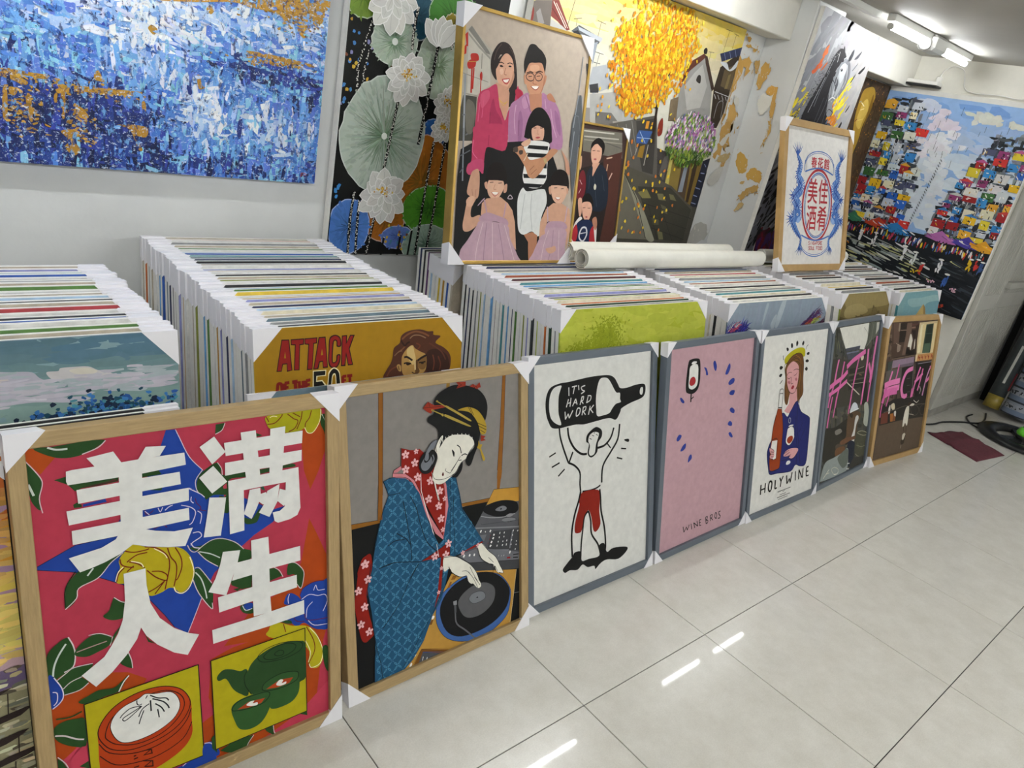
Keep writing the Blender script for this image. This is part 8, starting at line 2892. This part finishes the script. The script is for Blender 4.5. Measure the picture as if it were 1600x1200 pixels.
S1 = 'slate beige green white blue charcoal white red beige black pale_blue beige white green beige grey white blue teal lavender beige black'
S2 = ('yellow charcoal grey slate beige cream pale_blue navy beige lavender ochre white yellow green sky_blue black white olive beige black white '
      'ochre lavender white brown black navy slate teal blue sky_blue white green beige grey white orange beige')
S3 = ('lime grey dark_green orange cream lime charcoal lavender olive white green navy sky_blue teal white maroon sky_blue rust '
      'pale_blue olive grey black navy black')
S4 = 'slate white black cream teal grey beige black white rust pale_blue grey cream red beige blue navy white'
S5 = 'olive grey black yellow cream grey white black brown grey beige lavender black white'
S6 = 'teal cream black white grey rust beige black brown grey white black brown charcoal'


def cl(s):
    return [x.replace('_', ' ') for x in s.split()]


stack('cloud painting', -1.53, .618, .67, 1.22, 21, .952, .925, 13, 7, cl(S1), 'canvases stacked behind the red floral print',
      'front canvas of its stack, painted with pale clouds over blue flowers', '#7f9ba1', gen_cloud)
stack('yellow poster', -.743, .61, .67, 1.50, 38, .940, .930, 13.8, 5, cl(S2), 'canvases stacked behind the kimono print',
      'yellow canvas poster with red title lettering and a brown haired woman', '#9c740e', art('attack'))
stack('lime green tree', .272, .822, .67, 1.17, 24, .936, .935, 13.6, 7.5, cl(S3), 'canvases stacked behind the bottle print',
      'lime green canvas with a faint leafy tree at the front of its stack', '#a5ad2e', gen_greentree)
stack('grey feather', 1.268, .874, .67, 1.19, 19, .916, .925, 11, 7, cl(S4), 'canvases stacked behind the pink print',
      'grey blue canvas with purple feather strokes at the front of its stack', '#8a97a3', gen_feather)
stack('brown skyline', 2.292, .60, .67, 1.20, 15, .925, .925, 13, 7, cl(S5), 'canvases stacked behind the market print',
      'brown canvas with a hazy spired skyline at the front of its stack', '#8a7a4e', art('skyline'))
stack('teal cone', 3.045, .64, .67, 1.20, 16, .905, .92, 11, 6, cl(S6), 'canvases stacked behind the shophouse print',
      'teal canvas with a sand coloured cone at the front of its stack', '#7fa5a8', art('cone'))
# older canvases further back, behind the family portrait
RB = cl('beige blue ochre yellow white pale_blue purple black navy')
for i, c in enumerate(RB):
    dark = i > 5
    canvas('%s edged old canvas, %s behind the foot of the family portrait' % (c, ordinal(i + 1)), 'old canvases behind the family portrait',
           .262 + .002 * i, .80, 1.235 + .03 * i, .918, 6, .026, c, face=.011, leg=.07, corners='TL TR' if not dark else '')

# thin canvases squeezed between the front prints and the stacks
canvas('harbour sunset canvas peeking out left of the red floral print', 'canvases leaning behind the front prints', -1.93, .675, .548, .828, 13.2, .010,
       'orange', face=.003, corners='TR', base='#c9b46a', draw=gen_sunset, pm=M_OIL)
canvas('black edged white canvas directly behind the red floral print', 'canvases leaning behind the front prints', -1.56, .62, .560, .842, 13.3, .016,
       'black', face=.006, corners='TL TR')
canvas('second black edged white canvas behind the red floral print', 'canvases leaning behind the front prints', -1.555, .62, .583, .840, 13.5, .016,
       'black', face=.006, corners='TL TR')
canvas('maroon edged canvas in the gap between the two oak framed prints', 'canvases leaning behind the front prints', -.755, .57, .611, .812, 16.2, .011,
       'maroon', face=.004, corners='TL')
canvas('slate edged canvas in the gap between the two oak framed prints', 'canvases leaning behind the front prints', -.765, .625, .6255, .826, 15.6, .011,
       'slate', face=.005, corners='TL TR')

# ------------------------------------------------------------------ canvas rolls lying on the stacks
M_ROLL = mat('rolled_canvas_white', '#dcdad0', 0.7, var=0.05, scale=12, bump=0.1, bscale=200)
M_ROLLIN = mat('rolled_canvas_inside', '#b5b2a8', 0.8, var=0.05)


def roll(label, p0, p1, r, turns=2.6):
    p0, p1 = Vector(p0), Vector(p1)
    d = p1 - p0
    t = empty('canvas_roll', (p0 + p1) / 2, label, 'roll', 'rolled canvases lying on the stacks')
    a = Vector((0, 0, 1))
    b = d.normalized().cross(a).normalized()
    a = b.cross(d.normalized())
    N = 150
    V, F = [], []
    for e in (0, 1):
        for k in range(N):
            th = tau * turns * k / (N - 1)
            rr = r * (1 - 0.42 * (1 - k / (N - 1)))
            V.append(p0 + d * e + (a * cos(th) + b * sin(th)) * rr - (p0 + p1) / 2)
    for k in range(N - 1):
        F.append((k, k + 1, N + k + 1, N + k))
    o = mesh_obj('sheet', V, F, M_ROLL, t)
    sol = o.modifiers.new('thickness', 'SOLIDIFY')
    sol.thickness = 0.003
    sol.offset = -1
    return t


roll('long white canvas roll in front, lying across the green and grey stacks', (.79, 1.10, .985), (2.185, 1.115, .981), .043)
roll('long white canvas roll at the back, lying below the village street painting', (.80, 1.20, .985), (2.02, 1.215, .985), .043, 2.2)
roll('short white canvas roll lying behind the dragon emblem frame', (2.37, 1.215, .972), (3.36, 1.20, .972), .036)

# dark red canvas standing behind the emblem frame
t = canvas('dark red and purple canvas behind the dragon emblem frame', None, 2.48, .62, 1.34, .33, 3, .022, 'maroon', face=.003, corners='', base='#571a2c', draw=gen_redcanvas,
           z0=.9415, pm=M_OIL)

# ------------------------------------------------------------------ small things at the right
M_MAT = mat('maroon_towelling', '#5a2730', 0.95, var=0.2, scale=60, bump=0.8, bscale=240)
mt = bmesh.new()
NX, NY = 26, 18
c0, c1, c2, c3 = Vector((3.62, .075)), Vector((3.98, .018)), Vector((4.10, .325)), Vector((3.76, .425))
grid = []
for i in range(NX + 1):
    row = []
    for j in range(NY + 1):
        s, q = i / NX, j / NY
        p = (c0 * (1 - s) + c1 * s) * (1 - q) + (c3 * (1 - s) + c2 * s) * q
        # rounded, slightly wavy outline
        e = 0.018 * (sin(9 * s + 2) * (q > .95) + sin(7 * q) * (s > .95))
        edge = min(s, 1 - s, q, 1 - q)
        fold = 0.010 * math.exp(-((q - 0.52 - 0.1 * sin(3 * s)) / 0.06) ** 2) + 0.006 * math.exp(-((s - .3) / .08) ** 2) * q
        z = 0.004 + 0.010 * min(1, edge * 14) + fold
        row.append(mt.verts.new((p.x + e, p.y + e * .5, z)))
    grid.append(row)
for i in range(NX):
    for j in range(NY):
        mt.faces.new((grid[i][j], grid[i + 1][j], grid[i + 1][j + 1], grid[i][j + 1]))
me = bpy.data.meshes.new('floor_cloth')
mt.to_mesh(me)
mt.free()
me.materials.append(M_MAT)
for p in me.polygons:
    p.use_smooth = True
mo = share('floor_cloth', me)
sm = mo.modifiers.new('thickness', 'SOLIDIFY')
sm.thickness = 0.009
sm.offset = -1
tag(mo, 'dark maroon folded floor cloth lying on the tiles', 'mat')

M_RUBBER = mat('black_plastic', '#111214', 0.35)
M_GREENP = mat('green_plastic', '#6fd03a', 0.35)
M_BROWN = mat('brown_grille', '#4a3a2c', 0.6, var=0.3, scale=60)
fx, fy = 4.44, 0.035
fan = empty('standing_fan', (fx, fy, 0), 'black standing fan base with a bright green collar', 'fan')
lathe('base_ring', [(.17, .004), (.27, .002), (.285, .012), (.275, .03), (.22, .04), (.18, .032), (.17, .004)], M_RUBBER, fan, 40)
for k in range(3):
    a = tau * k / 3 + .5
    V, F = box_vf(.03, .19, -.035, .035, .006, .03)
    o = mesh_obj('spoke', V, F, M_RUBBER, fan)
    o.rotation_euler[2] = a
lathe('hub', [(.001, .004), (.06, .004), (.058, .05), (.05, .062), (.001, .062)], M_RUBBER, fan, 28)
lathe('collar', [(.056, .055), (.062, .070), (.045, .105), (.036, .108)], M_GREENP, fan, 28)
lathe('pole', [(.036, .105), (.034, .20), (.022, .21), (.022, .75), (.001, .75)], M_BROWN, fan, 20)
lathe('motor_housing', [(.001, .72), (.07, .74), (.09, .80), (.08, .88), (.001, .90)], M_RUBBER, fan, 24)

# leaning rolls in the dark corner
def band_mat():
    m = bpy.data.materials.new('printed_banding')
    m.use_nodes = True
    nt = m.node_tree
    b = nt.nodes['Principled BSDF']
    tc = nt.nodes.new('ShaderNodeTexCoord')
    sx = nt.nodes.new('ShaderNodeSeparateXYZ')
    nt.links.new(tc.outputs['Object'], sx.inputs[0])
    mu = nt.nodes.new('ShaderNodeMath')
    mu.operation = 'MULTIPLY'
    mu.inputs[1].default_value = 9.5
    nt.links.new(sx.outputs['Z'], mu.inputs[0])
    fr = nt.nodes.new('ShaderNodeMath')
    fr.operation = 'FRACT'
    nt.links.new(mu.outputs[0], fr.inputs[0])
    rp = nt.nodes.new('ShaderNodeValToRGB')
    e = rp.color_ramp.elements
    rp.color_ramp.interpolation = 'CONSTANT'
    e[0].position = 0
    e[0].color = (*hx('#3c4250'), 1)
    e[1].position = .08
    e[1].color = (*hx('#8fa0bf'), 1)
    for p, c in ((.42, '#c6ccd8'), (.80, '#b4bccb'), (.95, '#3c4250')):
        q = e.new(p)
        q.color = (*hx(c), 1)
    nt.links.new(fr.outputs[0], rp.inputs[0])
    # small dark printed figures in the middle of each band
    vo = nt.nodes.new('ShaderNodeTexNoise')
    vo.inputs['Scale'].default_value = 55
    nt.links.new(tc.outputs['Object'], vo.inputs[0])
    gt = nt.nodes.new('ShaderNodeMath')
    gt.operation = 'GREATER_THAN'
    gt.inputs[1].default_value = .54
    nt.links.new(vo.outputs[0], gt.inputs[0])
    r2 = nt.nodes.new('ShaderNodeValToRGB')
    r2.color_ramp.interpolation = 'CONSTANT'
    r2.color_ramp.elements[0].color = (0, 0, 0, 1)
    r2.color_ramp.elements[1].position = .46
    r2.color_ramp.elements[1].color = (1, 1, 1, 1)
    q = r2.color_ramp.elements.new(.76)
    q.color = (0, 0, 0, 1)
    nt.links.new(fr.outputs[0], r2.inputs[0])
    ml = nt.nodes.new('ShaderNodeMath')
    ml.operation = 'MULTIPLY'
    nt.links.new(gt.outputs[0], ml.inputs[0])
    nt.links.new(r2.outputs[0], ml.inputs[1])
    mx = nt.nodes.new('ShaderNodeMix')
    mx.data_type = 'RGBA'
    nt.links.new(ml.outputs[0], mx.inputs['Factor'])
    nt.links.new(rp.outputs[0], mx.inputs['A'])
    mx.inputs['B'].default_value = (*hx('#333a46'), 1)
    nt.links.new(mx.outputs['Result'], b.inputs['Base Color'])
    b.inputs['Roughness'].default_value = 0.5
    return m


def leaning(name, label, base, top, r, body, ends=None, stickers=()):
    base, top = Vector(base), Vector(top)
    L = (top - base).length
    q = Vector((0, 0, 1)).rotation_difference((top - base).normalized())
    t = empty(name, Matrix.Translation(base) @ q.to_matrix().to_4x4(), label, 'roll')
    tube('roll_body', (0, 0, 0), (0, 0, L), r, body, t, n=32)
    if ends:
        for z0, z1 in ((0.0, .10), (.62, .74), (.80, 1.05)):
            tube('tape_band', (0, 0, z0 - .001), (0, 0, z1), r * 1.012, ends, t, n=32)
    for (z0, z1, a0, a1, m) in stickers:
        V, F = [], []
        K = 6
        for k in range(K + 1):
            a = a0 + (a1 - a0) * k / K
            for z in (z0, z1):
                V.append((cos(a) * r * 1.02, sin(a) * r * 1.02, z))
        for k in range(K):
            F.append((2 * k, 2 * k + 2, 2 * k + 3, 2 * k + 1))
        mesh_obj('sticker', V, F, m, t)
    return t


M_DKTUBE = mat('dark_grey_wrap', '#3f4547', 0.5, var=0.15, scale=20)
M_YTAPE = mat('amber_tape', '#8d7a2e', 0.4, var=0.2, scale=30)
M_STK = mat('paper_label', '#b5b5ae', 0.7, var=0.12, scale=90)
M_STR = mat('red_label', '#a8363c', 0.6)
leaning('banner_roll', 'thick leaning roll printed with pale blue bands', (4.96, .23, .03), (5.22, .20, 1.75), .105, band_mat())
leaning('wrapped_roll', 'dark grey wrapped roll with amber tape and paper labels', (4.93, .40, .03), (5.30, .385, 1.75), .056, M_DKTUBE, M_YTAPE,
        [(.47, .60, -2.6, -1.6, M_STK), (.16, .30, -2.0, -1.6, M_STR), (.16, .30, -1.6, -1.2, M_STK), (.20, .50, -3.1, -2.8, M_STK), (.66, .71, -2.6, -1.3, M_STK)])

M_CABLE = mat('black_cable', '#0e0e10', 0.5)
c = cable('power_cable', [(3.9, .50, .006), (4.0, .47, .006), (4.12, .46, .006), (4.3, .40, .006), (4.45, .33, .006), (4.6, .33, .006), (4.8, .38, .006)], .006, M_CABLE)
tag(c, 'black power cable running along the foot of the ribbed doors', 'cable')
c = cable('power_cable', [(4.62, .42, .006), (4.5, .42, .006), (4.38, .36, .006), (4.33, .28, .006), (4.24, .2, .006), (4.2, .12, .006)], .005, M_CABLE)
tag(c, 'black cable curling towards the fan base', 'cable')

# adapter and cable on the end wall above the street painting
M_WPL = mat('white_plastic', '#e8e6e0', 0.4)
rt = empty('router_box', (4.0, 1.36, 2.075), 'flat black and white box on top of the street painting', 'router')
box('case', -.055, .03, -.10, .10, 0.0, .012, M_RUBBER, rt, .002)
box('cover', -.055, .03, -.10, .10, .012, .035, M_WPL, rt, .003)
ad = box('power_adapter', 3.985, 4.015, 1.265, 1.295, 2.075, 2.145, M_WPL, None, .004)
tag(ad, 'small white plug adapter beside the flat black and white box', 'adapter')
c = cable('white_cable', [(4.0, 1.28, 2.14), (4.0, 1.265, 2.185), (4.01, 1.22, 2.215), (4.02, 1.16, 2.20), (4.03, 1.14, 2.15), (4.03, 1.12, 2.10), (4.03, 1.06, 2.078), (4.03, .9, 2.083), (4.03, .8, 2.076), (4.03, .7, 2.09)], .0035, M_WPL)
tag(c, 'thin white cable looping along the end wall above the street painting', 'cable')
